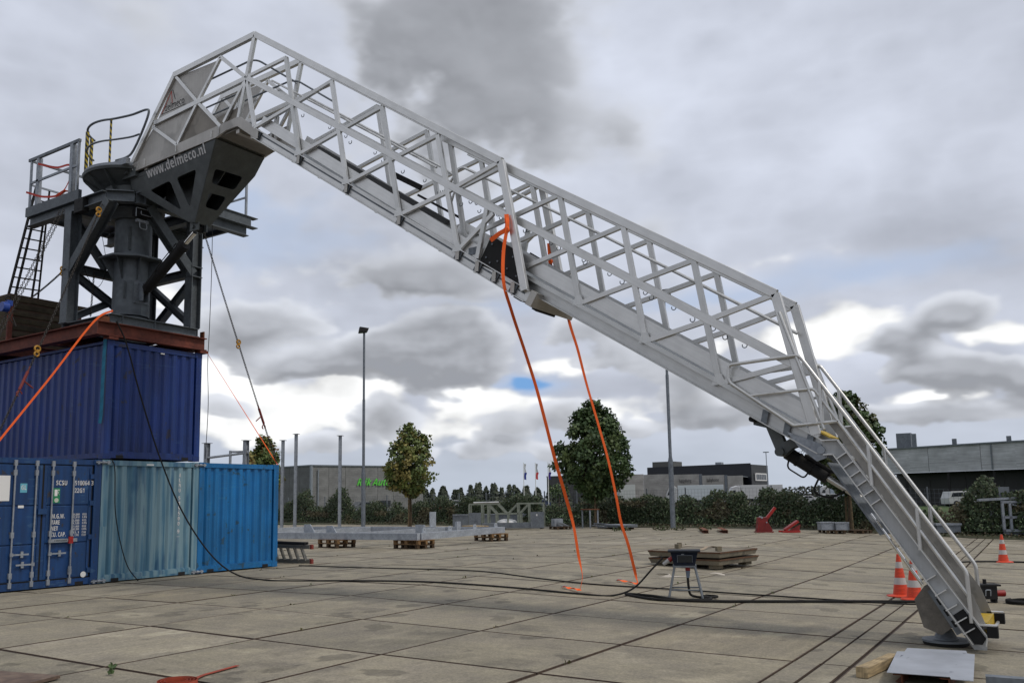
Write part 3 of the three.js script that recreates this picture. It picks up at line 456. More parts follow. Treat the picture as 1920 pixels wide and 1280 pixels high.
// concrete counterweights
const dirtySlab = [std([0.205, 0.185, 0.14], 0.92, 0, T.concrete, 1.7), std([0.24, 0.215, 0.165], 0.92, 0, T.concrete, 2.3), std([0.18, 0.165, 0.128], 0.92, 0, T.concrete, 2.0)];
function slabGeo(w, d, h, inset) { const o = [], i = inset, P = [[-w / 2 + i, 0, -d / 2 + i], [w / 2 - i, 0, -d / 2 + i], [w / 2 - i, 0, d / 2 - i], [-w / 2 + i, 0, d / 2 - i], [-w / 2, h, -d / 2], [w / 2, h, -d / 2], [w / 2, h, d / 2], [-w / 2, h, d / 2]]; const uv = []; for (const f of [[0, 1, 2, 3], [7, 6, 5, 4], [3, 2, 6, 7], [1, 0, 4, 5], [2, 1, 5, 6], [0, 3, 7, 4]]) for (const k of [0, 1, 2, 0, 2, 3]) { const p = P[f[k]]; o.push(...p); uv.push(p[0] + p[2] * 0.7, p[1] + p[2] * 0.7); } const g = new THREE.BufferGeometry(); g.setAttribute('position', new THREE.Float32BufferAttribute(o, 3)); g.setAttribute('uv', new THREE.Float32BufferAttribute(uv, 2)); g.computeVertexNormals(); return g; }
{
  const names = ['lowest', 'second lowest', 'third from the bottom', 'middle', 'third from the top', 'second from the top', 'topmost']; let y = TOPC + 0.372;
  for (let i = 0; i < 7; i++) {
    const t = thing('counterweight_slab', `${names[i]} of the seven mossy concrete slabs stacked behind the tower`, 'concrete slab', [0.95 + rr(-0.03, 0.03), y + 0.03, -5.2 + rr(-0.02, 0.02)], rr(-0.012, 0.012), 'counterweight slabs on the red frame');
    put('slab_body', slabGeo(1.99, 1.99, 0.115, 0.09), dirtySlab[i % 3], t); put('steel_edge', [bx(-0.996, 0.996, 0.116, 0.145, -0.996, 0.996)], std([0.10, 0.075, 0.055], 0.9, 0.1, T.rust, 0.8), t);
    for (const [a, b] of [[-0.7, -0.7], [0.7, -0.7], [-0.7, 0.7], [0.7, 0.7]]) put('spacer', cbox(a, -0.017, b, 0.15, 0.026, 0.15), M.woodDark, t);
    y += 0.178;
  }
}
// ------------------------------------------------------------------ tower
const AX = 1.09, AZ = -0.9;      // axis of the slewing column
const tower = thing('pedestal_tower', 'dark grey steel tower with slewing column standing on the red beams', 'tower');
{
  const y0 = TOPC + 0.372, H = ibeam(0.2, 0.2, 0.012, 0.016), b0 = y0 + 0.1;
  put('base_beam', prism(H, V(0.02, b0, -0.06), V(2.3, b0, -0.06)), M.towerB, tower); put('base_beam', prism(H, V(2.3, b0, -1.84), V(0.0, b0, -1.84)), M.towerB, tower);
  put('base_beam', prism(H, V(0.12, b0, -0.165), V(0.12, b0, -1.735)), M.towerB, tower); put('base_beam', prism(H, V(2.16, b0, -0.165), V(2.16, b0, -1.735)), M.towerB, tower);
  for (const z of [-0.6, -1.2]) put('base_beam', prism(H, V(0.225, b0, z), V(2.055, b0, z)), M.tower, tower);
  for (const x of [0.3, 1.1, 2.25]) put('stiffener', bx(x, x + 0.012, y0 + 0.02, y0 + 0.18, 0.0, 0.038), M.towerB, tower);
  const L0 = y0 + 0.203, L1 = 8.42, HL = ibeam(0.27, 0.27, 0.014, 0.02);
  for (const [x, z] of [[0.12, -1.8], [2.15, -0.05], [2.15, -1.8]]) { put('leg', prism(HL, V(x, L0, z), V(x, L1, z), V(1, 0, 0)), M.towerB, tower); }
  put('leg_foot_plate', [bx(-0.03, 0.27, L0 - 0.001, L0 + 0.02, -1.95, -1.65)], M.towerB, tower); put('leg_splice', bx(2.0, 2.3, 7.02, 7.04, -0.2, 0.1), M.towerB, tower); put('leg_splice', bx(2.0, 2.3, 7.26, 7.28, -0.2, 0.1), M.towerB, tower);
  const mb = ibeam(0.18, 0.2, 0.012, 0.016), dg = ibeam(0.16, 0.16, 0.01, 0.014), vb = ibeam(0.22, 0.24, 0.014, 0.018);
  put('horizontal_beam', prism(mb, V(0.26, 7.12, -1.8), V(2.01, 7.12, -1.8)), M.tower, tower); put('horizontal_beam', prism(mb, V(2.15, 7.15, -0.19), V(2.15, 7.15, -1.66)), M.tower, tower);
  put('diagonal_brace', prism(dg, V(0.26, 6.95, -1.8), V(2.0, 5.98, -1.8)), M.tower, tower); put('diagonal_brace', prism(dg, V(0.27, 5.98, -1.88), V(2.0, 6.95, -1.88)), M.towerB, tower);
  put('diagonal_brace', prism(dg, V(2.15, 6.98, -1.66), V(2.15, 5.96, -0.2)), M.tower, tower); put('diagonal_brace', prism(dg, V(2.23, 5.96, -1.66), V(2.23, 6.98, -0.2)), M.towerB, tower);
  put('diagonal_brace', prism(dg, V(0.2, 8.3, -1.88), V(1.0, 7.25, -1.8)), M.tower, tower); put('diagonal_brace', prism(dg, V(2.05, 8.3, -1.88), V(1.2, 7.25, -1.8)), M.tower, tower);
  put('corner_brace', prism(vb, V(0.12, 8.42, -0.28), V(0.12, 7.05, -1.72), V(1, 0, 0)), M.tower, tower); put('corner_brace', prism(vb, V(0.86, 8.42, -0.05), V(2.08, 7.1, -0.05), V(0, 0, 1)), M.tower, tower);
  // top frame, its near corner cut off
  const tf = ibeam(0.2, 0.26, 0.014, 0.02), yt = 8.56;
  put('top_beam', prism(tf, V(0.56, yt, -0.05), V(3.7, yt, -0.05)), M.towerB, tower); put('top_beam', prism(tf, V(0.12, yt, -0.5), V(0.12, yt, -3.7)), M.towerB, tower); put('top_beam', prism(tf, V(0.1, yt, -0.46), V(0.52, yt, -0.04)), M.towerB, tower);
  put('top_beam', prism(tf, V(2.16, yt, -0.16), V(2.16, yt, -3.7)), M.tower, tower); put('top_beam', prism(tf, V(0.225, yt, -1.84), V(2.055, yt, -1.84)), M.tower, tower); put('top_beam', prism(tf, V(2.265, yt, -1.84), V(3.7, yt, -1.84)), M.tower, tower);
  for (const x of [0.75, 1.2, 1.7]) put('stiffener', bx(x, x + 0.012, 8.45, 8.67, -0.035, 0.05), M.towerB, tower);
  // side platform with guard rail
  const d0 = 8.72, d1 = 8.93;
  put('platform_deck', [bx(0.12, 2.2, d0 + 0.1, d0 + 0.13, -3.7, -1.95)], M.galvDark, tower);
  for (const [a, b, c, d] of [[0.04, 2.3, -3.8, -3.72], [0.04, 0.12, -3.718, -1.5], [2.22, 2.3, -3.718, -1.5], [0.122, 2.218, -2.75, -2.68]]) put('platform_beam', bx(a, b, d0 - 0.02, d1, c, d), M.towerB, tower);
  put('platform_deck', [bx(2.3, 3.7, d0 + 0.1, d0 + 0.13, -1.85, -0.02)], M.galvDark, tower);
  for (const [a, b, c, d] of [[2.3, 3.76, -0.02, 0.06], [3.68, 3.76, -1.9, -0.022], [2.3, 3.678, -1.9, -1.82]]) put('platform_beam', bx(a, b, d0 - 0.02, d1, c, d), M.towerB, tower);
  put('platform_flange', [bx(2.5, 3.95, d1, d1 + 0.02, -0.1, 0.1), bx(2.5, 3.95, d0 - 0.04, d0 - 0.02, -0.1, 0.1)], M.towerB, tower);
  const p = (x, z, w = 0.05, d = 0.05, h = 10.12) => put('guard_post', prism(rect(w, d), V(x, d1, z), V(x, h, z), V(1, 0, 0)), M.galv, tower);
  p(0.07, -3.68, 0.06, 0.04); p(0.09, -3.35, 0.1, 0.1); p(0.09, -1.88, 0.11, 0.11); p(0.07, -1.62, 0.05, 0.05); p(2.26, -3.75); p(1.2, -3.75, 0.04, 0.04); p(2.26, -1.62);
  put('guard_rail', prism(rect(0.06, 0.07), V(0.07, 10.15, -3.79), V(0.07, 10.15, -1.58)), M.galvDark, tower); put('guard_rail', prism(rect(0.04, 0.05), V(0.06, 9.54, -3.66), V(0.06, 9.54, -1.6)), M.galv, tower);
  put('guard_rail', prism(rect(0.05, 0.05), V(0.105, 10.15, -3.76), V(2.28, 10.15, -3.76)), M.galvDark, tower); put('guard_rail', prism(rect(0.04, 0.04), V(0.1, 9.54, -3.76), V(2.28, 9.54, -3.76)), M.galv, tower); put('guard_rail', prism(rect(0.05, 0.05), V(2.26, 10.15, -3.73), V(2.26, 10.15, -1.58)), M.galv, tower);
  for (const z of [-0.1, -0.9, -1.8]) put('guard_post', prism(rect(0.05, 0.05), V(3.72, d1, z), V(3.72, 10.0, z), V(1, 0, 0)), M.galv, tower);
  put('guard_rail', prism(rect(0.05, 0.05), V(3.72, 10.0, -0.05), V(3.72, 10.0, -1.85)), M.galv, tower); put('guard_rail', prism(rect(0.04, 0.04), V(3.72, 9.5, -0.12), V(3.72, 9.5, -1.78)), M.galv, tower);
  put('junction_box', [bx(-0.02, 0.14, 8.34, 8.66, -1.55, -1.2), bx(-0.025, -0.02, 8.58, 8.61, -1.42, -1.34), bx(-0.025, -0.02, 8.4, 8.43, -1.42, -1.34)], M.black, tower);
  // column
  const at = g => g.translate(AX, 0, AZ), c0 = 5.98;
  const col = put('column', [at(cyl(0.41, 0.41, 8.5 - c0, 40, 0, c0, 0)), at(cyl(0.36, 0.36, 0.14, 32, 0, c0 - 0.16, 0))], M.towerB, tower);
  const ring = new THREE.CylinderGeometry(0.74, 0.74, 0.045, 8); ring.rotateY(Math.PI / 8); put('octagonal_collar', at(ring.translate(0, 7.32, 0)), M.towerB, col);
  for (let k = 0; k < 8; k++) { const a = k * Math.PI / 4 + 0.3; put('gusset', plate([[0.41, 7.29], [0.68, 7.29], [0.41, 6.8]], [], 0.016, (r, y, s) => [AX + Math.cos(a) * r - Math.sin(a) * s, y, AZ + Math.sin(a) * r + Math.cos(a) * s]), M.tower, col); }
  put('flange', [at(cyl(0.62, 0.62, 0.06, 32, 0, 8.44, 0)), at(cyl(0.68, 0.68, 0.12, 40, 0, 8.52, 0)), at(cyl(0.5, 0.62, 0.2, 32, 0, 8.25, 0))], M.tower, col);
  put('ladder_rib', [prism(rect(0.03, 0.05), V(AX - 0.3, 7.5, AZ + 0.32), V(AX - 0.3, 8.05, AZ + 0.32), V(1, 0, 0)), prism(rect(0.03, 0.05), V(AX - 0.36, 6.35, AZ + 0.28), V(AX - 0.36, 6.75, AZ + 0.28), V(1, 0, 0))], M.tower, col);
  put('valve_pipes', [tube([[0.6, 8.15, -0.08], [0.6, 8.36, -0.08], [0.98, 8.36, -0.06], [0.98, 8.22, -0.06], [0.72, 8.22, -0.07], [0.72, 8.3, -0.07]], 0.011, 0.03, 6), tube([[0.72, 8.1, -0.12], [0.72, 7.9, -0.1], [0.9, 7.9, -0.1], [0.9, 8.12, -0.12]], 0.012, 0.06, 6), cbox(0.8, 8.08, -0.14, 0.3, 0.06, 0.08)], M.galv, col);
  put('valve_block', cbox(0.82, 8.3, -0.2, 0.36, 0.2, 0.18), M.black, col);
  put('bracket_plate', [bx(AX - 0.2, AX + 0.2, 6.25, 6.78, AZ + 0.395, AZ + 0.42), bx(AX - 0.09, AX - 0.065, 6.3, 6.72, AZ + 0.42, AZ + 0.58), bx(AX + 0.065, AX + 0.09, 6.3, 6.72, AZ + 0.42, AZ + 0.58)], M.galvDark, col);
}
// ladder from the counterweights to the platform
{
  const t = thing('ladder', 'black double rail ladder leaning from the counterweights up to the platform', 'ladder');
  const yb = TOPC + 0.372 + 7 * 0.178 + 0.0, A = V(0.12, yb, -4.55), B = V(0.78, yb, -4.4), C = V(0.30, 9.55, -3.86), D = V(0.62, 9.55, -3.83), A2 = V(0.28, yb, -4.55), B2 = V(0.62, yb, -4.4), C2 = V(0.36, 9.0, -3.93), D2 = V(0.57, 9.0, -3.9);
  const wood = std([0.022, 0.02, 0.02], 0.7, 0.1, T.wood, 0.5), pr = rect(0.035, 0.06);
  put('rail', prism(pr, A, C), wood, t); put('rail', prism(pr, B, D), wood, t); put('rail', prism(pr, A2, C2), wood, t); put('rail', prism(pr, B2, D2), wood, t);
  for (let i = 1; i < 11; i++) { const k = i / 11.2; put('rung', sweep([A.clone().lerp(C, k), B.clone().lerp(D, k)], 0.018, 6), wood, t); }
}
// chains, hooks and load binders
const linkGeo = new THREE.TorusGeometry(0.021, 0.0075, 5, 8).scale(1, 1.35, 1);
function chainLine(label, a, b, sag, extra) {
  const t = tag(new THREE.Group(), label, 'chain', 'lashing chains'); t.name = numbered('lashing_chain'); scene.add(t);
  const n = 14, P = []; for (let i = 0; i <= n; i++) { const k = i / n, p = a.clone().lerp(b, k); p.y -= sag * 4 * k * (1 - k); P.push(p); }
  const c = new THREE.CatmullRomCurve3(P), L = c.getLength(), m = Math.round(L / 0.046), G = [], up = V(0, 1, 0), pts = c.getSpacedPoints(m);
  for (let i = 0; i < m; i++) { const d = pts[i + 1].clone().sub(pts[i]).normalize(), q = new THREE.Quaternion().setFromUnitVectors(up, d), g = linkGeo.clone(); if (i % 2) g.rotateY(Math.PI / 2); g.applyQuaternion(q).translate(pts[i].x, pts[i].y, pts[i].z); G.push(g); }
  stuff(put('links', G, M.chain, t));
  if (extra) extra(t, c);
  return t;
}
const hookAt = (t, p) => put('clutch_hook', [new THREE.TorusGeometry(0.055, 0.022, 6, 12).translate(p.x, p.y + 0.05, p.z), new THREE.TorusGeometry(0.045, 0.02, 6, 12).translate(p.x - 0.01, p.y - 0.06, p.z), cbox(p.x, p.y, p.z, 0.05, 0.07, 0.05)], M.hook, t);
const binderAt = (t, p, d, side) => { const e = p.clone().addScaledVector(d, 0.42); put('load_binder', [sweep([p, e], 0.03, 8), sweep([p.clone().addScaledVector(d, -0.12), p], 0.017, 6), sweep([e, e.clone().addScaledVector(d, 0.14)], 0.017, 6), sweep([p.clone().lerp(e, 0.5), p.clone().lerp(e, 0.6).add(V(side * 0.2, -0.1, 0.02))], 0.016, 6), new THREE.TorusGeometry(0.05, 0.016, 6, 10, 4.4).translate(e.x, e.y - 0.08, e.z)], std([0.24, 0.03, 0.025], 0.6, 0.1, T.grain, 0.2), t); };
chainLine('dark lashing chain running down to the bright blue container', V(2.27, 8.36, 0.05), V(4.8, 2.62, 0.02), 0.05, (t, c) => { hookAt(t, c.getPoint(0.475)); binderAt(t, c.getPoint(0.75), c.getTangent(0.75), -1); });
chainLine('dark lashing chain with a red binder beside the orange strap', V(-0.03, 8.3, -0.42), V(-2.36, 2.6, 0.02), 0.12, (t, c) => { hookAt(t, c.getPoint(0.03)); hookAt(t, c.getPoint(0.60)); binderAt(t, c.getPoint(0.68), c.getTangent(0.68), 1); });
chainLine('left one of two parallel chains crossing in front of the counterweights', V(0.0, 8.5, -2.2), V(-2.36, 2.6, -2.6), 0.16);
chainLine('right one of two parallel chains crossing in front of the counterweights', V(0.0, 8.5, -2.02), V(-2.36, 2.6, -2.36), 0.16);
chainLine('short chain from the tower leg to the top counterweight slab', V(-0.02, 7.05, -1.8), V(0.55, 6.86, -4.2), 0.02, (t, c) => hookAt(t, c.getPoint(0.06)));
chainLine('doubled chain hanging behind the column down to the red beams', V(0.62, 7.1, -1.68), V(0.5, 5.98, -1.55), 0.0);
// blue hoist on the left chains
{ const t = thing('chain_hoist', 'small blue chain hoist in front of the counterweight slabs', 'hoist', [-0.98, 6.05, -2.32]); put('housing', [cyl(0.11, 0.11, 0.14, 14).rotateZ(Math.PI / 2), cbox(0.02, 0.1, 0, 0.12, 0.12, 0.1)], M.blueHoist, t); put('hoist_chain', [tube([[0, -0.1, 0], [0.08, -0.3, 0.02], [0.2, -0.42, 0.02], [0.1, -0.2, 0.02]], 0.012, 0.05, 6)], M.chain, t); put('hook', new THREE.TorusGeometry(0.06, 0.018, 6, 12).translate(0, 0.2, 0), M.black, t); }
// straps on the containers
const strap = (label, pts, w, mat, nrm, name = 'lashing_strap', tw) => tag(put(name, ribbon(pts, w, 0.005, nrm, tw), mat), label, 'strap', 'lashing straps');
strap('bright orange strap running from the red beam corner down left', spline([[0.1, 5.86, -0.03], [-0.26, 5.65, 0.05], [-1.3, 4.15, 0.05], [-2.36, 2.62, 0.03]], 24), 0.042, M.orange, V(0.3, 0.2, 1));
strap('thin orange red strap from the red beam end to the bright blue container', [V(2.5, 5.3, 0.02), V(3.4, 4.25, 0.03), V(4.84, 2.61, 0.0)], 0.045, M.orange, V(0, 0.2, 1), 'lashing_strap', k => 0.9 - 0.6 * k);
strap('teal webbing strap hanging at the corner of the dark blue container', spline([[-0.0, 5.22, -0.1], [-0.012, 4.9, -0.1], [-0.02, 4.2, -0.1], [-0.012, 3.6, -0.12], [-0.02, 3.38, -0.14]], 20), 0.085, M.tealStrap, V(-1, 0, 0.35));
strap('red tape loosely strung between the platform guard posts', spline([[0.02, 9.95, -3.3], [0.1, 9.72, -2.6], [0.1, 9.62, -2.0], [0.14, 9.3, -2.1], [0.1, 9.02, -2.35], [0.06, 9.06, -3.0], [-0.02, 9.3, -3.7]], 40), 0.05, M.redstrap, V(1, 0, 0.2));
strap('orange red bundle of tape lying on the platform edge', spline([[0.1, 9.0, -2.0], [0.12, 9.06, -2.3], [0.1, 8.98, -2.5], [0.13, 9.08, -2.2], [0.1, 8.99, -2.6]], 30), 0.06, M.orange, V(0.4, 1, 0.2));
const cable = (label, pts, r, group = 'black cables on the yard', n = 60) => tag(put('power_cable', sweep(spline(pts, n), r, 7), M.cable), label, 'cable', group);
cable('black cable hanging in a long curve from the red beam to the ground', [[0.14, 5.62, 0.07], [0.34, 5.19, 0.12], [0.69, 4.04, 0.2], [1.11, 2.63, 0.4], [1.4, 1.39, 0.9], [1.66, 0.47, 1.6], [1.76, 0.12, 2.25], [1.94, 0.018, 2.98], [2.48, 0.018, 4.59], [2.97, 0.018, 6.35], [3.17, gh(3.17, 8.31) + 0.018, 8.31], [3.08, gh(3.08, 9.83) + 0.018, 9.83], [3.22, gh(3.22, 10.4) + 0.018, 10.4], [3.4, 0.02, 10.7], [3.62, 0.35, 10.98], [3.76, 0.53, 11.12]], 0.017, 'black cables on the yard', 140);
cable('thin black cable hanging down the front of the pale container', [[0.22, 2.62, -0.05], [0.24, 2.5, 0.04], [0.29, 1.48, 0.08], [0.42, 0.8, 0.12], [0.57, 0.29, 0.2], [0.71, 0.014, 0.35]], 0.011);
cable('thin grey cable hanging straight down right of the tower', [[2.6, 8.7, 0.02], [2.61, 7.39, 0.03], [2.6, 5.79, 0.02], [2.58, 5.0, 0.02], [2.62, 3.97, 0.03], [2.6, 2.69, 0.0]], 0.008);
cable('thin wire looped from leg to leg behind the column', [[0.3, 7.9, -1.66], [0.42, 7.0, -1.66], [0.7, 6.75, -1.66], [0.9, 7.2, -1.66], [0.75, 8.1, -1.66]], 0.006);
// ------------------------------------------------------------------ gangway: slewing deck, landing, main boom, telescoping boom, stair and foot
const gang = thing('access_gangway', 'long aluminium truss gangway bridging from the tower down to the ground', 'gangway');
const XN = 0.45, XF = 1.73, xn = 0.63, xf = 1.55, sn = 0.56, sf = 1.62;
T.stripe = tex(64, (u, v) => ((u + v) * 2 % 1) < 0.5 ? [0.75, 0.66, 0.12] : [0.04, 0.04, 0.04]);
const stripe = std([0.8, 0.8, 0.8], 0.5, 0, T.stripe, 0.28);
{ // slewing deck
  const at = g => g.translate(AX, 0, AZ);
  const deck = put('slewing_deck', [at(cyl(1.14, 1.16, 0.06, 48, 0, 9.2, 0)), at(cyl(0.7, 0.72, 0.3, 40, 0, 8.66, 0)), at(cyl(0.72, 1.1, 0.26, 12, 0, 8.94, 0))], M.hopper, gang);
  for (let k = 0; k < 12; k++) { const a = k * Math.PI / 6 + 0.15; put('rib', plate([[0.7, 8.75], [1.14, 9.19], [0.7, 9.19]], [], 0.018, (r, y, s) => [AX + Math.cos(a) * r - Math.sin(a) * s, y, AZ + Math.sin(a) * r + Math.cos(a) * s]), M.hopper, deck); }
  const kick = new THREE.CylinderGeometry(1.12, 1.12, 0.08, 40, 1, true, -2.6, 2.9); put('kick_plate', at(kick.translate(0, 9.3, 0)), M.galv, deck);
  const arc = []; for (let k = 0; k <= 12; k++) { const a = THREE.MathUtils.degToRad(118 + k * 7.3); arc.push(V(AX + 1.08 * Math.cos(a), 0, AZ - 1.08 * Math.sin(a))); }
  const lev = (y) => arc.map(p => V(p.x, y, p.z));
  const e = arc[arc.length - 1];
  put('handrail', sweep(spline([...lev(10.38), V(0.27, 10.4, 0.1), V(0.3, 10.4, 0.6), V(0.3, 10.36, 0.7), V(0.3, 10.2, 0.66), V(0.3, 9.5, 0.12), V(0.26, 9.42, 0.0), V(0.24, 9.42, -0.38)], 90), 0.026, 8), M.galvDark, gang);
  put('handrail', sweep(spline([...lev(9.88), V(0.28, 9.88, 0.1), V(0.3, 9.88, 0.38)], 50), 0.022, 8), M.galvDark, gang);
  for (const k of [1, 4]) put('striped_post', prism(rect(0.075, 0.05), V(arc[k].x, 9.26, arc[k].z), V(arc[k].x, 10.37, arc[k].z), V(1, 0, 0)), stripe, gang);
  put('striped_post', prism(rect(0.035, 0.035), V(e.x, 9.26, e.z), V(e.x, 10.37, e.z), V(1, 0, 0)), stripe, gang); put('rail_bracket', bx(0.22, 0.32, 9.26, 9.4, -0.45, 0.05), M.galv, gang);
  put('hinge_arm', [prism(rect(0.1, 0.2), V(0.47, 9.12, -0.75), V(0.47, 9.12, 0.1)), prism(rect(0.1, 0.2), V(1.71, 9.12, -0.75), V(1.71, 9.12, 0.1)), sweep([V(0.36, 9.16, -0.2), V(1.82, 9.16, -0.2)], 0.07, 12)], M.hopper, gang);
}
{ // hopper-shaped luffing bracket
  const sx = (y) => 0.45 + (9.15 - y) / 1.38 * 0.44, O = [[-0.2, 9.05], [-0.22, 8.8], [1.43, 7.8], [1.63, 7.75], [2.86, 9.2]], h1 = round([[0.39, 8.66], [1.14, 8.72], [1.3, 8.06]], 0.1), h2 = round([[1.36, 8.73], [2.07, 8.77], [1.59, 8.06]], 0.1);
  const br = put('luffing_bracket', plate(O, [h1, h2], 0.025, (z, y, t) => [sx(y) + t, y, z]), M.hopper, gang);
  put('side_plate', plate(O, [], 0.025, (z, y, t) => [2 * AX - sx(y) - t, y, z]), M.hopper, br);
  const zf = y => 1.63 + (y - 7.75) / 1.45 * 1.23;
  put('front_plate', plate([[0.90, 7.75], [1.28, 7.75], [1.73, 8.85], [1.73, 9.2], [0.45, 9.2]], [round([[0.74, 8.74], [1.46, 8.77], [1.42, 8.5], [0.82, 8.48]], 0.07), round([[0.88, 8.32], [1.32, 8.34], [1.28, 8.06], [0.95, 8.06]], 0.06)], 0.025, (x, y, t) => [x, y, zf(y) + 0.012 - t]), M.hopper, br);
  put('back_plate', plate([[0.92, 7.82], [1.26, 7.82], [1.66, 8.8], [0.52, 8.8]], [], 0.02, (x, y, t) => [x, y, 1.4 - (y - 7.8) * 1.6 + t]), M.hopper, br); put('cover_plate', plate([[-0.18, 9.0], [2.82, 9.16], [2.82, 9.14], [-0.18, 8.98]], [], 1.2, (z, y, t) => [0.49 + t, y, z]), M.hopper, br); put('inner_web', plate([[0.3, 8.6], [1.4, 7.9], [2.5, 8.95], [0.3, 8.95]], [], 0.02, (z, y, t) => [AX + t, y, z]), M.hopper, br);
  const w = 'www.delmeco.nl', g = letters(w, 0.2, 'bold', 2.06, 0.004), p = g.attributes.position; for (let i = 0; i < p.count; i++) { const a = p.getX(i), b = p.getY(i), c = p.getZ(i), y = 8.905 + b * 0.98 + a * 0.045; p.setXYZ(i, sx(y) - 0.003 - c, y, 0.42 + a); } g.computeVertexNormals(); put('lettering', g, M.letter, br);
  put('clevis', [bx(0.96, 1.0, 7.6, 7.95, 1.38, 1.66), bx(1.18, 1.22, 7.6, 7.95, 1.38, 1.66), sweep([V(0.92, 7.69, 1.5), V(1.26, 7.69, 1.5)], 0.045, 10)], M.hopper, br);
}
{ // luffing cylinder
  const a = V(AX, 6.52, AZ + 0.5), b = V(AX, 7.69, 1.5), d = b.clone().sub(a).normalize(), at = k => a.clone().addScaledVector(d, k), L = a.distanceTo(b);
  const c = put('luffing_cylinder', [sweep([at(0.12), at(L * 0.72)], 0.115, 20), sweep([at(0.0), at(0.14)], 0.07, 12), sweep([at(L * 0.7), at(L * 0.76)], 0.135, 20), sweep([at(L * 0.3), at(L * 0.33)], 0.128, 20)], M.black, gang);
  put('piston_rod', sweep([at(L * 0.76), at(L * 0.94)], 0.055, 14), M.chrome, c); put('rod_eye', [sweep([V(AX - 0.08, 7.69, 1.5), V(AX + 0.08, 7.69, 1.5)], 0.085, 14)], M.black, c);
  put('hydraulic_pipe', tube([at(0.2).add(V(-0.13, 0.02, 0)), at(0.25).add(V(-0.16, -0.1, 0)), at(L * 0.4).add(V(-0.15, 0.05, 0)), at(L * 0.7).add(V(-0.14, 0.08, 0))], 0.012, 0.06, 6), M.black, c);
}
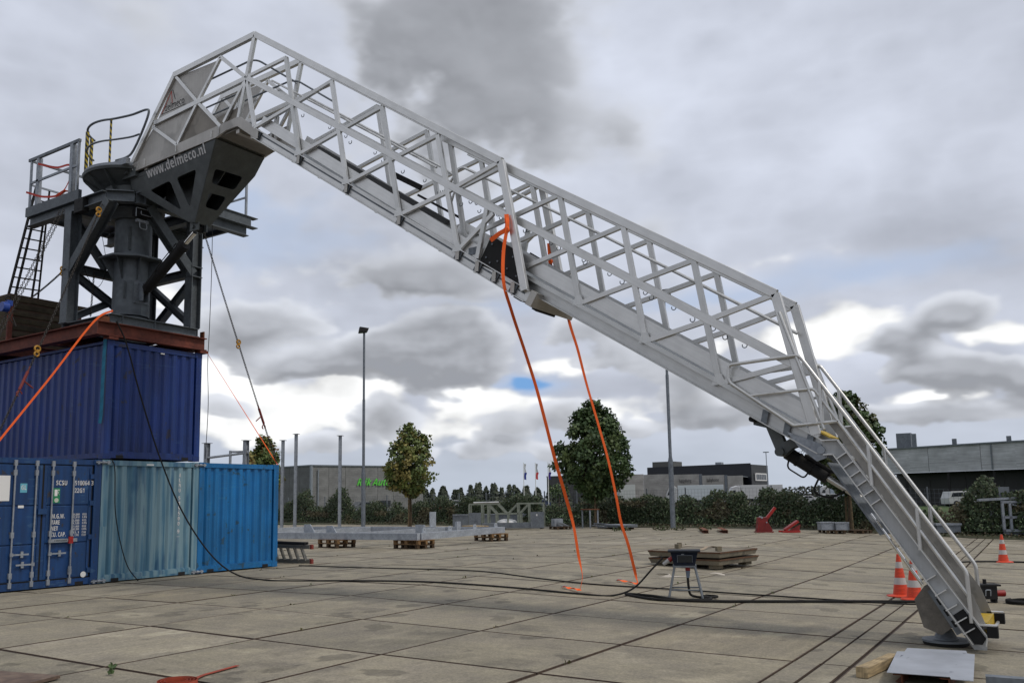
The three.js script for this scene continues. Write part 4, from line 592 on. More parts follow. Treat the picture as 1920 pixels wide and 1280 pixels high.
// one truss member between two points (z, y) of the plane x
const mem = (name, parent, x, p, q, w, h, mat = M.alu, c = 0.004) => put(name, prism(rect(w, h, c), V(x, p[1], p[0]), V(x, q[1], q[0])), mat, parent);
const lerp2 = (a, b, t) => [a[0] + (b[0] - a[0]) * t, a[1] + (b[1] - a[1]) * t];
{ // landing: two braced sides with sheet infill, floor and sill
  for (const [x, side] of [[XN, 1], [XF, -1]]) {
    const Pa = [-0.1, 9.3], Pb = [1.39, 11.05], Kt = [4.01, 11.16], Km = [3.78, 10.28], Ml = [0.72, 10.1], Mx = [2.22, 10.19], b1 = [1.56, 9.39], b2 = [3.0, 9.44], b3 = [3.56, 9.48], t1 = [2.94, 11.0], N1 = [4.05, 9.16];
    const f = put('landing_side_frame', plate([[-0.14, 9.12], [2.86, 9.22], [3.2, 9.3], [3.55, 9.3], [4.1, 8.9], [4.2, 9.06], [3.6, 9.5], [-0.1, 9.32]], [], 0.05, (z, y, t) => [x - 0.025 + t, y, z]), M.aluPlate, gang);
    f.userData.label = side > 0 ? 'near side frame of the landing with sheet panels' : 'far side frame of the landing with sheet panels';
    mem('end_post', f, x, Pa, Pb, 0.07, 0.11); mem('top_rail', f, x, [Pb[0] - 0.03, Pb[1]], Kt, 0.08, 0.125); mem('middle_rail', f, x, Ml, Km, 0.065, 0.105);
    mem('diagonal', f, x, Pb, Mx, 0.055, 0.075); mem('diagonal', f, x, Mx, b2, 0.055, 0.075); mem('diagonal', f, x, t1, Mx, 0.055, 0.075); mem('diagonal', f, x, Mx, b1, 0.055, 0.075); mem('diagonal', f, x, [0.66, 10.03], b1, 0.055, 0.075); mem('diagonal', f, x, t1, Km, 0.055, 0.075); mem('diagonal', f, x, Km, [3.1, 9.5], 0.055, 0.075);
    mem('post', f, x, Kt, Km, 0.065, 0.1); mem('post', f, x, Km, b3, 0.06, 0.085); mem('post', f, x, Km, N1, 0.06, 0.08);
    const inner = x + side * 0.02; const sheet = (pts, m = M.aluPlate) => put('sheet_panel', plate(pts, [], 0.006, (z, y, t) => [inner + t, y, z]), m, f);
    sheet([[0.74, 10.1], [1.4, 11.0], [2.93, 10.97], [2.21, 10.19]]); sheet([[-0.06, 9.35], [0.72, 10.09], [2.2, 10.18], [1.57, 9.4]]); sheet([[1.58, 9.41], [2.215, 10.17], [2.98, 9.46]], std([0.36, 0.33, 0.29], 0.6, 0.35, T.brush, 1.2));
    put('toe_board', plate([[-0.02, 9.33], [2.98, 9.44], [3.55, 9.5], [3.6, 9.75], [3.2, 9.72], [2.4, 9.66], [0.25, 9.6]], [], 0.006, (z, y, t) => [x + side * 0.035 + t, y, z]), std([0.34, 0.31, 0.27], 0.6, 0.3, T.brush, 1.1), f);
    for (const z of [0.0, 0.2, 0.45, 1.56, 2.75, 2.98]) put('web_plate', bx(x - side * 0.028 - 0.02, x - side * 0.028 + 0.02, 9.16 + z * 0.035, 9.3 + z * 0.04, z - 0.006, z + 0.006), M.alu, f);
    put('handrail', tube([[x + side * 0.1, 10.62, 1.0], [x + side * 0.1, 10.72, 3.9], [x + side * 0.1, 9.86, 5.1]], 0.02, 0.25, 8), M.galvDark, f); put('handrail', tube([[x + side * 0.1, 10.02, 1.0], [x + side * 0.1, 10.1, 3.7]], 0.018, 0, 8), M.galvDark, f);
    put('inner_post', prism(rect(0.05, 0.07), V(x + side * 0.12, 9.4, 3.15), V(x + side * 0.12, 10.0, 3.4)), M.aluB, f); put('inner_post', prism(rect(0.05, 0.05), V(x + side * 0.12, 9.4, 3.35), V(x + side * 0.12, 9.98, 3.42)), M.aluB, f);
  }
  put('landing_floor', [plate([[-0.12, 9.2], [2.9, 9.3], [3.55, 9.36], [3.55, 9.33], [2.9, 9.27], [-0.12, 9.17]], [], XF - XN - 0.06, (z, y, t) => [XN + 0.03 + t, y, z])], M.aluB, gang);
  for (const [z, y] of [[0.4, 9.14], [1.6, 9.18], [2.7, 9.22], [3.5, 9.22], [3.95, 9.0]]) put('cross_member', prism(rect(0.1, 0.08), V(XN + 0.03, y, z), V(XF - 0.03, y, z)), M.aluPlate, gang);
  put('knee_plate', plate([[2.95, 9.24], [3.55, 9.27], [4.1, 8.9], [4.12, 8.93], [3.56, 9.3], [2.95, 9.27]], [], XF - XN - 0.06, (z, y, t) => [XN + 0.03 + t, y, z]), std([0.32, 0.30, 0.27], 0.6, 0.3, T.brush, 1.3), gang);
  // maker's mark on the near sheet panel
  const logo = (g, m) => { g.scale(-1, 1, 1); g.rotateY(-Math.PI / 2); return put('logo', g, m, gang); };
  const wrap2 = (geo, z, y, rot) => { const p = geo.attributes.position, c = Math.cos(rot), s = Math.sin(rot); for (let i = 0; i < p.count; i++) { const a = p.getX(i), b = p.getY(i), d = p.getZ(i); p.setXYZ(i, XN + 0.018 - d, y + a * s + b * c, z + a * c - b * s); } geo.computeVertexNormals(); return geo; };
  put('logo_lettering', wrap2(letters('delmeco', 0.15, 'regular', 0.68, 0.002), 1.04, 10.3, 0.03), M.black, gang); put('logo_lettering', wrap2(letters('PRODUCTION', 0.05, 'regular', 0.42, 0.002), 1.36, 10.19, 0.03), std([0.12, 0.12, 0.12], 0.6), gang);
  const ln = (a, b, w, m) => put('logo_line', prism(rect(0.003, w), V(XN + 0.016, a[1], a[0]), V(XN + 0.016, b[1], b[0])), m, gang);
  ln([0.93, 10.26], [1.76, 10.285], 0.012, M.black); ln([0.93, 10.26], [1.26, 10.72], 0.014, M.redstrap); ln([1.26, 10.72], [1.3, 10.43], 0.016, M.redstrap); ln([1.3, 10.74], [1.4, 10.5], 0.014, M.black);
}
// braced boom side: nodes per bay (top, middle, bottom)
function trussSide(name, label, x, side, T0, B0, step, n, tEnd, o) {
  const f = put(name, o.chord(x, side), o.mat || M.alu, gang); f.userData.label = label;
  const top = i => [T0[0] + step[0] * i, T0[1] + step[1] * i], bot = i => [B0[0] + step[0] * i, B0[1] + step[1] * i], mid = i => lerp2(top(i), bot(i), 0.5);
  put('top_rail', prism(rect(0.08, 0.125, 0.006), V(x, o.topA[1], o.topA[0]), V(x, tEnd.t[1], tEnd.t[0])), M.alu, f);
  put('middle_rail', prism(rect(0.065, 0.11, 0.005), V(x, o.midA[1], o.midA[0]), V(x, tEnd.m[1], tEnd.m[0])), M.alu, f);
  for (let i = 0; i < n; i++) { mem('post', f, x, top(i), bot(i), 0.06, 0.085, i % 2 ? M.alu : M.aluB); if (i > 0) { mem('diagonal', f, x, bot(i - 1), mid(i), 0.055, 0.072, M.alu); mem('diagonal', f, x, mid(i - 1), top(i), 0.055, 0.072, M.aluB); } }
  mem('diagonal', f, x, mid(n - 1), tEnd.t, 0.055, 0.072); mem('diagonal', f, x, bot(n - 1), tEnd.dm || tEnd.m, 0.055, 0.072); mem('end_post', f, x, tEnd.t, tEnd.b, 0.08, 0.125, M.alu, 0.006);
  for (let i = 0; i < n; i++) for (const p of [mid(i)]) for (const k of [-0.22, 0.24]) { const hk = new THREE.TorusGeometry(0.036, 0.0075, 5, 10, 4.2).rotateZ(2.6); hk.rotateY(Math.PI / 2); put('cable_hook', hk.translate(x + side * 0.045, p[1] - 0.088 - k * 0.665, p[0] + k), M.galvDark, f); }
  for (let i = 0; i < n; i++) { put('gusset_plate', plate([[-0.11, -0.02], [0.1, -0.02], [0.04, 0.13], [-0.04, 0.13]], [], 0.01, (z, y, t) => [x - side * 0.033 + t, bot(i)[1] + y - 0.67 * z * 0.0, bot(i)[0] + z]), M.aluB, f); }
  return { f, top, bot, mid };
}
{ // main boom
  const ST = [1.262, -0.855], u = V(0, ST[1], ST[0]).normalize();
  for (const [x, side] of [[XN, 1], [XF, -1]]) {
    const A = V(x, 9.0, 4.1), B = V(x, 4.74, 10.46);
    const s = trussSide('main_boom_side', side > 0 ? 'near braced side of the upper boom section' : 'far braced side of the upper boom section', x, side, [4.94, 10.37], [5.34, 8.27], ST, 4, { t: [10.01, 7.04], m: [10.17, 6.06], b: [10.42, 4.84], dm: [9.85, 6.2] }, {
      topA: [4.01, 11.16], midA: [3.8, 10.28], mat: M.alu,
      chord: (cx, sd) => [prism(chan(0.09, 0.2, 0.012, -sd), A, B)],
    });
    mem('diagonal', s.f, x, [4.05, 9.14], s.mid(0), 0.055, 0.072); mem('diagonal', s.f, x, [3.82, 10.3], s.top(0), 0.055, 0.072);
    mem('diagonal', s.f, x, [9.72, 6.3], [9.52, 5.5], 0.06, 0.08, M.aluB);
    put('toe_board', prism(rect(0.008, 0.21), V(x + side * 0.05, 9.03 + 0.24, 4.2), V(x + side * 0.05, 5.05 + 0.22, 10.0)), M.alu, s.f);
    for (const p of [[4.15, 8.97], s.bot(0), s.bot(1), s.bot(2), s.bot(3), [9.52, 5.36], [9.85, 5.14], [10.2, 4.91]]) { const c = V(x - side * 0.022, 9.0 - (p[0] - 4.1) * 0.6698, p[0]); put('chord_stiffener', prism(rect(0.075, 0.012), c.clone().add(V(0, 0.085, 0.01)), c.clone().add(V(0, -0.085, -0.01)), V(1, 0, 0)), M.aluPlate, s.f); put('splice_plate', prism(rect(0.012, 0.17), c.clone().addScaledVector(u, -0.06).add(V(side * 0.03, 0, 0)), c.clone().addScaledVector(u, 0.06).add(V(side * 0.03, 0, 0))), M.galvDark, s.f); }
    const bp = put('roller_box', plate([[9.52, 5.42], [9.78, 5.85], [10.28, 5.5], [10.4, 4.92]], [], 0.03, (z, y, t) => [x + side * (0.03 + t), y, z]), M.black, s.f);
    for (const [z, y] of [[9.68, 5.5], [9.8, 5.7], [9.9, 5.4], [10.0, 5.55], [10.08, 5.25], [10.2, 5.42], [10.25, 5.1], [9.75, 5.4], [10.3, 5.0]]) put('bolt', cyl(0.016, 0.016, 0.012, 8).rotateZ(Math.PI / 2).translate(x + side * 0.03 - 0.01, y, z), M.galvDark, s.f);
    put('stop_bracket', [bx(x + side * 0.05 - 0.02, x + side * 0.05 + 0.02, 5.6, 5.72, 9.32, 9.5)], M.galvDark, s.f);
    if (side < 0) { put('handrail', tube([[x - 0.12, 10.2, 4.3], [x - 0.12, 7.82, 7.88], [x - 0.12, 7.5, 8.3], [x - 0.12, 7.0, 8.1]], 0.022, 0.1, 8), M.aluTube, s.f); }
    else put('handrail', tube([[x + 0.12, 10.1, 4.4], [x + 0.12, 7.3, 8.6]], 0.02, 0, 8), M.aluTube, s.f);
  }
  const floorP = (a, b, y) => put('boom_floor', prism(rect(XF - XN - 0.06, 0.03), V(AX, a[1] + y, a[0]), V(AX, b[1] + y, b[0])), M.galvDark, gang);
  floorP([4.15, 9.0], [10.4, 4.8], 0.0);
  for (let i = 0; i < 9; i++) { const z = 4.4 + i * 0.72; put('cross_member', prism(rect(0.08, 0.1), V(XN + 0.05, 9.0 - (z - 4.1) * 0.67 - 0.07, z), V(XF - 0.05, 9.0 - (z - 4.1) * 0.67 - 0.07, z)), M.aluPlate, gang); }
  put('end_cross_beam', prism(rect(0.12, 0.24), V(XN + 0.01, 4.70, 10.52), V(XF + 0.04, 4.70, 10.52), V(0, 1, 0.67)), M.aluPlate, gang);
  put('roller_guard', [prism(rect(0.16, 0.05), V(XN + 0.06, 4.76, 10.24), V(XF - 0.06, 4.76, 10.24), V(0, 1, 0.67)), prism(rect(0.1, 0.04), V(XN + 0.3, 4.6, 10.4), V(XF - 0.4, 4.6, 10.4), V(0, 1, 0.67))], M.black, gang);
  put('cable_tray', prism(rect(0.1, 0.1), V(XF - 0.14, 8.97, 4.65), V(XF - 0.14, 6.7, 8.05)), std([0.06, 0.06, 0.06], 0.7), gang); put('yellow_hose', tube([[XN + 0.2, 7.05, 7.3], [XN + 0.22, 6.55, 8.0], [XN + 0.25, 6.2, 8.6]], 0.02, 0.2, 6), M.yellow, gang); put('cable_chain', [prism(rect(0.06, 0.1), V(XN + 0.3, 7.5, 7.45), V(XN + 0.3, 7.1, 8.1)), prism(rect(0.04, 0.04), V(XN + 0.35, 7.0, 8.0), V(XN + 0.35, 6.35, 9.0))], M.black, gang);
}
{ // telescoping boom
  const ST = [1.07, -0.705];
  for (const [x, side] of [[xn, 1], [xf, -1]]) {
    const s = trussSide('telescopic_boom_side', side > 0 ? 'near braced side of the lower boom section' : 'far braced side of the lower boom section', x, side, [8.85, 7.73], [9.14, 5.95], ST, 5, { t: [14.25, 4.26], m: [14.42, 3.3], b: [14.66, 2.36] }, {
      topA: [8.6, 7.9], midA: [8.75, 7.0], mat: M.aluB,
      chord: (cx, sd) => [prism(chan(0.1, 0.19, 0.014, -sd), V(cx, 5.84, 9.0), V(cx, 2.19, 14.72)), prism(rect(0.06, 0.05), V(cx, 5.98, 9.0), V(cx, 2.34, 14.7))],
    });
    put('toe_board', prism(rect(0.01, 0.22), V(x + side * 0.02, 6.2, 9.0), V(x + side * 0.02, 2.56, 14.66)), M.alu, s.f);
    for (const z of [14.02, 14.3, 14.58]) put('chord_stiffener', prism(rect(0.08, 0.012), V(x - side * 0.02, 5.84 - (z - 9) * 0.638 + 0.085, z + 0.02), V(x - side * 0.02, 5.84 - (z - 9) * 0.638 - 0.085, z - 0.02), V(1, 0, 0)), M.galvDark, s.f);
    if (side < 0) put('handrail', tube([[x - 0.14, 7.2, 8.1], [x - 0.14, 7.62, 8.5], [x - 0.14, 6.12, 10.84], [x - 0.14, 3.84, 14.3]], 0.024, 0.14, 10), M.aluTube, s.f);
  }
  put('boom_floor', prism(rect(xf - xn - 0.06, 0.03), V(AX, 5.98, 9.0), V(AX, 2.42, 14.6)), M.galvDark, gang);
  for (let i = 0; i < 8; i++) { const z = 9.3 + i * 0.7; put('cross_member', prism(rect(0.07, 0.09), V(xn + 0.05, 5.84 - (z - 9) * 0.638, z), V(xf - 0.05, 5.84 - (z - 9) * 0.638, z)), M.aluPlate, gang); }
  put('threshold_plate', prism(rect(0.5, 0.02), V(AX - 0.2, 2.42, 14.66), V(AX - 0.2, 2.32, 14.82)), M.yellow, gang);
}
{ // stair at the lower end: stringers, treads, side panels, rails
  const S0 = [14.93, 2.28], S1 = [16.37, -0.05], d = [0.526, -0.8505];
  for (const [x, side] of [[sn, 1], [sf, -1]]) {
    const st = put('stair_stringer', plate([[14.73, 2.28], [14.93, 2.28], [16.42, -0.02], [16.4, gh(AX, 16.3) + 0.03], [16.27, gh(AX, 16.3) + 0.03], [14.87, 2.1], [14.75, 2.1]], [], 0.012, (z, y, t) => [x + side * 0.05 + t, y, z]), std([0.56, 0.575, 0.59], 0.5, 0.4, T.brush, 1.1), gang);
    st.userData.label = side > 0 ? 'near stringer of the stair with welded ribs' : 'far stringer of the stair with welded ribs';
    const flange = (a, b) => put('stringer_flange', prism(rect(0.075, 0.014), V(x + side * 0.015, a[1], a[0]), V(x + side * 0.015, b[1], b[0])), M.alu, st);
    flange([14.93, 2.28], [16.42, -0.02]); flange([14.87, 2.1], [16.27, -0.12]); flange([14.73, 2.28], [14.93, 2.28]); flange([14.75, 2.1], [14.87, 2.1]); flange([16.42, -0.02], [16.4, -0.13]);
    for (const k of [0.07, 0.12, 0.17, 0.22, 0.27, 0.32, 0.7, 0.77, 0.84, 0.9, 0.95]) { const p = [S0[0] + (S1[0] - S0[0]) * k, S0[1] + (S1[1] - S0[1]) * k]; put('stringer_rib', prism(rect(0.07, 0.012), V(x + side * 0.012, p[1], p[0]), V(x + side * 0.012, p[1] - 0.079, p[0] - 0.125)), M.alu, st); }
    put('end_cover', plate([[16.19, 0.27], [16.4, -0.05], [16.36, -0.12], [16.27, -0.12], [16.08, 0.19]], [], 0.008, (z, y, t) => [x + side * 0.038 + t, y, z]), M.black, st);
    put('side_panel', plate([[14.82, 2.5], [14.95, 2.3], [16.36, 0.04], [16.42, 0.06], [16.3, 0.42], [14.97, 2.52]], [], 0.008, (z, y, t) => [x + side * 0.06 + t, y, z]), std([0.40, 0.385, 0.36], 0.5, 0.4, T.brush, 0.9), st);
    // tubular rails
    const R = (pts, r = 0.024, f = 0.06) => put('handrail', tube(pts.map(([z, y]) => [x - side * 0.0, y, z]), r, f, 10), M.aluTube, st);
    R([[14.4, 2.49], [13.57, 3.13], [13.58, 3.36], [14.52, 3.4], [16.26, 0.69], [16.27, 0.12]]); R([[13.86, 2.92], [14.68, 2.95], [16.26, 0.42]], 0.021); R([[14.4, 2.49], [14.96, 2.51]], 0.021, 0);
    for (const [a, b] of [[[14.76, 3.03], [14.76, 2.5]], [[15.29, 2.2], [15.3, 1.7]], [[15.79, 1.43], [15.79, 0.93]]]) put('rail_post', sweep([V(x, a[1], a[0]), V(x, b[1], b[0])], 0.026, 10), M.aluTube, st);
    put('rail_post', sweep([V(x, 4.0, 14.3), V(x, 3.0, 14.6), V(x, 2.42, 14.78)], 0.022, 8), M.aluTube, st);
  }
  for (let i = 0; i < 9; i++) { const k = (i + 0.7) / 9.6, p = [S0[0] + (S1[0] - S0[0]) * k, S0[1] + (S1[1] - S0[1]) * k]; put('tread', bx(sn + 0.07, sf - 0.07, p[1] - 0.07, p[1] - 0.035, p[0] - 0.14, p[0] + 0.04), M.aluB, gang); }
  put('stair_underside', prism(rect(sf - sn - 0.14, 0.02), V(AX, 2.0, 14.78), V(AX, 1.1, 15.35)), M.galvDark, gang);
  put('bottom_step', [bx(sn + 0.08, sf - 0.08, 0.08, 0.12, 16.28, 16.42), bx(sn + 0.08, sf - 0.08, 0.0, 0.078, 16.38, 16.42)], M.yellow, gang);
  put('bumper', bx(sn - 0.04, sn + 0.08, -0.03, 0.09, 16.42, 16.53), M.rubber, gang); put('bumper', bx(sf - 0.08, sf + 0.04, 0.0, 0.12, 16.42, 16.53), M.rubber, gang); put('bumper_bracket', [bx(sn - 0.02, sn + 0.06, 0.095, 0.11, 16.34, 16.52), bx(sf - 0.06, sf + 0.02, 0.125, 0.14, 16.34, 16.52), sweep([V(sn + 0.1, 0.02, 16.46), V(sf - 0.1, 0.02, 16.46)], 0.02, 8)], M.alu, gang);
  // tilt arm and cylinder under the joint
  const arm = put('tilt_arm', [plate([[13.8, 2.64], [14.0, 2.6], [14.14, 2.46], [14.2, 2.3], [14.28, 2.34], [14.45, 2.44], [14.48, 2.3], [14.39, 2.24], [14.3, 2.21], [14.19, 2.12], [14.1, 2.14], [13.97, 2.5], [13.8, 2.55]], [], 0.03, (z, y, t) => [AX - 0.28 + t, y, z]), plate([[13.8, 2.64], [14.0, 2.6], [14.14, 2.46], [14.2, 2.3], [14.28, 2.34], [14.45, 2.44], [14.48, 2.3], [14.39, 2.24], [14.3, 2.21], [14.19, 2.12], [14.1, 2.14], [13.97, 2.5], [13.8, 2.55]], [], 0.03, (z, y, t) => [AX - 0.16 + t, y, z]), sweep([V(AX - 0.34, 2.17, 14.14), V(AX + 0.34, 2.17, 14.14)], 0.06, 14)], M.hopper, gang);
  put('arm_pin', sweep([V(AX - 0.42, 2.62, 13.82), V(AX + 0.42, 2.62, 13.82)], 0.04, 10), M.black, arm);
  put('hinge_bracket', [plate([[14.3, 2.42], [14.72, 2.24], [14.78, 2.06], [14.66, 2.02], [14.45, 2.2]], [], 0.03, (z, y, t) => [xn - 0.04 + t, y, z]), plate([[14.3, 2.42], [14.72, 2.24], [14.78, 2.06], [14.66, 2.02], [14.45, 2.2]], [], 0.03, (z, y, t) => [xf + 0.02 + t, y, z]), sweep([V(xn - 0.06, 2.16, 14.72), V(xf + 0.06, 2.16, 14.72)], 0.05, 12)], M.galv, gang);
  const a = V(AX, 2.19, 14.12), b = V(AX, 1.55, 15.05), u = b.clone().sub(a).normalize(), at = k => a.clone().addScaledVector(u, k);
  const c = put('tilt_cylinder', [sweep([at(0.04), at(0.66)], 0.088, 18), sweep([at(0.2), at(0.225)], 0.097, 18), sweep([at(0.42), at(0.445)], 0.097, 18), prism(rect(0.1, 0.03), at(0.3).add(V(0, 0.1, 0.03)), at(0.72).add(V(0, 0.1, 0.03)))], M.black, gang);
  put('piston_rod', sweep([at(0.66), at(1.14)], 0.042, 14), M.aluTube, c);
  put('hydraulic_pipe', tube([at(0.1).add(V(-0.1, -0.05, 0)), at(0.1).add(V(-0.12, -0.17, -0.03)), at(0.36).add(V(-0.12, -0.17, -0.03)), at(0.4).add(V(-0.1, -0.06, 0))], 0.012, 0.06, 6), M.black, c);
  put('hydraulic_hose', sweep(spline([at(0.55).add(V(-0.1, -0.06, 0)), at(0.55).add(V(-0.12, -0.24, -0.06)), at(0.75).add(V(-0.1, -0.2, -0.03)), at(0.92).add(V(-0.06, -0.03, 0))], 30), 0.014, 7), M.cable, c);
  // support leg and foot
  put('rod_guide', sweep([V(AX - 0.2, 1.35, 15.2), V(AX - 0.2, 0.5, 15.74)], 0.022, 10), M.chrome, gang);
  const box = put('foot_housing', plate([[15.78, 0.5], [15.66, 0.34], [15.74, 0.02], [15.93, -0.06], [16.08, 0.06], [15.84, 0.48]], [], 0.74, (z, y, t) => [AX - 0.37 + t, y, z]), std([0.17, 0.155, 0.135], 0.6, 0.2, T.grain, 0.7), gang);
  put('slotted_plate', prism(rect(0.02, 0.11), V(AX - 0.385, 0.47, 15.86), V(AX - 0.385, -0.02, 16.14)), M.galvDark, box); for (const k of [0.25, 0.5, 0.75]) put('slot', prism(rect(0.02, 0.05), V(AX - 0.389, 0.49 - k * 0.49, 15.85 + k * 0.28), V(AX - 0.389, 0.42 - k * 0.49, 15.89 + k * 0.28)), M.black, box);
  const gy = gh(AX, 15.93); put('foot_stem', [cyl(0.14, 0.08, 0.12, 16, AX - 0.06, gy + 0.06, 15.93)], M.galvDark, gang);
  const pad = put('foot_pad', [cyl(0.265, 0.265, 0.022, 40, AX - 0.06, gy + 0.04, 15.93)], M.galvDark, gang); put('pad_rubber', cyl(0.25, 0.26, 0.036, 40, AX - 0.06, gy + 0.003, 15.93), M.rubber, pad);
}
// two orange straps hanging from the boom to the ground
{
  const s1 = [[0.36, 6.05, 10.17], [0.34, 5.94, 10.19], [0.33, 5.5, 10.11], [0.35, 4.99, 10.09], [0.62, 4.6, 10.05], [1.3, 4.03, 9.87], [1.61, 3.48, 9.88], [1.92, 2.92, 9.86], [2.25, 2.29, 9.84], [2.61, 1.65, 9.83], [2.89, 1.13, 9.82], [3.15, 0.6, 9.76], [3.35, 0.2, 9.72], [3.44, -0.04, 9.62]];
  const s2 = [[1.75, 5.2, 10.4], [1.75, 4.61, 10.46], [2.1, 4.13, 10.43], [2.5, 3.58, 10.37], [2.95, 2.95, 10.33], [3.41, 2.31, 10.28], [3.88, 1.63, 10.19], [4.22, 1.13, 10.11], [4.53, 0.72, 10.09], [4.82, 0.3, 10.05], [5.01, 0.03, 10.02], [5.1, -0.06, 10.0]];
  const toCam = V(-0.84, 0, 0.54);
  const mk = (label, P, ends, tw) => {
    const t = thing('ratchet_strap', label, 'strap', [0, 0, 0], 0, 'orange straps hanging from the boom');
    put('webbing', ribbon(spline(P, 110), 0.056, 0.004, toCam, tw), M.orange, t);
    const g = p => V(p[0], gh(p[0], p[1]) + p[2], p[1]);
    put('loose_end', ribbon(spline(ends.map(g), 40), 0.06, 0.004, V(0, 1, 0.1), k => 0.5 * Math.sin(k * 14)), M.orange, t);
    const e = g(ends[ends.length - 1]); put('end_hook', [new THREE.TorusGeometry(0.035, 0.009, 6, 12, 4.6).rotateX(1.2).translate(e.x, e.y + 0.02, e.z), new THREE.TorusGeometry(0.035, 0.009, 6, 12, 4.6).rotateX(1.2).translate(e.x + 0.03, e.y + 0.02, e.z + 0.03)], M.galv, t);
    return t;
  };
  const a = mk('orange strap hanging from the boom with its end nearer the containers', s1, [[3.44, 9.62, 0.03], [3.5, 9.5, 0.05], [3.62, 9.32, 0.03], [3.72, 9.16, 0.04], [3.78, 9.06, 0.02]], k => 0.45 * Math.sin(k * 5) + 0.9 * sstep(0.7, 0.78, k) + 0.9 * sstep(0.84, 0.92, k));
  put('knot', [new THREE.TorusGeometry(0.04, 0.022, 6, 12).rotateY(1.2).translate(0.36, 5.84, 10.16), ribbon(spline([[0.37, 6.1, 10.15], [0.35, 5.86, 10.16], [0.345, 5.8, 10.02], [0.34, 5.72, 9.86]], 14), 0.07, 0.02, toCam)], M.orange, a);
  const b = mk('orange strap hanging from the boom with its end nearer the stool', s2, [[5.1, 10.0, 0.03], [5.22, 9.85, 0.04], [5.4, 9.6, 0.03], [5.52, 9.4, 0.04], [5.57, 9.33, 0.02]], k => 0.25 + 0.45 * Math.sin(k * 4.5) + 1.2 * sstep(0.84, 0.93, k));
  put('knot', [new THREE.TorusGeometry(0.04, 0.022, 6, 12).rotateY(1.2).translate(1.7, 5.62, 10.16), ribbon([V(1.7, 5.95, 10.14), V(1.7, 5.6, 10.16), V(1.72, 5.3, 10.2)], 0.06, 0.02, toCam)], M.orange, b);
}
// ------------------------------------------------------------------ things on the yard
const G = (x, z, dy = 0) => [x, gh(x, z) + dy, z];
cable('thick black cable lying from the stool to the foot of the stair', [[4.05, gh(4, 11.75) + 0.03, 11.75], [3.7, gh(3.6, 12.0) + 0.025, 12.0], [3.35, gh(3.2, 11.8) + 0.025, 11.75], [3.1, gh(3.1, 11.35) + 0.025, 11.35], [3.3, gh(3.3, 10.9) + 0.025, 10.8], [3.52, gh(3.5, 10.5) + 0.025, 10.5], [3.5, gh(3.4, 10.9) + 0.025, 11.0], [3.25, gh(3.2, 11.6) + 0.025, 11.65], [3.5, gh(3.5, 12.2) + 0.025, 12.25], [3.77, gh(3.77, 12.6) + 0.025, 12.6], [4.9, gh(4.9, 14.05) + 0.025, 14.05], [5.4, gh(5.4, 14.75) + 0.025, 14.7], [5.95, gh(5.9, 15.4) + 0.025, 15.4], [6.4, gh(6.4, 15.85) + 0.025, 15.85]], 0.024, 'black cables on the yard', 160);
cable('thin black cable snaking across the yard beyond the straps', [[5.27, 0.015, 0.39], [5.34, 0.015, 2.53], [5.6, 0.015, 5.41], [5.35, 0.015, 6.4], [4.98, gh(4.98, 7.66) + 0.015, 7.66], [4.69, gh(4.69, 9.2) + 0.015, 9.2], [4.85, gh(4.85, 10.71) + 0.015, 10.71], [4.95, gh(4.95, 12.21) + 0.015, 12.21], [5.06, gh(5.06, 14.02) + 0.015, 14.02], [5.2, gh(5.2, 14.9) + 0.015, 14.9], [5.9, gh(5.9, 15.6) + 0.015, 15.6]], 0.013, 'black cables on the yard', 120);
cable('black cable lying behind the far traffic cone', [[12, gh(12, 14.3) + 0.02, 14.3], [14.5, gh(14.5, 14.2) + 0.02, 14.2], [16.4, gh(16.4, 14.7) + 0.02, 14.7], [17.2, gh(17.2, 15.8) + 0.02, 15.8], [17.3, gh(17.3, 17.6) + 0.02, 17.6]], 0.025);
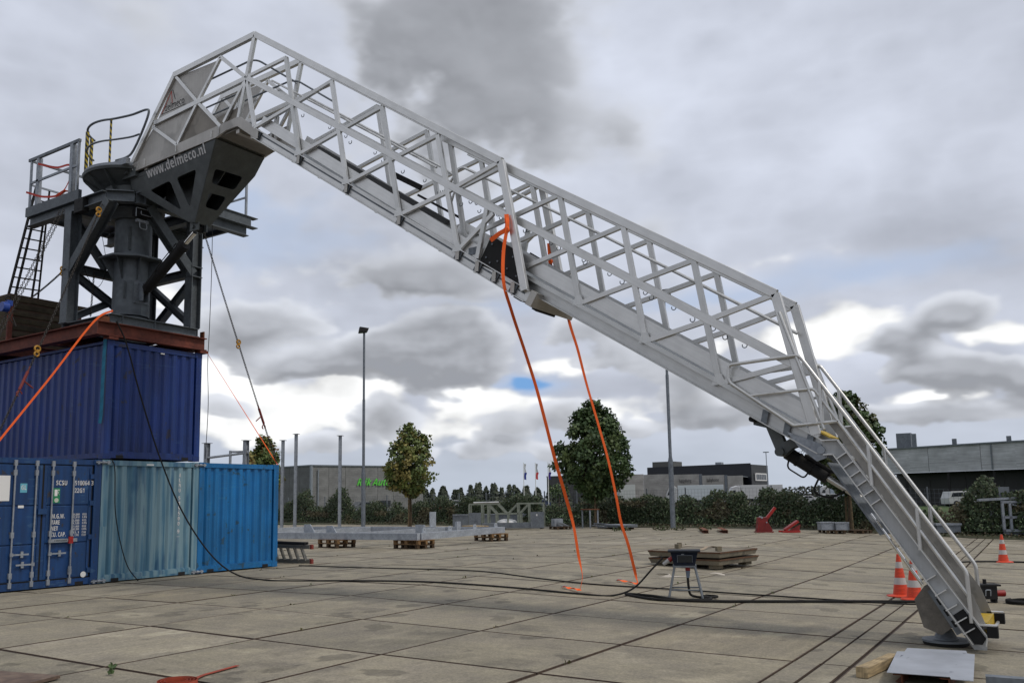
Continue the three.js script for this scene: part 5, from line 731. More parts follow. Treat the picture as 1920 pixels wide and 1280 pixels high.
// stool with power box
{
  const [x, y, z] = G(3.69, 11.56), turn = -1.2;
  const s = thing('steel_stool', 'grey steel stool with four splayed legs carrying the power box', 'stool', [x, y, z], turn), tp = 0.56;
  const leg = (a, b) => put('leg', sweep([V(a * 0.29, 0, b * 0.27), V(a * 0.17, tp, b * 0.15)], 0.019, 8), M.galvDark, s);
  for (const a of [-1, 1]) for (const b of [-1, 1]) leg(a, b);
  put('seat_frame', [cbox(0, tp, 0.15, 0.4, 0.03, 0.03), cbox(0, tp, -0.15, 0.4, 0.03, 0.03), cbox(0.185, tp, 0, 0.03, 0.03, 0.27), cbox(-0.185, tp, 0, 0.03, 0.03, 0.27)], M.galvDark, s);
  for (const b of [-1, 1]) put('cross_bar', sweep([V(-0.255, 0.17, b * 0.23), V(0.255, 0.17, b * 0.23)], 0.014, 7), M.galvDark, s);
  for (const a of [-1, 1]) put('cross_bar', sweep([V(a * 0.255, 0.19, -0.23), V(a * 0.255, 0.19, 0.23)], 0.014, 7), M.galvDark, s);
  const p = thing('power_box', 'dark blue power distribution box with red plugs on the stool', 'power box', [x, y + tp + 0.02, z], turn);
  put('housing', plate([[-0.17, 0], [0.17, 0], [0.225, 0.22], [-0.225, 0.22]], [], 0.3, (a, b, c) => [a, b, c - 0.15], 0.008), std([0.006, 0.012, 0.03], 0.9, 0, T.grain, 0.4), p);
  put('lid', plate([[-0.27, 0], [0.27, 0], [0.27, 0.02], [-0.27, 0.02]], [], 0.42, (a, b, c) => [a, 0.229 + b, c - 0.21], 0.005), std([0.012, 0.018, 0.03], 0.8, 0, T.grain, 0.4), p);
  put('window', [bx(-0.11, 0.13, 0.05, 0.165, 0.16, 0.166)], M.glassDark, p); put('window_frame', [bx(-0.12, 0.14, 0.165, 0.172, 0.16, 0.172), bx(-0.12, -0.113, 0.05, 0.165, 0.16, 0.172), bx(0.133, 0.14, 0.05, 0.165, 0.16, 0.172)], M.galvDark, p); put('maker_plate', bx(-0.05, 0.0, 0.18, 0.195, 0.161, 0.165), M.galv, p);
  const pl = (name, a, d, m1, m2) => { const q = put(name, sweep([a, a.clone().addScaledVector(d, 0.08)], 0.042, 12), m1, p); put('plug_body', [sweep([a.clone().addScaledVector(d, 0.08), a.clone().addScaledVector(d, 0.2)], t => 0.04 - 0.012 * t, 12)], m2, q); };
  pl('red_plug', V(-0.2, 0.12, 0.02), V(-0.8, -0.55, 0).normalize(), M.redpaint, std([0.45, 0.45, 0.44], 0.5)); pl('red_plug', V(0.05, -0.02, 0.0), V(0, -1, 0), M.redpaint, std([0.16, 0.2, 0.27], 0.5)); put('socket', cbox(0.05, -0.02, 0, 0.11, 0.05, 0.1), M.galvDark, p);
  cable('short black cable looping down from the plug under the box', [[x + 0.02, y + 0.36, z + 0.04], [x + 0.02, y + 0.2, z + 0.05], [x + 0.03, y + 0.07, z + 0.08], [x + 0.12, y + 0.025, z + 0.3], [x + 0.3, y + 0.025, z + 0.45], [x + 0.42, y + 0.025, z + 0.35], [x + 0.4, y + 0.028, z + 0.2]], 0.022);
}
// stack of two paving slabs on blocks
{
  const cx = 10.55, cz = 9.3, turn = -0.16, y = gh(cx, cz), rimM = std([0.12, 0.075, 0.045], 0.85, 0.1, T.rust, 0.7), conc = std([0.265, 0.252, 0.215], 0.88, 0, T.concrete, 2.1);
  const mk = (label, yy, dx, tr) => { const t = thing('paving_slab', label, 'concrete slab', [cx + dx, yy, cz], turn + tr, 'paving slabs stacked on the yard'); put('slab_body', slabGeo(1.99, 1.99, 0.12, 0.04), conc, t); put('steel_rim', plate([[-1, -1], [1, -1], [1, 1], [-1, 1]], [[[-0.96, -0.96], [-0.96, 0.96], [0.96, 0.96], [0.96, -0.96]]], 0.035, (a, b, c) => [a, 0.1 + c, b]), rimM, t); put('slab_top', bx(-0.958, 0.958, 0.121, 0.129, -0.958, 0.958), conc, t); return t; };
  const names = ['near corner', 'right corner', 'left corner', 'rear corner'];
  [[-0.75, 0.75], [0.78, 0.72], [-0.72, -0.75], [0.7, -0.7]].forEach(([a, b], i) => { const c = Math.cos(turn), s = Math.sin(turn); tag(put('timber_block', cbox(0, 0.045, 0, 0.3, 0.09, 0.22), M.slabOld), `pale block under the slab stack at its ${names[i]}`, 'block', 'blocks under the slab stack'); const o = scene.children[scene.children.length - 1]; o.position.set(cx + a * c + b * s, y - 0.0, cz - a * s + b * c); o.rotation.y = turn; });
  mk('lower of the two paving slabs stacked beyond the stool', y + 0.092, 0, 0); mk('upper of the two paving slabs stacked beyond the stool', y + 0.092 + 0.175, -0.04, 0.02);
  put('spacer', cbox(cx, y + 0.246, cz, 0.2, 0.034, 0.2), M.woodDark); scene.children[scene.children.length - 1].userData = { label: 'dark wood spacer between the two stacked slabs', category: 'spacer' };
  const top = y + 0.092 + 0.175 + 0.136; [[-0.55, 0.55, 'left'], [0.75, 0.1, 'right'], [0.55, -0.85, 'rear']].forEach(([a, b, n], i) => { const o = put('concrete_cube', cbox(0, 0.055, 0, 0.12, 0.11, 0.12), M.slabOld); o.position.set(cx + [0.15, -0.62, 0.75][i], top, cz + [-0.75, 0.62, -0.95][i]); o.rotation.y = turn + i; tag(o, `small concrete cube on the upper slab, the ${['left', 'nearest', 'rear'][i]} one`, 'concrete cube', 'small cubes on the upper slab'); });
  tag(put('lashing_strap', ribbon(spline([[cx - 1.06, top - 0.15, cz + 0.1], [cx - 1.05, top + 0.0, cz + 0.1], [cx - 0.9, top + 0.01, cz + 0.08], [cx - 0.3, top + 0.02, cz + 0.1], [cx + 0.3, top + 0.05, cz + 0.0], [cx + 0.9, top + 0.01, cz - 0.05], [cx + 1.03, top - 0.02, cz - 0.05]], 40), 0.06, 0.006, V(0, 1, 0.1), k => 0.5 * Math.sin(k * 9)), std([0.3, 0.24, 0.17], 0.8)), 'dirty beige strap laid over the two stacked slabs', 'strap', 'lashing straps');
  tag(put('lashing_strap', ribbon(spline([[7.6, gh(7.6, 9.3) + 0.012, 9.3], [7.3, gh(7.3, 9.6) + 0.03, 9.75], [7.1, gh(7.1, 9.9) + 0.015, 9.6], [7.6, gh(7.6, 10.2) + 0.03, 10.3], [8.0, gh(8, 10.2) + 0.06, 10.5], [8.1, gh(8, 10.2) + 0.02, 10.7]], 50), 0.05, 0.006, V(0, 1, 0.2), k => 0.6 * Math.sin(k * 12)), std([0.5, 0.46, 0.4], 0.8)), 'pale crumpled strap lying on the ground behind the stool', 'strap', 'lashing straps');
}
// traffic cones
function cone() {
  const t = thing('traffic_cone', '', 'traffic cone', [0, 0, 0], 0, 'traffic cones by the stair');
  const prof = (y0, y1) => { const R = y => 0.135 - 0.105 * (y - 0.03) / 0.72; return new THREE.LatheGeometry([new THREE.Vector2(R(y0), y0), new THREE.Vector2(R(y1), y1)], 28); };
  put('base', [new THREE.LatheGeometry([[0, 0], [0.24, 0], [0.25, 0.012], [0.235, 0.03], [0.15, 0.045], [0.137, 0.05]].map(p => new THREE.Vector2(...p)), 8)], M.coneRed, t);
  for (const [a, b] of [[0.04, 0.22], [0.34, 0.51], [0.62, 0.75]]) put('orange_band', b > 0.7 ? [prof(a, b), cyl(0.03, 0.024, 0.012, 16, 0, 0.748, 0)] : prof(a, b), M.coneRed, t);
  for (const [a, b] of [[0.22, 0.34], [0.51, 0.62]]) put('reflective_band', prof(a, b), M.coneWhite, t);
  return t;
}
{ const c = cone(); c.position.set(...G(6.5, 14.55)); c.userData.label = 'left traffic cone of the pair behind the stair'; dup(c, 'right traffic cone of the pair, half hidden by the stair', G(6.1, 14.84), 0.5); dup(c, 'traffic cone standing alone at the far right', G(17.1, 15.48), 0.9); }
// small floodlight box and coiled cable right of the stair
{
  const t = thing('control_box', 'small black electrical box with a red plug right of the stair', 'electrical box', G(6.55, 15.95), -1.1);
  put('housing', [bx(-0.17, 0.1, 0.06, 0.28, -0.12, 0.12)], M.black, t); put('lid', [bx(-0.2, 0.16, 0.28, 0.31, -0.14, 0.14), cyl(0.03, 0.03, 0.08, 10, -0.05, 0.31, 0)], M.black, t); put('handle', tube([[-0.1, 0.12, 0.13], [-0.1, 0.22, 0.15], [-0.02, 0.22, 0.15], [-0.02, 0.12, 0.13]], 0.01, 0.02, 6), M.galv, t);
  put('red_plug', sweep([V(0.1, 0.15, 0.02), V(0.26, 0.15, 0.02)], 0.055, 12), M.redpaint, t); for (const a of [-0.12, 0.08]) put('foot', bx(a - 0.02, a + 0.02, 0, 0.06, -0.1, 0.1), M.black, t);
  const P = [[6.6, 0.17, 16.15], [6.62, 0.1, 16.3], [6.6, 0.03, 16.45]]; const pts = []; for (let k = 0; k < 40; k++) { const a = k * 0.62; pts.push(V(6.6 + 0.22 * Math.cos(a) * (1 + 0.1 * Math.sin(k)), gh(6.6, 16.4) + 0.022 + 0.012 * Math.floor(k / 10), 16.48 + 0.27 * Math.sin(a))); } tag(put('cable_coil', sweep(spline(pts, 160), 0.02, 7), M.cable), 'black cable coiled on the ground right of the stair', 'cable', 'black cables on the yard');
}
// aluminium sheet, timber and steel bars at lower right
{
  const y = -0.066; tag(put('metal_sheet', plate([[-1.84, -15.77], [-0.62, -15.66], [-0.6, -15.73], [-0.36, -15.72], [-0.27, -16.28], [-0.44, -16.31], [-0.46, -16.38], [-1.9, -16.5], [-1.9, -16.32], [-1.8, -16.3], [-1.83, -15.9]], [], 0.005, (a, b, c) => [a, y + c, -b]), std([0.55, 0.57, 0.60], 0.48, 0.4, tex(512, (u, v) => { const s = tnoise(u * 6, v * 60, 60, 201), p = tfbm(u, v, 4, 5, 203), k = sstep(0.60, 0.70, tfbm(u, v * 0.99, 5, 5, 211)) * sstep(0.35, 0.6, s); return [0.86 + 0.1 * (p - 0.5) * 2 - 0.4 * k, 0.87 + 0.2 * (p - 0.5) - 0.4 * k, 0.89 + 0.2 * (p - 0.5) - 0.38 * k]; }), 1.1)), 'scuffed grey metal sheet with notched edges lying near the foot', 'metal sheet');
  for (const [i, z] of [[0, 15.85], [1, 16.25]].entries()) { const o = put('steel_bar', prism(chan(0.08, 0.09, 0.008), V(-1.78, gh(-1, 16) + 0.047, z[1]), V(-0.5, gh(-0.4, 16) + 0.047, z[1] + 0.02)), M.rust); tag(o, i ? 'rusty channel under the metal sheet, the nearer one' : 'rusty channel under the metal sheet, the one toward the timber', 'steel bar', 'bars under the metal sheet'); }
  tag(put('timber', prism(rect(0.11, 0.1, 0.006), V(-1.72, gh(-1.7, 15.5) + 0.052, 15.52), V(-0.72, gh(-0.8, 15.6) + 0.052, 15.64)), M.woodPale), 'pale square timber left of the metal sheet', 'timber');
  tag(put('steel_channel', prism(chan(0.12, 0.1, 0.01), V(-1.5, gh(-1.4, 16.6) + 0.052, 16.56), V(-1.35, gh(-1.4, 17.2) + 0.052, 18.1)), M.galvDark), 'grey steel channel lying at the lower right edge', 'steel bar');
}
// lower left: steel plate edge, orange strap coil
{
  const t = tag(put('steel_plate', plate([[-5.95, -9.05], [-6.12, -8.28], [-6.6, -7.7], [-8.2, -8.2], [-7.9, -9.6]], [], 0.03, (a, b, c) => [a, gh(-6, 9) + 0.01 + c, -b]), std([0.2, 0.185, 0.17], 0.65, 0.3, T.rust, 1.3)), 'worn steel plate lying at the lower left corner', 'steel plate');
  const pts = []; for (let k = 0; k < 60; k++) { const a = k * 0.35, r = 0.09 + k * 0.0017; pts.push(V(-5.55 + r * Math.cos(a), gh(-5.5, 10.2) + 0.034, 10.28 + r * Math.sin(a))); }
  for (const [x, z] of [[-5.15, 10.12], [-4.95, 10.07], [-4.62, 10.0]]) pts.push(V(x, gh(x, z) + 0.014, z));
  tag(put('strap_coil', ribbon(spline(pts, 260), 0.05, 0.004, V(0, 1, 0), k => Math.PI / 2 * (1 - sstep(0.9, 0.97, k))), std([0.36, 0.055, 0.022], 0.75, 0, T.streak, 0.3)), 'rolled orange red strap at the bottom edge of the yard', 'strap', 'lashing straps');
  const wv = []; for (let k = 0; k < 26; k++) { const u = k / 26; wv.push(leafQuad(V(-5.34 + u * -0.28 + rr(-0.02, 0.02), gh(-5.3, 9.2) + 0.005 + rr(0, 0.03), 8.93 + u * 0.42 + rr(-0.02, 0.02)), 0.05, [0.05, 0.09, 0.02])); } stuff(tag(put("weeds", leafMesh(wv), M.leaf), 'green weeds growing in the slab joint', 'weeds'));
}
// steel ladders on edge beside the bright container
for (const [k, dx, lab, m] of [[0, 0, 'aluminium ladder on edge beside the bright blue container, nearer one', std([0.26, 0.25, 0.22], 0.5, 0.4, T.brush, 0.6)], [1, 0.22, 'aluminium ladder on edge beside the bright blue container, farther one', M.galvDark]]) {
  const t = thing('aluminium_ladder', lab, 'ladder', [5.95 + dx, 0.0, 0.12 - k * 0.25], 0.08, 'ladders beside the bright blue container');
  const lean = 0.14; for (const y of [0.06, 0.44]) put('rail', prism(rect(0.03, 0.09), V(y * -lean, y, 0), V(y * -lean, y + 0.05 * (y > 0.2), -3.6)), m, t);
  for (let i = 0; i < 12; i++) put('rung', prism(rect(0.09, 0.03), V(-0.01, 0.08, -0.16 - i * 0.25), V(-0.06, 0.43, -0.28 - i * 0.25), V(0, 0, 1)), m, t);
  for (const y of [0.06, 0.44]) put('end_cap', bx(-0.05, 0.03, y - 0.055, y + 0.055, 0.0, 0.06), std([0.2, 0.03, 0.02], 0.6), t);
  put('dark_side_rail', prism(rect(0.06, 0.07), V(-0.12, 0.53, -0.1 + k * 0.1), V(-0.12, 0.6, -3.6)), M.black, t);
}
// pallets
function pallet(label, x, z, turn, n, group = 'pallets under the steel frame') {
  const out = []; for (let k = 0; k < n; k++) {
    const t = thing('wooden_pallet', typeof label === 'string' ? label : label[k], 'pallet', [x, gh(x, z) + k * 0.146, z], turn + k * 0.05, group), w = k % 2 ? M.wood : M.woodDark;
    for (const b of [-0.35, 0, 0.35]) { put('bottom_board', cbox(0, 0.011, b, 1.2, 0.022, 0.1), w, t); for (const a of [-0.53, 0, 0.53]) put('block', cbox(a, 0.067, b, 0.13, 0.088, 0.1), w, t); }
    for (const a of [-0.53, 0, 0.53]) put('cross_board', cbox(a, 0.121, 0, 0.12, 0.02, 0.8), w, t); for (let i = 0; i < 5; i++) put('top_board', cbox(0, 0.138, -0.35 + i * 0.175, 1.2, 0.014, 0.12), w, t); out.push(t);
  } return out;
}
pallet(['lower dark pallet under the galvanised frame, left stack', 'upper dark pallet under the galvanised frame, left stack'], 12.45, -5.3, 1.35, 2);
pallet(['lower pallet under the corner of the galvanised frame', 'upper pallet under the corner of the galvanised frame'], 12.75, -1.95, 1.45, 2);
pallet(['lower pallet under the right end of the galvanised frame', 'upper pallet under the right end of the galvanised frame'], 17.95, -2.3, 1.2, 2);
pallet(['lower pallet under the rear of the galvanised frame', 'upper pallet under the rear of the galvanised frame'], 18.3, -8.2, 1.3, 2);
{
  const t = thing('steel_beam_assembly', 'large light grey galvanised beam frame lying on pallets', 'steel frame'), y = 0.294, h = 0.23, B = rect(0.16, h), Y = y + h / 2, lg = std([0.60, 0.64, 0.68], 0.5, 0.3, T.galv, 1.2);
  put('beam', prism(B, V(12.45, Y, -1.5), V(12.0, Y, -12.5)), lg, t); put('beam', prism(B, V(12.56, Y, -1.55), V(18.6, Y, -2.15)), lg, t); put('beam', prism(B, V(18.45, Y, -2.25), V(18.1, Y, -12.4)), lg, t); put('beam', prism(rect(0.14, 0.22), V(12.5, y + 0.12, -4.4), V(18.3, y + 0.12, -4.9)), lg, t); put('beam', prism(rect(0.14, 0.22), V(12.3, y + 0.12, -8.4), V(18.2, y + 0.12, -8.9)), lg, t); put('beam', prism(rect(0.14, 0.26), V(12.2, Y, -12.45), V(18.0, Y, -12.4)), lg, t);
  for (const [x, z, w, hh] of [[12.62, -5.5, 0.5, 0.45], [12.6, -6.6, 0.55, 0.5], [12.6, -8.6, 0.5, 0.42]]) put('gusset_plate', plate([[0, 0], [w, 0], [w, hh], [w * 0.4, hh], [0, hh * 0.45]], [], 0.03, (a, b, c) => [x + c, y + 0.02 + b, z - a]), lg, t);
  put('upright_plate', bx(18.2, 18.6, y + 0.02, y + 0.85, -5.6, -5.56), lg, t); put('upright_plate', bx(12.52, 12.56, y + 0.302, y + 0.72, -9.9, -9.2), lg, t);
  for (const [x, z] of [[12.9, -1.62], [14.6, -1.8], [16.4, -1.98], [18.0, -2.1]]) put('lug', plate([[-0.12, 0], [0.12, 0], [0.06, 0.17], [-0.06, 0.17]], [round([[-0.03, 0.06], [0.03, 0.06], [0.03, 0.12], [-0.03, 0.12]], 0.03)], 0.03, (a, b, c) => [x + a, y + h + b, z + c - 0.015]), lg, t);
  put('bracket', [bx(16.5, 16.75, y + 0.02, y + 0.5, -3.0, -2.9), bx(15.2, 15.3, y, y + 0.42, -3.9, -3.5)], lg, t);
}
// three tall steel posts with cap plates, and a pipe gate frame behind the containers
[[20.9, -17.5, 4.88, 'left'], [21.25, -16.9, 5.2, 'middle'], [22.3, -14.75, 5.05, 'right']].forEach(([x, z, h, n]) => { const t = thing('steel_post', `${n} of the three tall galvanised posts beyond the containers`, 'post', [x, 0, z], 0.5, 'tall steel posts'); put('shaft', prism(ibeam(0.14, 0.14, 0.012, 0.014), V(0, 0.02, 0), V(0, h, 0), V(1, 0, 0)), M.galv, t); put('cap_plate', bx(-0.16, 0.16, h, h + 0.02, -0.15, 0.15), M.galv, t); put('base_plate', bx(-0.19, 0.19, 0, 0.02, -0.19, 0.19), M.galv, t); });
{ const t = thing('pipe_gate_frame', 'galvanised gate frame of pipes showing above the bright blue container', 'gate frame'); for (const [x, z, h] of [[15.07, -16.1, 4.4], [16.05, -14.6, 4.5]]) { put('post', prism(ibeam(0.2, 0.2, 0.012, 0.016), V(x, 0.02, z), V(x, h, z), V(1, 0, 0)), M.galv, t); put('cap_plate', bx(x - 0.18, x + 0.18, h, h + 0.02, z - 0.16, z + 0.16), M.galv, t); } put('post', sweep([V(15.66, 0, -15.2), V(15.66, 4.05, -15.2)], 0.06, 10), M.galv, t); put('crossbar', sweep([V(15.0, 3.72, -16.2), V(16.1, 3.95, -14.5)], 0.055, 8), M.galv, t); put('crossbar', sweep([V(15.66, 4.0, -15.2), V(16.1, 4.0, -14.5)], 0.045, 8), M.galv, t); }
// two flood light masts
function mast(label, x, z, h, turn) { const t = thing('light_mast', label, 'light mast', G(x, z), turn, 'yard light masts'); put('pole', [sweep([V(0, 0, 0), V(0, h * 0.28, 0)], 0.13, 14), sweep([V(0, h * 0.28, 0), V(0, h * 0.3, 0)], k => 0.13 - 0.045 * k, 14), sweep([V(0, h * 0.3, 0), V(0, h * 0.65, 0)], 0.085, 12), sweep([V(0, h * 0.65, 0), V(0, h, 0)], 0.07, 12)], std([0.27, 0.3, 0.33], 0.55, 0.3, T.galv, 1.2), t); const f = put('floodlight', [plate([[-0.28, -0.16], [0.22, -0.1], [0.3, 0.1], [-0.22, 0.16]], [], 0.42, (a, b, c) => [a - 0.05, h + 0.12 + b, c - 0.21], 0.02)], M.black, t); put('lamp_glass', plate([[-0.26, -0.19], [0.2, -0.13], [0.2, -0.115], [-0.26, -0.175]], [], 0.36, (a, b, c) => [a - 0.05, h + 0.115 + b, c - 0.18]), M.glassDark, f); put('bracket', cbox(0, h - 0.02, 0, 0.12, 0.1, 0.12), M.galvDark, t); return t; }
mast('tall light mast rising beside the grey hall', 28.9, -19.2, 12.1, -0.7); mast('tall light mast beyond the boom, in front of the hedge', 31.6, -0.3, 12.25, 2.1);
// by the hedge: trough, green frame, pallets, sheets
{
  const t = thing('steel_trough', 'dark grey steel trough with a sloping end by the hedge', 'trough', G(29.8, -14.2), 0.42); put('wall', plate([[0, 0.05], [3.3, 0.05], [3.3, 0.75], [-0.9, 0.75]], [], 0.04, (a, b, c) => [c, b, 4.2 - a]), M.galvDark, t); put('rim', bx(-0.04, 0.1, 0.75, 0.8, 0.9, 5.1), M.galv, t); put('wall', plate([[0, 0.05], [3.3, 0.05], [3.3, 0.75], [-0.9, 0.75]], [], 0.04, (a, b, c) => [1.2 + c, b, 4.2 - a]), M.galvDark, t); put('floor', bx(0.04, 1.2, 0.05, 0.09, 0.9, 4.2), M.galvDark, t); for (const z of [1.2, 3.6]) put('bearer', bx(0, 1.2, 0, 0.05, z, z + 0.1), M.woodDark, t);
}
{
  const t = thing('green_frame', 'pale green steel frame with grey end panels and a white tarpaulin', 'steel frame', G(29.6, -9.2), -1.12), gm = std([0.26, 0.29, 0.24], 0.7, 0, T.grain, 0.9), r = rect(0.08, 0.08), b = (p, q) => put('frame_bar', prism(r, V(...p), V(...q)), gm, t);
  for (const z of [-0.2, 0.4]) { for (const x of [-2.05, -1.35, -1.0, 0.65, 1.25, 2.05]) b([x, 0.1, z], [x, 1.34, z]); b([-2.05, 1.38, z], [-0.45, 1.38, z]); b([0.6, 1.38, z], [2.05, 1.38, z]); b([-1.0, 1.34, z], [-0.55, 0.86, z]); b([-0.45, 1.34, z], [0.0, 0.86, z]); b([0.6, 1.34, z], [0.1, 0.86, z]); b([1.22, 1.34, z], [0.75, 0.86, z]); b([-0.55, 0.84, z], [0.8, 0.84, z]); b([-0.55, 0.1, z], [-0.55, 0.82, z]); b([0.1, 0.1, z], [0.1, 0.82, z]); b([0.8, 0.1, z], [0.8, 0.82, z]); }
  for (const x of [-2.05, -0.45, 0.6, 2.05]) b([x, 1.38, -0.16], [x, 1.38, 0.36]);
  put('end_panel', bx(-2.05, -1.38, 0.05, 0.92, 0.5, 0.54), M.galvDark, t); put('end_panel', bx(1.35, 2.08, 0.05, 0.92, 0.5, 0.54), M.galvDark, t); put('panel_label', bx(1.66, 1.73, 0.7, 0.8, 0.54, 0.545), M.white, t); put('trough', bx(-1.35, 1.32, 0.06, 0.34, -0.4, 0.5), M.galvDark, t);
  put('tarpaulin', [new THREE.SphereGeometry(0.36, 14, 8, 0, 6.29, 0, 1.5).scale(1.6, 0.6, 0.9).translate(0.0, 0.34, 0.1)], M.white, t); put('loose_tube', sweep([V(-1.8, 1.46, 0.4), V(-0.4, 1.47, 0.42)], 0.045, 8), M.alu, t); for (const x of [-1.9, -0.2, 1.9]) put('bearer', bx(x - 0.06, x + 0.06, 0, 0.05, -0.5, 0.5), M.woodDark, t);
}
pallet(['pale pallet with long boards in front of the green frame'], 26.2, -8.9, 1.1, 1, 'pallets along the hedge'); { const t = thing('board_stack', 'stack of pale boards lying on a pallet by the green frame', 'boards', G(26.2, -8.9, 0.148), 1.1); for (let i = 0; i < 3; i++) for (let k = 0; k < 4; k++) put('board', cbox(0.05 * i, 0.03 + i * 0.05, -0.3 + k * 0.2, 1.5, 0.045, 0.18), i === 2 ? M.woodPale : M.wood, t); }
pallet(['dark pallet with metal parts right of the green frame'], 29.7, -5.9, 0.9, 1, 'pallets along the hedge'); { const t = thing('metal_parts', 'grey box and slanted brackets lying on the dark pallet', 'metal parts', G(29.7, -5.9, 0.148), 1.0); put('box', bx(0.15, 0.55, 0, 0.4, -0.25, 0.25), M.galv, t); for (let i = 0; i < 4; i++) put('bracket', prism(rect(0.12, 0.03), V(-0.5 + i * 0.15, 0.02, 0.25), V(-0.38 + i * 0.15, 0.2, -0.1)), M.galv, t); }
{ const t = thing('small_table', 'brown topped table with thin pale legs by the hedge', 'table', G(31.4, -5.0), 1.0); put('table_top', bx(-0.5, 0.5, 0.98, 1.03, -0.3, 0.3), M.rust, t); for (const [a, b] of [[-0.42, 0.24], [0.42, 0.24], [-0.42, -0.24], [0.42, -0.24]]) put('leg', bx(a - 0.03, a + 0.03, 0, 0.98, b - 0.03, b + 0.03), M.galv, t); }
{ const t = thing('steel_sheets', 'flat pile of grey steel sheets under the second strap', 'steel sheets', G(30.2, -2.6), 1.05); put('bearer', cbox(-0.5, 0.05, 0, 0.1, 0.1, 0.9), M.woodDark, t); put('bearer', cbox(0.5, 0.05, 0, 0.1, 0.1, 0.9), M.woodDark, t); for (let i = 0; i < 4; i++) put('sheet', cbox(rr(-0.05, 0.05), 0.12 + i * 0.035, rr(-0.05, 0.05), 1.7, 0.025, 0.9), i % 2 ? M.galv : M.galvDark, t); }
{ const t = thing('steel_offcuts', 'low heap of light steel offcuts at the edge of the slabs', 'steel offcuts', G(31.2, -4.1), 0.8); for (let i = 0; i < 7; i++) put('offcut', prism(rect(0.12, 0.04), V(-0.8 + rr(-0.2, 0.2), 0.03 + i * 0.035, rr(-0.3, 0.3)), V(0.8 + rr(-0.2, 0.2), 0.04 + i * 0.035, rr(-0.3, 0.3))), i % 2 ? M.galv : M.galvDark, t); }
[['left', 25.9, 3.6], ['right', 26.1, 4.4]].forEach(([n, x, z]) => tag(put('rusty_channel', prism(chan(0.22, 0.14, 0.012), V(x, gh(x, z) + 0.072, z), V(x + 3.0, gh(x + 3, z - 1) + 0.072, z - 1.35)), M.rust), `${n} one of two rusty brown channels lying before the hedge`, 'steel bar', 'rusty channels'));
// red fork attachment in two pieces
{
  const t = thing('red_attachment', 'upright dark red steel attachment with a raised arm by the hedge', 'machine part', G(27.5, 5.7), -1.05); put('body', plate([[-0.5, 0], [0.28, 0], [0.36, 0.12], [0.12, 0.55], [0.12, 0.82], [-0.38, 0.82], [-0.42, 0.4]], [], 0.5, (a, b, c) => [a, b, c - 0.25], 0.01), M.reddark, t); put('base_plate', bx(-0.55, 0.4, 0, 0.05, -0.35, 0.35), M.reddark, t); put('arm', prism(rect(0.2, 0.15), V(0.0, 0.62, 0), V(0.62, 1.36, 0)), M.redpaint, t); put('pin', sweep([V(-0.2, 0.82, -0.3), V(-0.2, 0.82, 0.3)], 0.06, 10), M.galv, t); put('pin', sweep([V(0.05, 0.55, -0.3), V(0.05, 0.55, 0.3)], 0.04, 10), M.galv, t);
  t.scale.setScalar(0.78); const u = thing('red_fork', 'bright red steel fork lying beside the upright attachment', 'machine part', G(28.1, 6.6), -1.05); put('tine', prism(rect(0.2, 0.12), V(-0.5, 0.07, 0.25), V(0.55, 0.07, 0.25)), M.redpaint, u); put('tine', prism(rect(0.2, 0.12), V(-0.6, 0.07, -0.25), V(0.45, 0.07, -0.25)), M.redpaint, u); put('arm', prism(rect(0.5, 0.14), V(-0.3, 0.16, 0), V(0.5, 0.68, 0)), M.redpaint, u); put('cross_plate', plate([[-0.2, 0.1], [0.5, 0.1], [0.6, 0.5]], [], 0.03, (a, b, c) => [a, b, c + 0.26]), M.reddark, u); u.scale.setScalar(0.72);
}
// grey crates and boards on pallets before the hedge
pallet(['pallet with grey bins at the foot of the staked tree'], 29.3, 8.1, 0.55, 1, 'pallets along the hedge'); pallet(['empty pallet right of the grey bins'], 30.4, 8.95, 0.6, 1, 'pallets along the hedge');
for (const [i, n] of ['left', 'right'].entries()) { const t = thing('grey_bin', `${n} of two grey metal bins on the pallet by the tree`, 'bin', G(29.05 + i * 0.34, 7.9 + i * 0.55, 0.148), -1.0, 'grey bins'); put('body', bx(-0.28, 0.28, 0, 0.3, -0.22, 0.22), M.galv, t); put('rim', [bx(-0.31, 0.31, 0.3, 0.34, -0.25, 0.25)], M.galv, t); put('corner_bar', [bx(-0.3, -0.26, 0, 0.3, 0.22, 0.25), bx(0.26, 0.3, 0, 0.3, 0.22, 0.25)], M.galvDark, t); }
{ const t = thing('grey_chest', 'grey lidded chest on the ground behind the stair rail', 'chest', G(32.2, 12.3), -1.05); put('body', bx(-0.5, 0.5, 0.1, 0.42, -0.3, 0.3), M.galvDark, t); put('lid', bx(-0.55, 0.55, 0.42, 0.5, -0.34, 0.34), M.galv, t); for (const a of [-0.4, 0.4]) put('foot', bx(a - 0.06, a + 0.06, 0, 0.1, -0.25, 0.25), M.woodDark, t); }
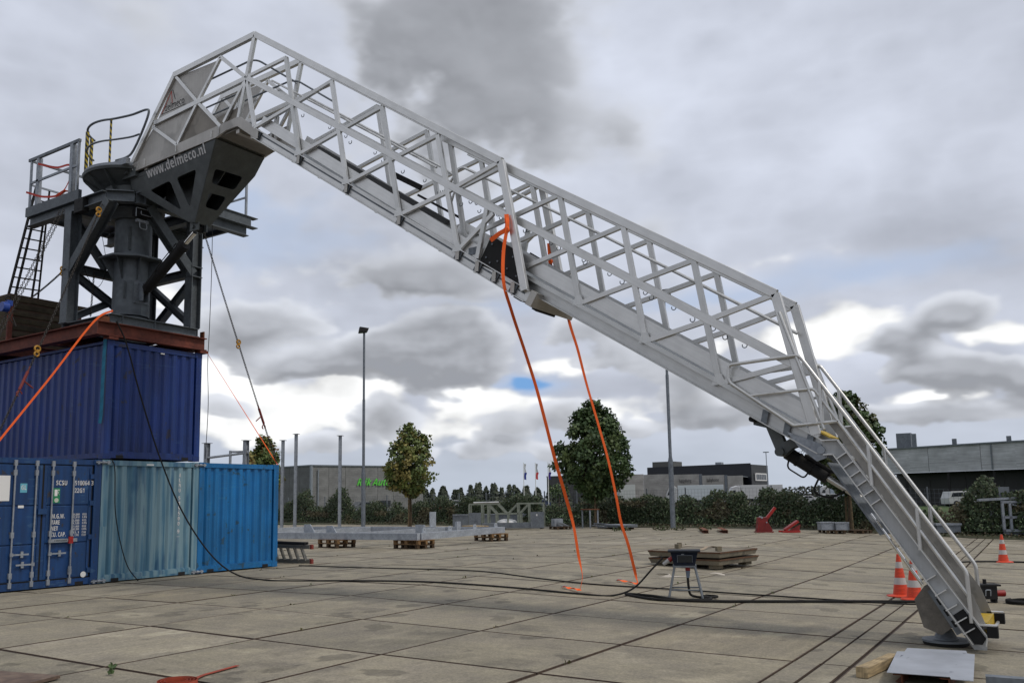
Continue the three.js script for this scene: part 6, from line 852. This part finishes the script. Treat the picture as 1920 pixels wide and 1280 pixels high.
{
  const t = thing('galvanised_rack', 'galvanised steel rack at the right edge by the hedge', 'rack', G(33.0, 15.3), -1.08), s = rect(0.1, 0.1), b = (p, q, r = s) => put('rack_bar', prism(r, V(...p), V(...q)), M.galv, t);
  for (const z of [-0.5, 0.5]) { for (const x of [-1.1, -0.8, 0.9, 2.4]) b([x, 0.12, z], [x, 1.5, z]); b([-1.15, 0.22, z], [2.6, 0.22, z], rect(0.1, 0.26)); b([-1.1, 0.85, z], [2.6, 0.85, z]); b([-1.15, 1.5, z], [2.6, 1.5, z]); b([-0.7, 1.4, z], [0.9, 0.9, z], rect(0.06, 0.06)); }
  put('long_beam', prism(rect(0.2, 0.1), V(-2.0, 1.6, 0.3), V(2.6, 1.78, 0.3)), M.galv, t); put('plate', bx(-1.0, -0.55, 1.6, 2.15, 0.0, 0.05), M.galvDark, t); put('plate', bx(-0.2, 2.4, 0.95, 1.4, -0.3, -0.26), M.galvDark, t); for (const x of [-0.9, 2.2]) put('bearer', bx(x - 0.1, x + 0.1, 0, 0.12, -0.6, 0.6), M.woodDark, t);
}
// ------------------------------------------------------------------ trees, hedge, fence
function leafQuad(p, s, col, n) {
  n = n || V(rr(-1, 1), rr(-0.6, 1), rr(-1, 1)).normalize(); const a = V(rr(-1, 1), rr(-1, 1), rr(-1, 1)).cross(n).normalize(), b = n.clone().cross(a), L = s * rr(0.75, 1.25), w = L * 0.42;
  const tip = p.clone().addScaledVector(a, L), l = p.clone().addScaledVector(a, L * 0.5).addScaledVector(b, w).addScaledVector(n, L * 0.08), r = p.clone().addScaledVector(a, L * 0.5).addScaledVector(b, -w).addScaledVector(n, L * 0.08);
  const e1 = l.clone().sub(p), e2 = tip.clone().sub(p), gn = e1.cross(e2); return gn.dot(n) > 0 ? { v: [p, l, tip, p, tip, r], n, c: col } : { v: [p, tip, l, p, r, tip], n, c: col };
}
function leafMesh(list) {
  const m = list.length * 6, pos = new Float32Array(m * 3), nor = new Float32Array(m * 3), col = new Float32Array(m * 3), uv = new Float32Array(m * 2); let o = 0;
  for (const f of list) for (const q of f.v) { pos.set([q.x, q.y, q.z], o); nor.set([f.n.x, f.n.y, f.n.z], o); col.set(f.c, o); o += 3; }
  const g = new THREE.BufferGeometry(); g.setAttribute('position', new THREE.BufferAttribute(pos, 3)); g.setAttribute('normal', new THREE.BufferAttribute(nor, 3)); g.setAttribute('color', new THREE.BufferAttribute(col, 3)); g.setAttribute('uv', new THREE.BufferAttribute(uv, 2)); return g;
}
const pick = a => a[Math.min(a.length - 1, (rnd() * a.length) | 0)];
function tree(label, x, z, o) {
  const t = thing('street_tree', label, 'tree', G(x, z), 0, 'young trees along the hedge'); const leaves = [], limbs = [], H = o.h, c0 = o.crown;
  put('trunk', sweep(spline([[0, -0.05, 0], [0.03, c0 * 0.6, 0.02], [-0.02, c0 + 0.5, 0], [0.02, H * 0.8, 0.03]], 14), k => 0.11 * (1 - 0.75 * k), 9), M.bark, t);
  const cy = (c0 + H) / 2, ry = (H - c0) / 2;
  for (let i = 0; i < o.clumps; i++) {
    const a = rnd() * 6.283, q = Math.pow(rnd(), 0.38), v = rr(-1, 1), prof = Math.sqrt(Math.max(0.02, 1 - v * v)) * (v > 0 ? 1 - o.taper * v : 1 - 0.12 * v * v), r = o.r * q * prof * (1 + 0.3 * (noise3(Math.cos(a) * 1.7 + 5, v * 3.0, Math.sin(a) * 1.7 + o.seed) - 0.5) * 2 + 0.16 * (noise3(Math.cos(a) * 4 + 9, v * 7.0, Math.sin(a) * 4 + o.seed) - 0.5) * 2);
    if (noise3(Math.cos(a) * 2.6 + o.seed, v * 4.2 + 3, Math.sin(a) * 2.6 + q * 3) < 0.34) continue;
    const c = V(Math.cos(a) * r, cy + v * ry * (0.9 + 0.12 * rnd()), Math.sin(a) * r), cr = o.cr * rr(0.75, 1.25), tone = pick(o.tones), out = c.clone().sub(V(0, cy, 0)).normalize();
    if (i % 4 === 0) limbs.push(sweep([V(0, Math.max(c0 * 0.9, c.y - r * 0.9 - 0.3), 0), c.clone().multiplyScalar(0.5).add(V(0, c.y * 0.42, 0)), c], k => 0.03 * (1 - 0.7 * k), 5));
    for (let k = 0; k < o.per; k++) { const d = V(rr(-1, 1), rr(-1, 1), rr(-1, 1)); if (d.length() > 1) continue; const p = c.clone().addScaledVector(d, cr), n = out.clone().multiplyScalar(0.5).add(V(rr(-1, 1), rr(-0.4, 1), rr(-1, 1)).multiplyScalar(0.9)).normalize(), f = rr(0.8, 1.25); leaves.push(leafQuad(p, o.leaf * rr(0.7, 1.3), tone.map(w => w * f), n)); }
  }
  const cw = put('crown', leafMesh(leaves), M.leaf, t); put('limbs', limbs, M.bark, cw);
  if (o.stakes) for (const [a, b] of [[-0.42, 0.2], [0.4, -0.25]]) put('stake', sweep([V(a, -0.05, b), V(a * 0.75, 1.75, b * 0.75)], 0.05, 8), std([0.2, 0.17, 0.12], 0.9, 0, T.wood, 0.5), t);
  if (o.stakes) put('tie', [sweep([V(-0.33, 1.65, 0.15), V(0.3, 1.65, -0.19)], 0.025, 6)], M.rubber, t);
  return t;
}
const green = [[0.045, 0.082, 0.024], [0.055, 0.098, 0.028], [0.036, 0.068, 0.022], [0.075, 0.11, 0.032]], autumn = [[0.1, 0.14, 0.036], [0.13, 0.17, 0.042], [0.18, 0.19, 0.05], [0.08, 0.115, 0.032], [0.11, 0.15, 0.038], [0.22, 0.19, 0.055]];
tree('round topped tree with yellowing leaves in front of the grey hall', 32.0, -18.1, { h: 6.35, crown: 1.9, r: 1.65, clumps: 290, per: 64, cr: 0.27, leaf: 0.18, taper: 0.45, tones: autumn, seed: 3, stakes: true });
tree('large dark green tree crossed by the orange strap', 33.0, -5.5, { h: 6.95, crown: 1.55, r: 2.1, clumps: 560, per: 74, cr: 0.29, leaf: 0.18, taper: 0.28, tones: green, seed: 8, stakes: true });
tree('staked tree partly hidden behind the stair', 32.3, 8.25, { h: 6.35, crown: 1.9, r: 1.95, clumps: 460, per: 74, cr: 0.28, leaf: 0.18, taper: 0.3, tones: [...green, [0.06, 0.068, 0.02]], seed: 13, stakes: true });
tree('tree with orange tinged leaves behind the bright blue container', 24.7, -23.4, { h: 5.55, crown: 1.7, r: 1.15, clumps: 200, per: 70, cr: 0.26, leaf: 0.17, taper: 0.4, tones: [...autumn, [0.2, 0.10, 0.03]], seed: 21 });
{
  const t = thing('ivy_hedge', 'long dark ivy hedge growing over the wire fence', 'hedge'), L = [], stems = [], tones = [[0.03, 0.054, 0.018], [0.04, 0.064, 0.022], [0.025, 0.044, 0.016], [0.034, 0.058, 0.02], [0.055, 0.062, 0.026]];
  for (let z = -52; z < 24; z += 0.016) {
    const n1 = noise3(z * 0.42, 1.5, 4), n2 = noise3(z * 1.3, 7.5, 2), n4 = noise3(z * 3.1, 2.5, 8), top = 1.0 + 1.2 * sstep(0.15, 0.8, n1) + 1.1 * (n2 - 0.45) + 0.5 * (n4 - 0.5), dens = sstep(0.3, 0.46, n1 * 0.5 + n2 * 0.5);
    const m = dens > rnd() ? 19 : 6; 
    for (let k = 0; k < m; k++) { let y = Math.pow(rnd(), 0.85) * top; if (m === 4) y *= 0.6; const d = (rnd() - 0.5) * (0.9 - 0.12 * y) * (0.6 + 0.8 * n2), x = hedgeX(z) + d, zz = z + rr(-0.1, 0.1), f = rr(0.7, 1.3), br = noise3(z * 0.8, y * 1.6, 9) > 0.72 && y < 1.3; const c = br ? [0.085, 0.075, 0.036] : pick(tones); L.push(leafQuad(V(x, gh(x, zz) + 0.1 + y, zz), 0.13, c.map(w => w * f), V(-0.7 + rr(-0.6, 0.6), rr(-0.2, 0.9), rr(-0.7, 0.9)).normalize())); }
    if (rnd() < 0.012) { const b = V(hedgeX(z), gh(30, z) + 0.05, z); stems.push(sweep([b, b.clone().add(V(rr(-0.15, 0.15), top * 0.5, rr(-0.2, 0.2))), b.clone().add(V(rr(-0.2, 0.2), top * 1.03, rr(-0.3, 0.3)))], k => 0.022 * (1 - 0.7 * k), 5)); }
  }
  put('foliage', leafMesh(L), M.leaf, t); stuff(put('stems', stems, M.bark, t));
  const f = thing('wire_fence', 'thin wire mesh fence behind and above the ivy hedge', 'fence'), wires = []; const off = 0.3;
  for (let z = -52; z < 24; z += 0.2) { const x = hedgeX(z) + off; wires.push(bx(x - 0.004, x + 0.004, gh(x, z) + 0.05, gh(x, z) + 2.0, z - 0.004, z + 0.004)); }
  for (let y = 0.2; y < 2.05; y += 0.2) for (let z = -52; z < 23; z += 5) wires.push(prism(rect(0.008, 0.008), V(hedgeX(z) + off, gh(34, z) + y, z), V(hedgeX(z + 5) + off, gh(34, z + 5) + y, z + 5)));
  stuff(put('mesh_wires', wires, M.galvDark, f)); for (let z = -51; z < 24; z += 2.5) { const x = hedgeX(z) + off + 0.03; put('fence_post', bx(x, x + 0.06, gh(x, z), gh(x, z) + 2.1, z - 0.03, z + 0.03), M.galvDark, f); }
  // tufts of weeds and leaves along the foot of the hedge
  const W = []; for (let i = 0; i < 9000; i++) { const z = rr(-30, 22), x = hedgeX(z) - 0.3 - Math.abs(rr(0, 1) * rr(0, 1)) * 2.4; W.push(leafQuad(V(x, gh(x, z) + 0.02 + rr(0, 0.1), z), 0.1, pick([[0.05, 0.05, 0.022], [0.03, 0.045, 0.016], [0.08, 0.06, 0.03]]))); }
  stuff(tag(put('hedge_litter', leafMesh(W), M.leaf), 'weeds and dead leaves along the foot of the hedge', 'weeds'));
  const wd = []; for (const z of [0.3, 1.1, 2.2, -1.5]) for (let i = 0; i < 60; i++) wd.push(leafQuad(V(28.6 + z * 0.4 + rr(-0.4, 0.4), gh(28, z) + rr(0, 0.16), z + rr(-0.3, 0.3)), 0.12, pick([[0.06, 0.06, 0.03], [0.05, 0.07, 0.02]]))); stuff(tag(put('yard_weeds', leafMesh(wd), M.leaf), 'small weeds growing between slabs near the hedge', 'weeds'));
}
// ------------------------------------------------------------------ far side: car park, halls, conifers, flags, vehicles
struct('car_park', (() => { const g = new THREE.PlaneGeometry(140, 190).rotateX(-Math.PI / 2); g.rotateY(-0.145).translate(200, -0.1, -20); const p = g.attributes.position, uv = g.attributes.uv; for (let i = 0; i < p.count; i++) uv.setXY(i, p.getX(i), p.getZ(i)); return g; })(), asphalt);
// hall built of upright wall panels between two ground points
function wallRun(t, a, b, h, mat, panel, name = 'wall_panel', y0 = -0.12, th = 0.3) { const d = b.clone().sub(a), L = d.length(), n = Math.max(1, Math.round(L / panel)), u = d.normalize(); for (let i = 0; i < n; i++) { const p = a.clone().addScaledVector(u, i * L / n + 0.03), q = a.clone().addScaledVector(u, (i + 1) * L / n - 0.03); put(name, prism(rect(th, h - y0), p.setY((h + y0) / 2), q.setY((h + y0) / 2)), Array.isArray(mat) ? mat[i % mat.length] : mat, t); } }
{
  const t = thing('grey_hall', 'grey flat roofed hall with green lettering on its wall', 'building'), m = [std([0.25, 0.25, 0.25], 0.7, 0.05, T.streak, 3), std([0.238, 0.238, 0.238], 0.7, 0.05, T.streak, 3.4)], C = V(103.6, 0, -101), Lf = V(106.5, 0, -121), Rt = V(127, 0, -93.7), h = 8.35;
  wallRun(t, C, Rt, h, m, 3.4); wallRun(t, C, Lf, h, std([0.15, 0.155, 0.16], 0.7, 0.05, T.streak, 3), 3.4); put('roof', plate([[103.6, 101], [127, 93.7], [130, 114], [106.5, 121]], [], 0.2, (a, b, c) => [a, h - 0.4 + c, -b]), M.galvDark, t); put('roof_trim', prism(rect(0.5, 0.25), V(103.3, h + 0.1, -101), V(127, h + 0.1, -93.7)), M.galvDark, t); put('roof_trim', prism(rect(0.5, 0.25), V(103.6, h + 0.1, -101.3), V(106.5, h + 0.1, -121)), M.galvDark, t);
  put('downpipe', sweep([V(104.6, 0, -100.2), V(104.6, h - 0.5, -100.2)], 0.12, 8), M.galv, t); put('corner_trim', bx(103.3, 103.7, -0.1, h, -101.1, -100.7), M.galv, t);
  const u = V(30.4, 0, 9.5).normalize(), ang = Math.atan2(-u.z, u.x), lm = std([0.11, 0.56, 0.06], 0.6); const g1 = letters('Rijk', 1.3, 'bold', 2.9, 0.1, 0.35), g2 = letters('Auto', 1.3, 'bold', 3.8, 0.1, 0.35); for (const [g, s] of [[g1, 9.3], [g2, 12.6]]) { g.rotateY(ang); const p = C.clone().addScaledVector(u, s); put('sign_lettering', g.translate(p.x - 0.06, 4.75, p.z + 0.3), lm, t); }
  const wn = C.clone().addScaledVector(u, 14.2); const w = put('window', prism(rect(0.1, 1.1), wn.clone().setY(1.3).add(V(-0.1, 0, 0.3)), wn.clone().addScaledVector(u, 2.6).setY(1.3).add(V(-0.1, 0, 0.3))), M.glassDark, t);
}
{ // long warehouse with deep dark loading front
  const t = thing('warehouse', 'long grey warehouse with a dark loading front at the right', 'building'), A = V(113.2, 0, -4.5), B = V(101, 0, 26), gm = [std([0.52, 0.535, 0.56], 0.65, 0.1, T.streak, 4), std([0.5, 0.515, 0.54], 0.65, 0.1, T.streak, 3.7)];
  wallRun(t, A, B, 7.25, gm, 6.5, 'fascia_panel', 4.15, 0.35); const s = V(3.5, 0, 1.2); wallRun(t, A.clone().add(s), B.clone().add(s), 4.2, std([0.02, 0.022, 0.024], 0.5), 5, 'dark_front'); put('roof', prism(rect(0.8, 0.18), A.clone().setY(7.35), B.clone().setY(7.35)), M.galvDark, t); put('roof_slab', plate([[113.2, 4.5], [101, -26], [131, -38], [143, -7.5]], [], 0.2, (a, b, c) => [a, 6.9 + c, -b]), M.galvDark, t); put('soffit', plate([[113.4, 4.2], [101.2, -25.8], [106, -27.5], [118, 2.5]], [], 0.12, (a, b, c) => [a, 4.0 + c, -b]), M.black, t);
  put('downpipe', prism(rect(0.14, 0.14), V(107.6, 4.2, 8.8), V(107.6, 7.2, 8.8), V(1, 0, 0)), M.galvDark, t); for (const [k, hh] of [[0.14, 0.9], [0.3, 0.4], [0.5, 0.35]]) { const p = A.clone().lerp(B, k); put('roof_vent', [cbox(p.x + 1.2, 7.4 + hh, p.z, 0.5, hh * 2, 0.5)], M.galvDark, t); } { const p = A.clone().lerp(B, 0.09); put('rooftop_unit', cbox(p.x + 3, 8.35, p.z, 1.6, 2.2, 1.8), M.galvDark, t); }
  for (let i = 0; i < 5; i++) { const p = A.clone().lerp(B, 0.1 + i * 0.17); put('column', cbox(p.x + 0.3, 2.0, p.z, 0.3, 4.2, 0.3), M.black, t); } for (let i = 0; i < 4; i++) for (let j = 0; j < 2; j++) { const p = A.clone().add(s).lerp(B.clone().add(s), 0.62 + j * 0.04); put('window_pane', cbox(p.x - 0.25, 3.4 - i * 0.35, p.z, 0.06, 0.22, 0.9), M.white, t); }
}
{ // halls in the middle distance
  const t = thing('shop_hall', 'low beige grey hall in sections with shop lettering, middle distance', 'building'), gm = std([0.42, 0.41, 0.385], 0.7, 0, T.streak, 4), A = V(184, 0, -80.2), B = V(187.6, 0, -72.8), E = V(191.6, 0, -49.2);
  wallRun(t, A, B, 7.25, gm, 8, 'wall_panel'); const pts = [0, 0.36, 0.4, 0.67, 0.71, 0.94, 1]; const seg = (a, b, h, m) => wallRun(t, B.clone().lerp(E, a), B.clone().lerp(E, b), h, m, 60, 'wall_panel'); seg(0, 0.28, 7.1, gm); seg(0.28, 0.31, 6.9, M.galvDark); seg(0.31, 0.57, 6.9, gm); seg(0.57, 0.60, 6.9, M.galvDark); seg(0.6, 0.82, 6.55, gm); seg(0.82, 0.85, 6.5, M.galvDark); seg(0.85, 1, 6.3, gm);
  const nn = V(-1, 0, 0.17).normalize(), rot = -Math.PI / 2 - 0.17; const sign = (s, k, w) => { const g = letters(s, 0.8, 'regular', w, 0.08).rotateY(rot), p = B.clone().lerp(E, k).addScaledVector(nn, 0.35); put('sign_lettering', g.translate(p.x, 5.0, p.z), std([0.05, 0.05, 0.05], 0.6), t); }; sign('happyliving', 0.37, 3.4); sign('babyhome', 0.65, 3.2); put('roof', plate([[184, 80.2], [187.6, 72.8], [191.6, 49.2], [206, 52], [200, 84]], [], 0.2, (a, b, c) => [a, 6.0 + c, -b]), M.galvDark, t);
}
{
  const t = thing('dark_hall', 'dark blue black hall with a cantilevered white framed window block', 'building'), dm = std([0.018, 0.021, 0.03], 0.45, 0.1, T.streak, 5), A = V(206, 0, -80), B = V(201.6, 0, -50.4), E = V(214.5, 0, -50.2);
  wallRun(t, A, B, 9.5, dm, 30, 'wall_panel', 2.6); wallRun(t, B, E, 9.2, std([0.055, 0.058, 0.062], 0.5, 0.1, T.streak, 5), 40, 'wall_panel', 2.8); put('roof', plate([[206, 80], [201.6, 50.4], [214.5, 50.2], [222, 80]], [], 0.2, (a, b, c) => [a, 8.4 + c, -b]), M.galvDark, t); put('rooftop_box', bx(206, 212, 9.4, 10.9, -78.5, -72.5), std([0.085, 0.085, 0.08], 0.6), t); put('rooftop_unit', bx(206, 208, 9.4, 10.2, -61, -59.5), M.galv, t);
  put('window_frame', bx(203.6, 212.8, 5.2, 7.1, -50.1, -49.9), M.white, t); for (let i = 0; i < 6; i++) put('window_pane', bx(204.2 + i * 1.38, 205.3 + i * 1.38, 5.5, 6.8, -49.9, -49.85), M.glassDark, t); wallRun(t, V(204, 0, -53.5), V(214, 0, -53), 2.9, M.galv, 40, 'ground_floor_wall'); put('dark_entrance', bx(205.5, 210, -0.1, 2.3, -53, -52.8), M.glassDark, t);
}
{ const t = thing('small_hall', 'small dark grey hall half hidden by the large tree', 'building'); put('wall', bx(163, 163.4, -0.1, 6.6, -86, -70), std([0.09, 0.09, 0.088], 0.7, 0, T.streak, 4), t); put('wall', bx(163.41, 172, -0.1, 6.6, -70.3, -70), std([0.09, 0.09, 0.088], 0.7, 0, T.streak, 4), t); put('roof', bx(162.8, 172, 6.6, 6.8, -86, -69.8), M.galvDark, t); }
// conifers beyond the car park
{
  const mk = (label, x, z, h) => { const t = thing('conifer', label, 'tree', [x, -0.12, z], 0, 'row of dark conifers'); const L = []; for (let i = 0; i < 620; i++) { const k = Math.pow(rnd(), 1.5), a = rnd() * 6.283, layer = 0.75 + 0.25 * Math.sin(k * 34), r = (0.06 + (1 - k) * 0.46) * h * layer * Math.sqrt(rnd()); L.push(leafQuad(V(Math.cos(a) * r, 0.3 + k * (h - 0.4), Math.sin(a) * r), 0.5, pick([[0.04, 0.055, 0.03], [0.05, 0.066, 0.034], [0.034, 0.046, 0.026]]), V(Math.cos(a), 0.4, Math.sin(a)).normalize())); } put('crown', leafMesh(L), M.leaf, t); put('trunk', sweep([V(0, 0, 0), V(0, h * 0.9, 0)], k => 0.14 * (1 - 0.9 * k), 6), M.bark, t); };
  for (let i = 0; i < 34; i++) { const k = i / 33; mk('dark conifer in the row between the hall and the flags', mix(143, 156, k) + rr(-3, 3), mix(-111, -79, k) + rr(-1, 1), rr(3.9, 5.9) * (1 - 0.1 * k)); }
  const L = []; const t = thing('far_tree', 'small round tree on the horizon beside the flags', 'tree', [152, -0.1, -76.5]); for (let i = 0; i < 900; i++) { const d = V(rr(-1, 1), rr(-1, 1), rr(-1, 1)); if (d.length() > 1) continue; L.push(leafQuad(V(d.x * 2.2, 3.3 + d.y * 1.6, d.z * 2.2), 0.45, pick(green))); } put('crown', leafMesh(L), M.leaf, t); put('trunk', sweep([V(0, 0, 0), V(0.1, 2.6, 0)], 0.16, 6), M.bark, t);
  const F = []; for (let i = 0; i < 7000; i++) { const k = rnd(), z = mix(-140, 60, k), x = 268 - 0.12 * z; F.push(leafQuad(V(x + rr(-2, 2), rr(0, 1) * (2.2 + 2.6 * noise3(z * 0.12, 3, 3)), z), 0.9, pick([[0.03, 0.04, 0.02], [0.04, 0.048, 0.024], [0.05, 0.045, 0.028]]))); } stuff(tag(put('far_woodland', leafMesh(F), M.leaf), 'low line of trees along the horizon', 'trees'));
}
// flags
[[133.4, -73.6, 'blue and white flag on the left of three poles', [0.03, 0.05, 0.3], [0.45, 0.46, 0.47]], [134.7, -71.7, 'red and white flag on the middle of three poles', [0.6, 0.05, 0.06], [0.32, 0.32, 0.34]], [136.0, -69.6, 'grey and purple flag on the right of three poles', [0.06, 0.03, 0.25], [0.4, 0.4, 0.4]]].forEach(([x, z, label, c1, c2], i) => {
  const t = thing('flag_pole', label, 'flag', [x, -0.1, z], 0, 'flags by the car park'); put('pole', sweep([V(0, 0, 0), V(0, 8.8, 0)], k => 0.09 - 0.03 * k, 8), M.white, t);
  const cloth = (y0, y1, w, c) => put('flag_cloth', plate([[0.05, y0], [0.05 + w, y0 - 0.15], [0.05 + w * 0.85, (y0 + y1) / 2], [0.05 + w, y1 - 0.1], [0.05, y1]], [], 0.03, (a, b, d) => [a * 0.55, b, a * 0.8 + 0.12 * Math.sin(b * 3) + d]), std(c, 0.8), t); cloth(5.6, 6.9, 0.5, c1); cloth(6.95, 8.6, 0.42, c2);
});
{ const t = thing('far_lamp', 'thin street lamp beside the dark hall', 'street lamp', [139, -0.1, -27.6]); put('pole', sweep([V(0, 0, 0), V(0, 9.0, 0)], 0.07, 7), M.galv, t); put('lamp_head', cbox(0, 9.05, 0, 0.5, 0.14, 0.9), M.galvDark, t); }
// vehicles
function vehicle(name, label, cat, x, z, turn, L, prof, win, wheels, mat, group = 'vehicles in the car park') {
  const t = thing(name, label, cat, [x, -0.1, z], turn, group), W = 1.75; put('body', plate(prof, [], W, (a, b, c) => [a, b, c - W / 2], 0.04), mat, t);
  for (const w of win) put('window', [plate(w, [], 0.02, (a, b, c) => [a, b, W / 2 + 0.042 + c]), plate(w, [], 0.02, (a, b, c) => [a, b, -W / 2 - 0.062 + c])], M.glassDark, t);
  for (const wx of wheels) for (const s of [-1, 1]) { const wl = put('wheel', cyl(0.34, 0.34, 0.24, 18).rotateX(Math.PI / 2).translate(wx, 0.34, s * (W / 2 - 0.02) - 0.12 + 0.0), M.rubber, t); put('rim', cyl(0.2, 0.2, 0.25, 12).rotateX(Math.PI / 2).translate(wx, 0.34, s * (W / 2 - 0.02) - 0.125 + s * 0.01), M.galv, wl); }
  put('lamp', [cbox(L / 2 - 0.05, 0.85, 0.65, 0.08, 0.16, 0.3)], M.redpaint, t); put('lamp', [cbox(L / 2 - 0.05, 0.85, -0.65, 0.08, 0.16, 0.3)], M.redpaint, t); return t;
}
const suvP = [[-2.2, 0.35], [2.15, 0.35], [2.2, 0.95], [2.1, 1.1], [1.85, 1.72], [-0.4, 1.75], [-1.0, 1.15], [-2.1, 0.98]], suvW = [[[-0.75, 1.2], [-0.3, 1.62], [0.35, 1.64], [0.4, 1.18]], [[0.5, 1.18], [0.45, 1.64], [1.7, 1.6], [1.9, 1.15]]], carP = [[-2.1, 0.32], [2.1, 0.32], [2.12, 0.9], [1.7, 1.0], [1.0, 1.42], [-0.3, 1.44], [-1.0, 0.95], [-2.05, 0.82]], carW = [[[-0.75, 0.98], [-0.25, 1.34], [0.25, 1.35], [0.3, 0.97]], [[0.4, 0.97], [0.35, 1.35], [0.9, 1.33], [1.35, 0.97]]];
const paintW = std([0.46, 0.47, 0.48], 0.45), paintB = std([0.03, 0.05, 0.12], 0.35), paintG = std([0.12, 0.13, 0.14], 0.35), paintR = std([0.3, 0.03, 0.02], 0.4);
vehicle('parked_car', 'white estate car parked on the grass beyond the hedge gap', 'car', 187, -29.2, -1.12, 4.4, suvP, suvW, [-1.35, 1.35], paintW);
vehicle('parked_car', 'small white car left of the white estate car', 'car', 184.5, -33, -1.2, 4.2, carP, carW, [-1.3, 1.3], paintW);
vehicle('parked_car', 'dark blue car below the middle flag', 'car', 150, -80, -0.9, 4.2, carP, carW, [-1.3, 1.3], paintB); vehicle('parked_car', 'grey car left of the flags behind the hedge', 'car', 146, -87, -0.9, 4.2, carP, carW, [-1.3, 1.3], paintG); vehicle('parked_car', 'silver car behind the fence near the yellowing tree', 'car', 118, -80, -0.7, 4.4, suvP, suvW, [-1.35, 1.35], std([0.35, 0.36, 0.38], 0.35)); vehicle('parked_car', 'dark van shaped car in front of the grey hall', 'car', 108, -93, -0.3, 4.4, suvP, suvW, [-1.35, 1.35], paintG); vehicle('parked_car', 'red car beside the yellowing tree trunk', 'car', 104, -71.5, -0.7, 4.2, carP, carW, [-1.3, 1.3], paintR);
function lorry(label, x, z, turn, box, mat) { const t = thing('lorry', label, 'lorry', [x, -0.1, z], turn, 'lorries in the car park'); put('cab', plate([[-1.1, 0.5], [0.9, 0.5], [0.9, 3.2], [0.5, 3.6], [-0.5, 3.3], [-1.0, 2.2]], [], 2.3, (a, b, c) => [a, b, c - 1.15], 0.05), paintW, t); put('cab_window', plate([[-0.85, 2.0], [0.0, 2.0], [0.0, 2.75], [-0.55, 2.75]], [], 2.44, (a, b, c) => [a, b, c - 1.22]), M.glassDark, t); if (box) put('trailer', plate([[1.1, 1.1], [9.2, 1.1], [9.2, 3.7], [1.1, 3.7]], [], 2.4, (a, b, c) => [a, b, c - 1.2], 0.03), mat, t); put('chassis', bx(-1, 9, 0.6, 0.9, -0.5, 0.5), M.black, t); for (const wx of [-0.3, 2.2, 6.4, 7.6]) for (const s of [-1, 1]) put('wheel', cyl(0.48, 0.48, 0.3, 16).rotateX(Math.PI / 2).translate(wx, 0.48, s * 1.0 - 0.15), M.rubber, t); return t; }
lorry('white lorry with its cab pointing right behind the large tree', 122.5, -47, 1.02 + Math.PI - 0.5, true, paintW); lorry('white trailer lorry behind the hedge below the shop lettering', 141, -46, -1.2, true, std([0.5, 0.55, 0.58], 0.4)); lorry('lorry with a pale trailer in front of the dark hall', 158, -40, -1.0, true, paintW); vehicle('parked_van', 'white van standing under the dark warehouse front', 'van', 105.5, 5.6, 2.2, 4.4, suvP, suvW, [-1.35, 1.35], paintW); lorry('grey lorry far behind the tilt cylinder', 205, -34, -1.1, true, std([0.3, 0.36, 0.42], 0.5));
{ const t = thing('waste_container', 'pale ribbed waste container in front of the warehouse', 'waste container', [99.5, -0.1, 14.6], -1.2); put('body', corrugated(3, 1.7, 0.3, 0.12).translate(-1.5, 0.3, 0.9), M.galv, t); put('box', bx(-1.5, 1.5, 0.2, 2.0, -0.9, 0.88), M.galv, t); put('lid', bx(-1.65, 1.65, 2.0, 2.2, -1.0, 1.1), M.galv, t); }
renderer.render(scene, camera);
